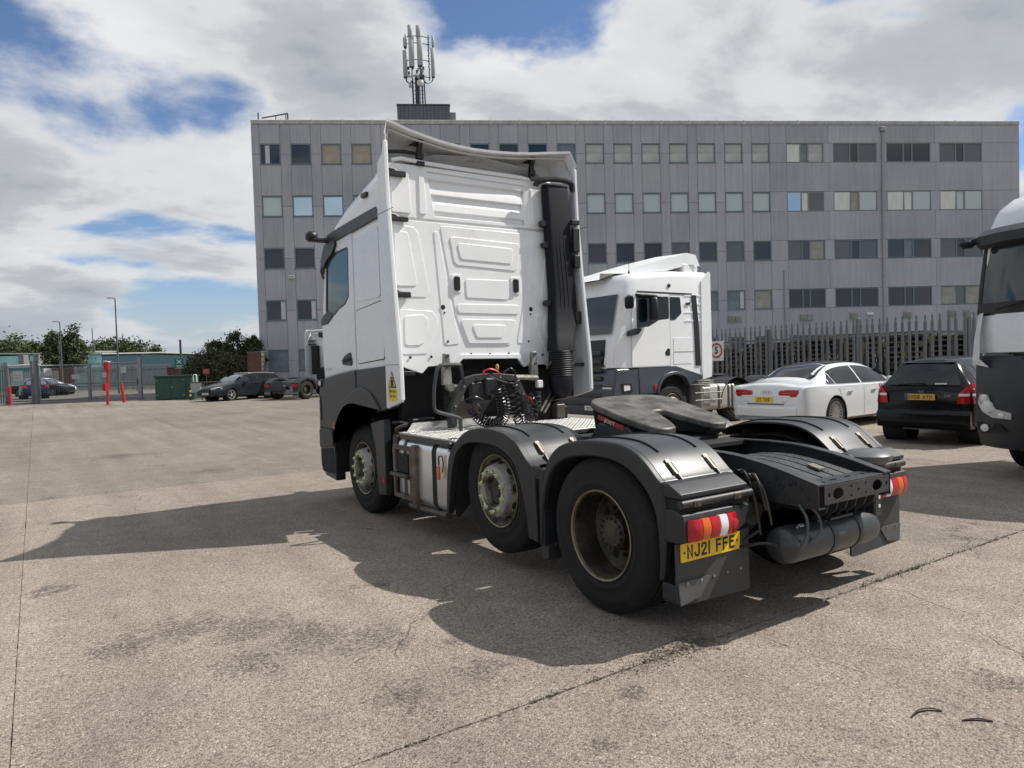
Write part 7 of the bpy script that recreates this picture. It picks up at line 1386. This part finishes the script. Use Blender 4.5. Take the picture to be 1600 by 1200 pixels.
# grey box on legs and striped post
t = thing('barrier_box', 'pale grey box on legs in front of the estate car bonnet', 'cabinet', at(297.5, 43), FACE)
m = MB(); m.box(0, .66, 0, .5, .42, 1.0, .01); m.build('box', M('box_grey', (.36, .37, .37), .6, var=.08), t); m = MB(); m.box(-.1, 3.6, -.02, .52, 1.002, 1.05); m.build('top_bar', M('bar_dark', (.10, .09, .08), .7), t, smooth=0)
for x in (.05, .58): m = MB(); m.box(x, x+.06, .1, .16, 0, .42); m.build('leg', dsteel, t, smooth=0)
m = MB(); m.tube([(.10, .2, 1.05), (.10, .2, 1.42), (.16, .2, 1.5), (.24, .2, 1.5), (.30, .2, 1.42), (.30, .2, 1.05)], .035, 6); m.build('hoop', plw, t)
t = thing('marker_post', 'short black and yellow banded post at the corner of the grey box', 'post', at(296.5, 42.2), FACE)
for k in range(6): m = MB(); m.cyl((0, 0, 0), .06, .12*k, .12*k+.119, 'Z', 10); m.build('band', M('band_yellow', (.55, .40, .03), .5) if k in (2, 4) else black, t)
# brick wall with separate courses near the building
brick_m = M('brick', (.16, .068, .045), .85, var=.35, scale=6, dirt=(.07, .05, .04), dirt_lo=.45, dirt_hi=.65, dirt_scale=2)
def brick_wall(label, a, b, h, courses=True):
    t, L_ = seg_thing('brick_wall', label, 'wall', a, b); m = MB(); m.box(0, L_, .008, .33, 0, h-.004); m.build('core', M('mortar', (.13, .12, .105), .9, var=.2), t, smooth=0)
    m = MB(); nb = int(L_/.45); z = 0; j = 0
    while z < h-.1:
        for k in range(nb+1):
            x = k*.45-(.225 if j % 2 else 0); a_, b_ = max(0, x), min(L_, x+.43)
            if b_-a_ > .05: m.box(a_, b_, 0, .2, z+.01, z+.135)
        z += .15; j += 1
    o = m.build('brick_courses', brick_m, t, smooth=0); o['kind'] = 'stuff'
    m = MB(); m.box(-.02, L_+.02, -.03, .36, h-.003, h+.08, .01); m.build('coping', M('wall_coping', (.14, .10, .08), .85, var=.2), t); return t
brick_wall('dark brick wall under the ivy between green cabinet and office block', at(262, 47.6), at(389, 46.2), 1.95)
brick_wall('taller brick pier against the corner of the office block', at(388, 45.6), at(410, 45.2), 2.75)
brick_wall('red brick wall across the road behind the parked black estate', at(74, 80), at(118, 79), 2.45)
def post_sign(name, label, px, py, d, w, h, mat, cat='sign'):
    p = at(px, d); z = hz(px, py, d); t = thing(name, label, cat, p, FACE); m = MB(); m.box(-w/2, w/2, -.02, 0, z-h/2, z+h/2, .004); s_ = m.build('board', mat, t); m = MB(); m.tube([(0, .04, 0), (0, .04, z+h/2)], .03, 8); m.build('post', dgalv, t); return t, s_, z
sgreen = M('sign_green', (.0, .14, .085), .5, var=.05); t, s_, z = post_sign('assembly_sign', 'green assembly point sign with white figures above the cabinet', 281.5, 567.5, 45, .56, .68, sgreen)
m = MB()
for a in (PI/4, 3*PI/4, 5*PI/4, 7*PI/4):
    cx, cz = .15*math.cos(a), z+.10+.13*math.sin(a); m.prism([(cx-.05, cz), (cx, cz-.05), (cx+.05, cz), (cx, cz+.05)], 'Y', -.024, -.021)
m.prism(circle(0, z+.10, .07, 12), 'Y', -.024, -.021); m.box(-.18, .18, -.024, -.021, z-.17, z-.14); m.box(-.18, .18, -.024, -.021, z-.25, z-.22); m.box(-.265, .265, -.0225, -.0205, z-.325, z-.312); m.box(-.265, .265, -.0225, -.0205, z+.312, z+.325); m.build('symbol', plw, s_, smooth=0)
t, s_, z = post_sign('red_notice', 'small faded red notice on the brick wall above the estate car', 323, 580.5, 45.4, .42, .32, M('notice_red', (.40, .06, .08), .6, var=.1))
m = MB()
for k in range(3): m.box(-.17, .17, -.024, -.021, z-.10+.09*k, z-.08+.09*k)
m.build('notice_line', M('notice_pink', (.6, .3, .3), .6), s_, smooth=0)
# far fence and sheds
t, L_ = seg_thing('palisade_fence', 'long pale steel fence across the road in front of the teal shed', 'fence', at(116, 76), at(268, 72))
m = MB(); k = 0
while k < L_: m.prism([(k, .05), (k+.10, .05), (k+.10, 2.4), (k+.05, 2.55), (k, 2.4)], 'Y', 0, .02); k += .155
o = m.build('pales', galv, t, smooth=0); o['kind'] = 'stuff'
m = MB(); m.box(0, L_, .02, .06, 2.05, 2.12); m.box(0, L_, .02, .06, .45, .52); m.build('rail', galv, t, smooth=0)
t, L_ = seg_thing('palisade_fence', 'pale steel fence before the brick wall behind the blue hatchback', 'fence', at(8, 77), at(90, 77.5))
m = MB(); k = 0
while k < L_: m.prism([(k, .05), (k+.10, .05), (k+.10, 2.1), (k+.05, 2.25), (k, 2.1)], 'Y', 0, .02); k += .19
o = m.build('pales', M('pale_light', (.34, .34, .33), .6), t, smooth=0); o['kind'] = 'stuff'
teal = M('teal_cladding', (.34, .60, .57), .6, var=.08, scale=2, stretch=(8, 8, .3)); teal_d = M('teal_dark', (.06, .22, .235), .6, var=.08, scale=2); navy = M('navy_cladding', (.015, .045, .065), .6, var=.1); pale_roof = M('pale_roof', (.42, .43, .41), .7, var=.12, scale=1, stretch=(3, 3, .3))
def shed(name, label, a, b, depth, h, wallm, roofm, rise=1.0, ribs=True):
    t, L_ = seg_thing(name, label, 'building', a, b); m = MB(); m.box(0, L_, 0, depth, 0, h); m.build('wall', wallm, t, smooth=0)
    m = MB(); m.prism([(-.2, h), (depth/2, h+rise), (depth+.2, h), (depth+.2, h+.15), (depth/2, h+rise+.15), (-.2, h+.15)], 'X', -.2, L_+.2); m.build('roof', roofm, t, smooth=0)
    if ribs:
        k = .6
        while k < L_: m = MB(); m.box(k-.04, k+.04, -.05, -.002, 0, h-.05); m.build('rib', wallm, t, smooth=0); k += 2.4
    return t, L_
t, L_ = shed('warehouse', 'long pale teal warehouse receding to the right behind the gate', at(160, 96), at(262, 165), 30, 4.4, teal, pale_roof, .3)
m = MB(); m.box(1.6, 5.0, -.12, -.06, 2.3, 3.9); sb = m.build('sign_board', navy, t, smooth=0); m = MB(); m.box(2.0, 4.6, -.13, -.121, 2.9, 3.3); m.build('sign_panel', M('sign_panel', (.35, .36, .38), .6), sb, smooth=0)
t, L_ = shed('warehouse', 'dark navy end wall of the warehouse beside the birch tree', at(128, 97), at(159.5, 96), 20, 4.35, navy, pale_roof, .2, False)
t, L_ = shed('warehouse', 'low teal warehouse with pale roof left of the birch tree', at(10, 92), at(78, 90), 22, 3.0, teal_d, pale_roof, 1.1)
for x in (.20*L_, .55*L_): m = MB(); m.box(x-.45, x+.45, 1.0, 5, 3.35, 4.5); m.build('roof_vent', M('roof_vent_grey', (.2, .2, .2), .7), t, smooth=0)
shed('shed', 'cream flat roofed shed showing between the trees', at(128, 115), at(182, 118), 12, 5.3, M('cream_cladding', (.45, .46, .43), .7, var=.08), pale_roof, .2, False)
t, L_ = shed('shed', 'white shed with saw tooth roof lights behind the wall', at(250, 122), at(312, 120), 20, 3.0, M('shed_white', (.5, .52, .53), .7), pale_roof, 1.6, False)
for k in range(3): m = MB(); m.prism([(1.0+k*2.1, 4.2), (1.4+k*2.1, 4.2), (2.2+k*2.1, 4.75), (1.8+k*2.1, 4.75)], 'Y', 3, 9); m.build('roof_light', M('roof_light', (.16, .16, .15), .6), t, smooth=0)
# lamp columns
def lamp_post(label, px, py, d, arm):
    h = hz(px, py, d); t = thing('street_lamp', label, 'street lamp', at(px, d), FACE); m = MB(); m.tube([(0, 0, 0), (0, 0, h*.25), (0, 0, h)], [.11, .08, .05], 8); m.build('column', M('column_grey', (.11, .115, .12), .5, .3), t)
    m = MB(); m.tube([(0, 0, h-.03), (-arm, 0, h+.08)], .04, 6); m.build('arm', MAT['column_grey'], t); m = MB(); m.box(-arm-.42, -arm+.05, -.12, .12, h+.03, h+.12, .03); m.build('lamp_head', M('lamp_head_grey', (.30, .31, .32), .4), t)
lamp_post('tall grey street lamp standing behind the tall red post', 186, 467, 62, .25); lamp_post('grey street lamp in front of the birch tree', 98, 503.5, 75, .3); lamp_post('lower street lamp close beside the one at the birch tree', 95, 521, 84, .2)
for px, py, d, lab in ((148, 513, 100, 'thin slender pole left of the cream shed'), (150.5, 531, 100, 'short stubby pole beside the thin pole at the cream shed'), (284.5, 531, 60, 'thin pole rising behind the green assembly sign')):
    t = thing('pole', lab, 'pole', at(px, d), FACE); h = hz(px, py, d); m = MB(); m.tube([(0, 0, 0), (0, 0, h)], .06 if py < 520 else .09, 6); m.build('mast', MAT['column_grey'], t)
# trees
def leafm(name, c): 
    m = M(name, c, .75, var=.45, scale=1.2, spec=.2); return m
bark = M('bark', (.09, .075, .06), .9, var=.3, scale=6)
def tree(name, label, px, d, h, rx, rz_, trunk, mat, n, leaf, seed, group=None, base=None, droop=0.0, cat='tree'):
    t = thing(name, label, cat, base or at(px, d), FACE, group); r_ = random.Random(seed); cz = h-rz_
    m = MB(); m.tube([(0, 0, 0), (.05, 0, trunk*.6), (0, 0, cz)], [.22*rx/2.5+.05, .17*rx/2.5+.04, .06], 7); tk = m.build('trunk', bark, t)
    for k in range(6):
        a = r_.uniform(0, 2*PI); e = r_.uniform(.3, .8); m = MB(); m.tube([(0, 0, trunk*.7+.15*k), (math.cos(a)*rx*.4, math.sin(a)*rx*.4, cz+rz_*.2*e), (math.cos(a)*rx*.75, math.sin(a)*rx*.75, cz+rz_*.55*e)], [.09, .06, .02], 5); m.build('limb', bark, tk)
    m = MB(); cl = []
    for k in range(70):
        while True:
            p = Vector((r_.uniform(-1, 1), r_.uniform(-1, 1), r_.uniform(-1, 1)))
            if .35 < p.length < 1: break
        p = p*(.80+.32*noise.noise((p*2.3+Vector((seed, 0, 0))))); cl.append((Vector((p.x*rx, p.y*rx*.9, cz+p.z*rz_)), r_.uniform(.18, .36)*rx))
    per = n//70
    for c, cr in cl:
        for k in range(per):
            v = Vector((r_.gauss(0, .5), r_.gauss(0, .5), r_.gauss(0, .42)))*cr; p = c+v; p.z -= droop*r_.random()*v.length
            if p.z < .15: continue
            s_ = leaf*r_.uniform(.6, 1.3); a = Vector((r_.gauss(0, 1), r_.gauss(0, 1), r_.gauss(0, .7)-droop*.6)).normalized(); b_ = a.cross(Vector((r_.gauss(0, 1), r_.gauss(0, 1), r_.gauss(0, 1)))).normalized()
            m.add([p-a*s_*.6, p+b_*s_*.32, p+a*s_*.6, p-b_*s_*.32], [(0, 1, 2, 3)])
    o = m.build('crown', mat, t, smooth=0); return t
lm1 = leafm('leaf_birch', (.060, .082, .038)); lm2 = leafm('leaf_far', (.062, .085, .036)); lm3 = leafm('leaf_shrub', (.060, .078, .036)); lm4 = leafm('leaf_dry', (.095, .092, .058))
tree('birch_tree', 'large drooping birch tree behind the street lamps', 103, 86, 7.9, 2.75, 3.2, 2.2, lm1, 9100, .30, 1, droop=.5)
tree('broadleaf_tree', 'broad low tree at the far left above the teal roof', 25, 125, 8.6, 5.5, 3.2, 3, lm2, 5600, .42, 2, 'trees behind the sheds'); tree('broadleaf_tree', 'round tree between the far left tree and the birch', 60, 128, 8.9, 4.2, 3.4, 3, lm2, 4900, .42, 3, 'trees behind the sheds')
tree('broadleaf_tree', 'dark tree filling the left picture edge below the skyline', 1, 96, 5.4, 2.2, 2.5, 1.5, lm2, 3500, .32, 9, 'trees behind the sheds')
tree('broadleaf_tree', 'tree just right of the birch above the cream shed', 165, 133, 8.2, 4.2, 3.0, 3, lm2, 4900, .45, 4, 'trees behind the sheds'); tree('broadleaf_tree', 'tallest tree above the pale teal warehouse', 197, 135, 8.6, 5.0, 3.6, 3, lm2, 5600, .45, 5, 'trees behind the sheds'); tree('broadleaf_tree', 'sloping tree at the right end above the warehouse roof', 228, 137, 7.4, 4.0, 3.2, 2.6, lm2, 4900, .45, 6, 'trees behind the sheds')
tree('climber', 'dry brown climbing shrub hanging over the brick wall', 330, 47.3, 3.25, 1.7, 1.15, .8, lm4, 9800, .13, 7, droop=.9, cat='shrub'); tree('climber', 'dry trailing shrub over the wall beside the brick pier', 366, 46.6, 3.1, 1.6, 1.25, .8, lm4, 7700, .13, 12, droop=.9, cat='shrub')
tree('climber', 'low dry shrub trailing behind the assembly sign', 306, 47.6, 2.4, 1.0, .75, .6, lm4, 4200, .13, 17, droop=.8, cat='shrub')
tree('shrub_tree', 'green shrub tree behind the wall left of centre', 346, 49.5, 3.95, 1.1, 1.15, 1.4, lm3, 4900, .14, 13, cat='shrub'); tree('shrub_tree', 'tall green shrub tree rising highest behind the brick wall', 374, 48.6, 4.45, 1.15, 1.6, 1.4, lm3, 6300, .14, 14, cat='shrub'); tree('shrub_tree', 'narrow green shrub tree against the office block corner', 401, 47.2, 4.3, .75, 1.7, 1.4, lm3, 4900, .14, 15, cat='shrub')
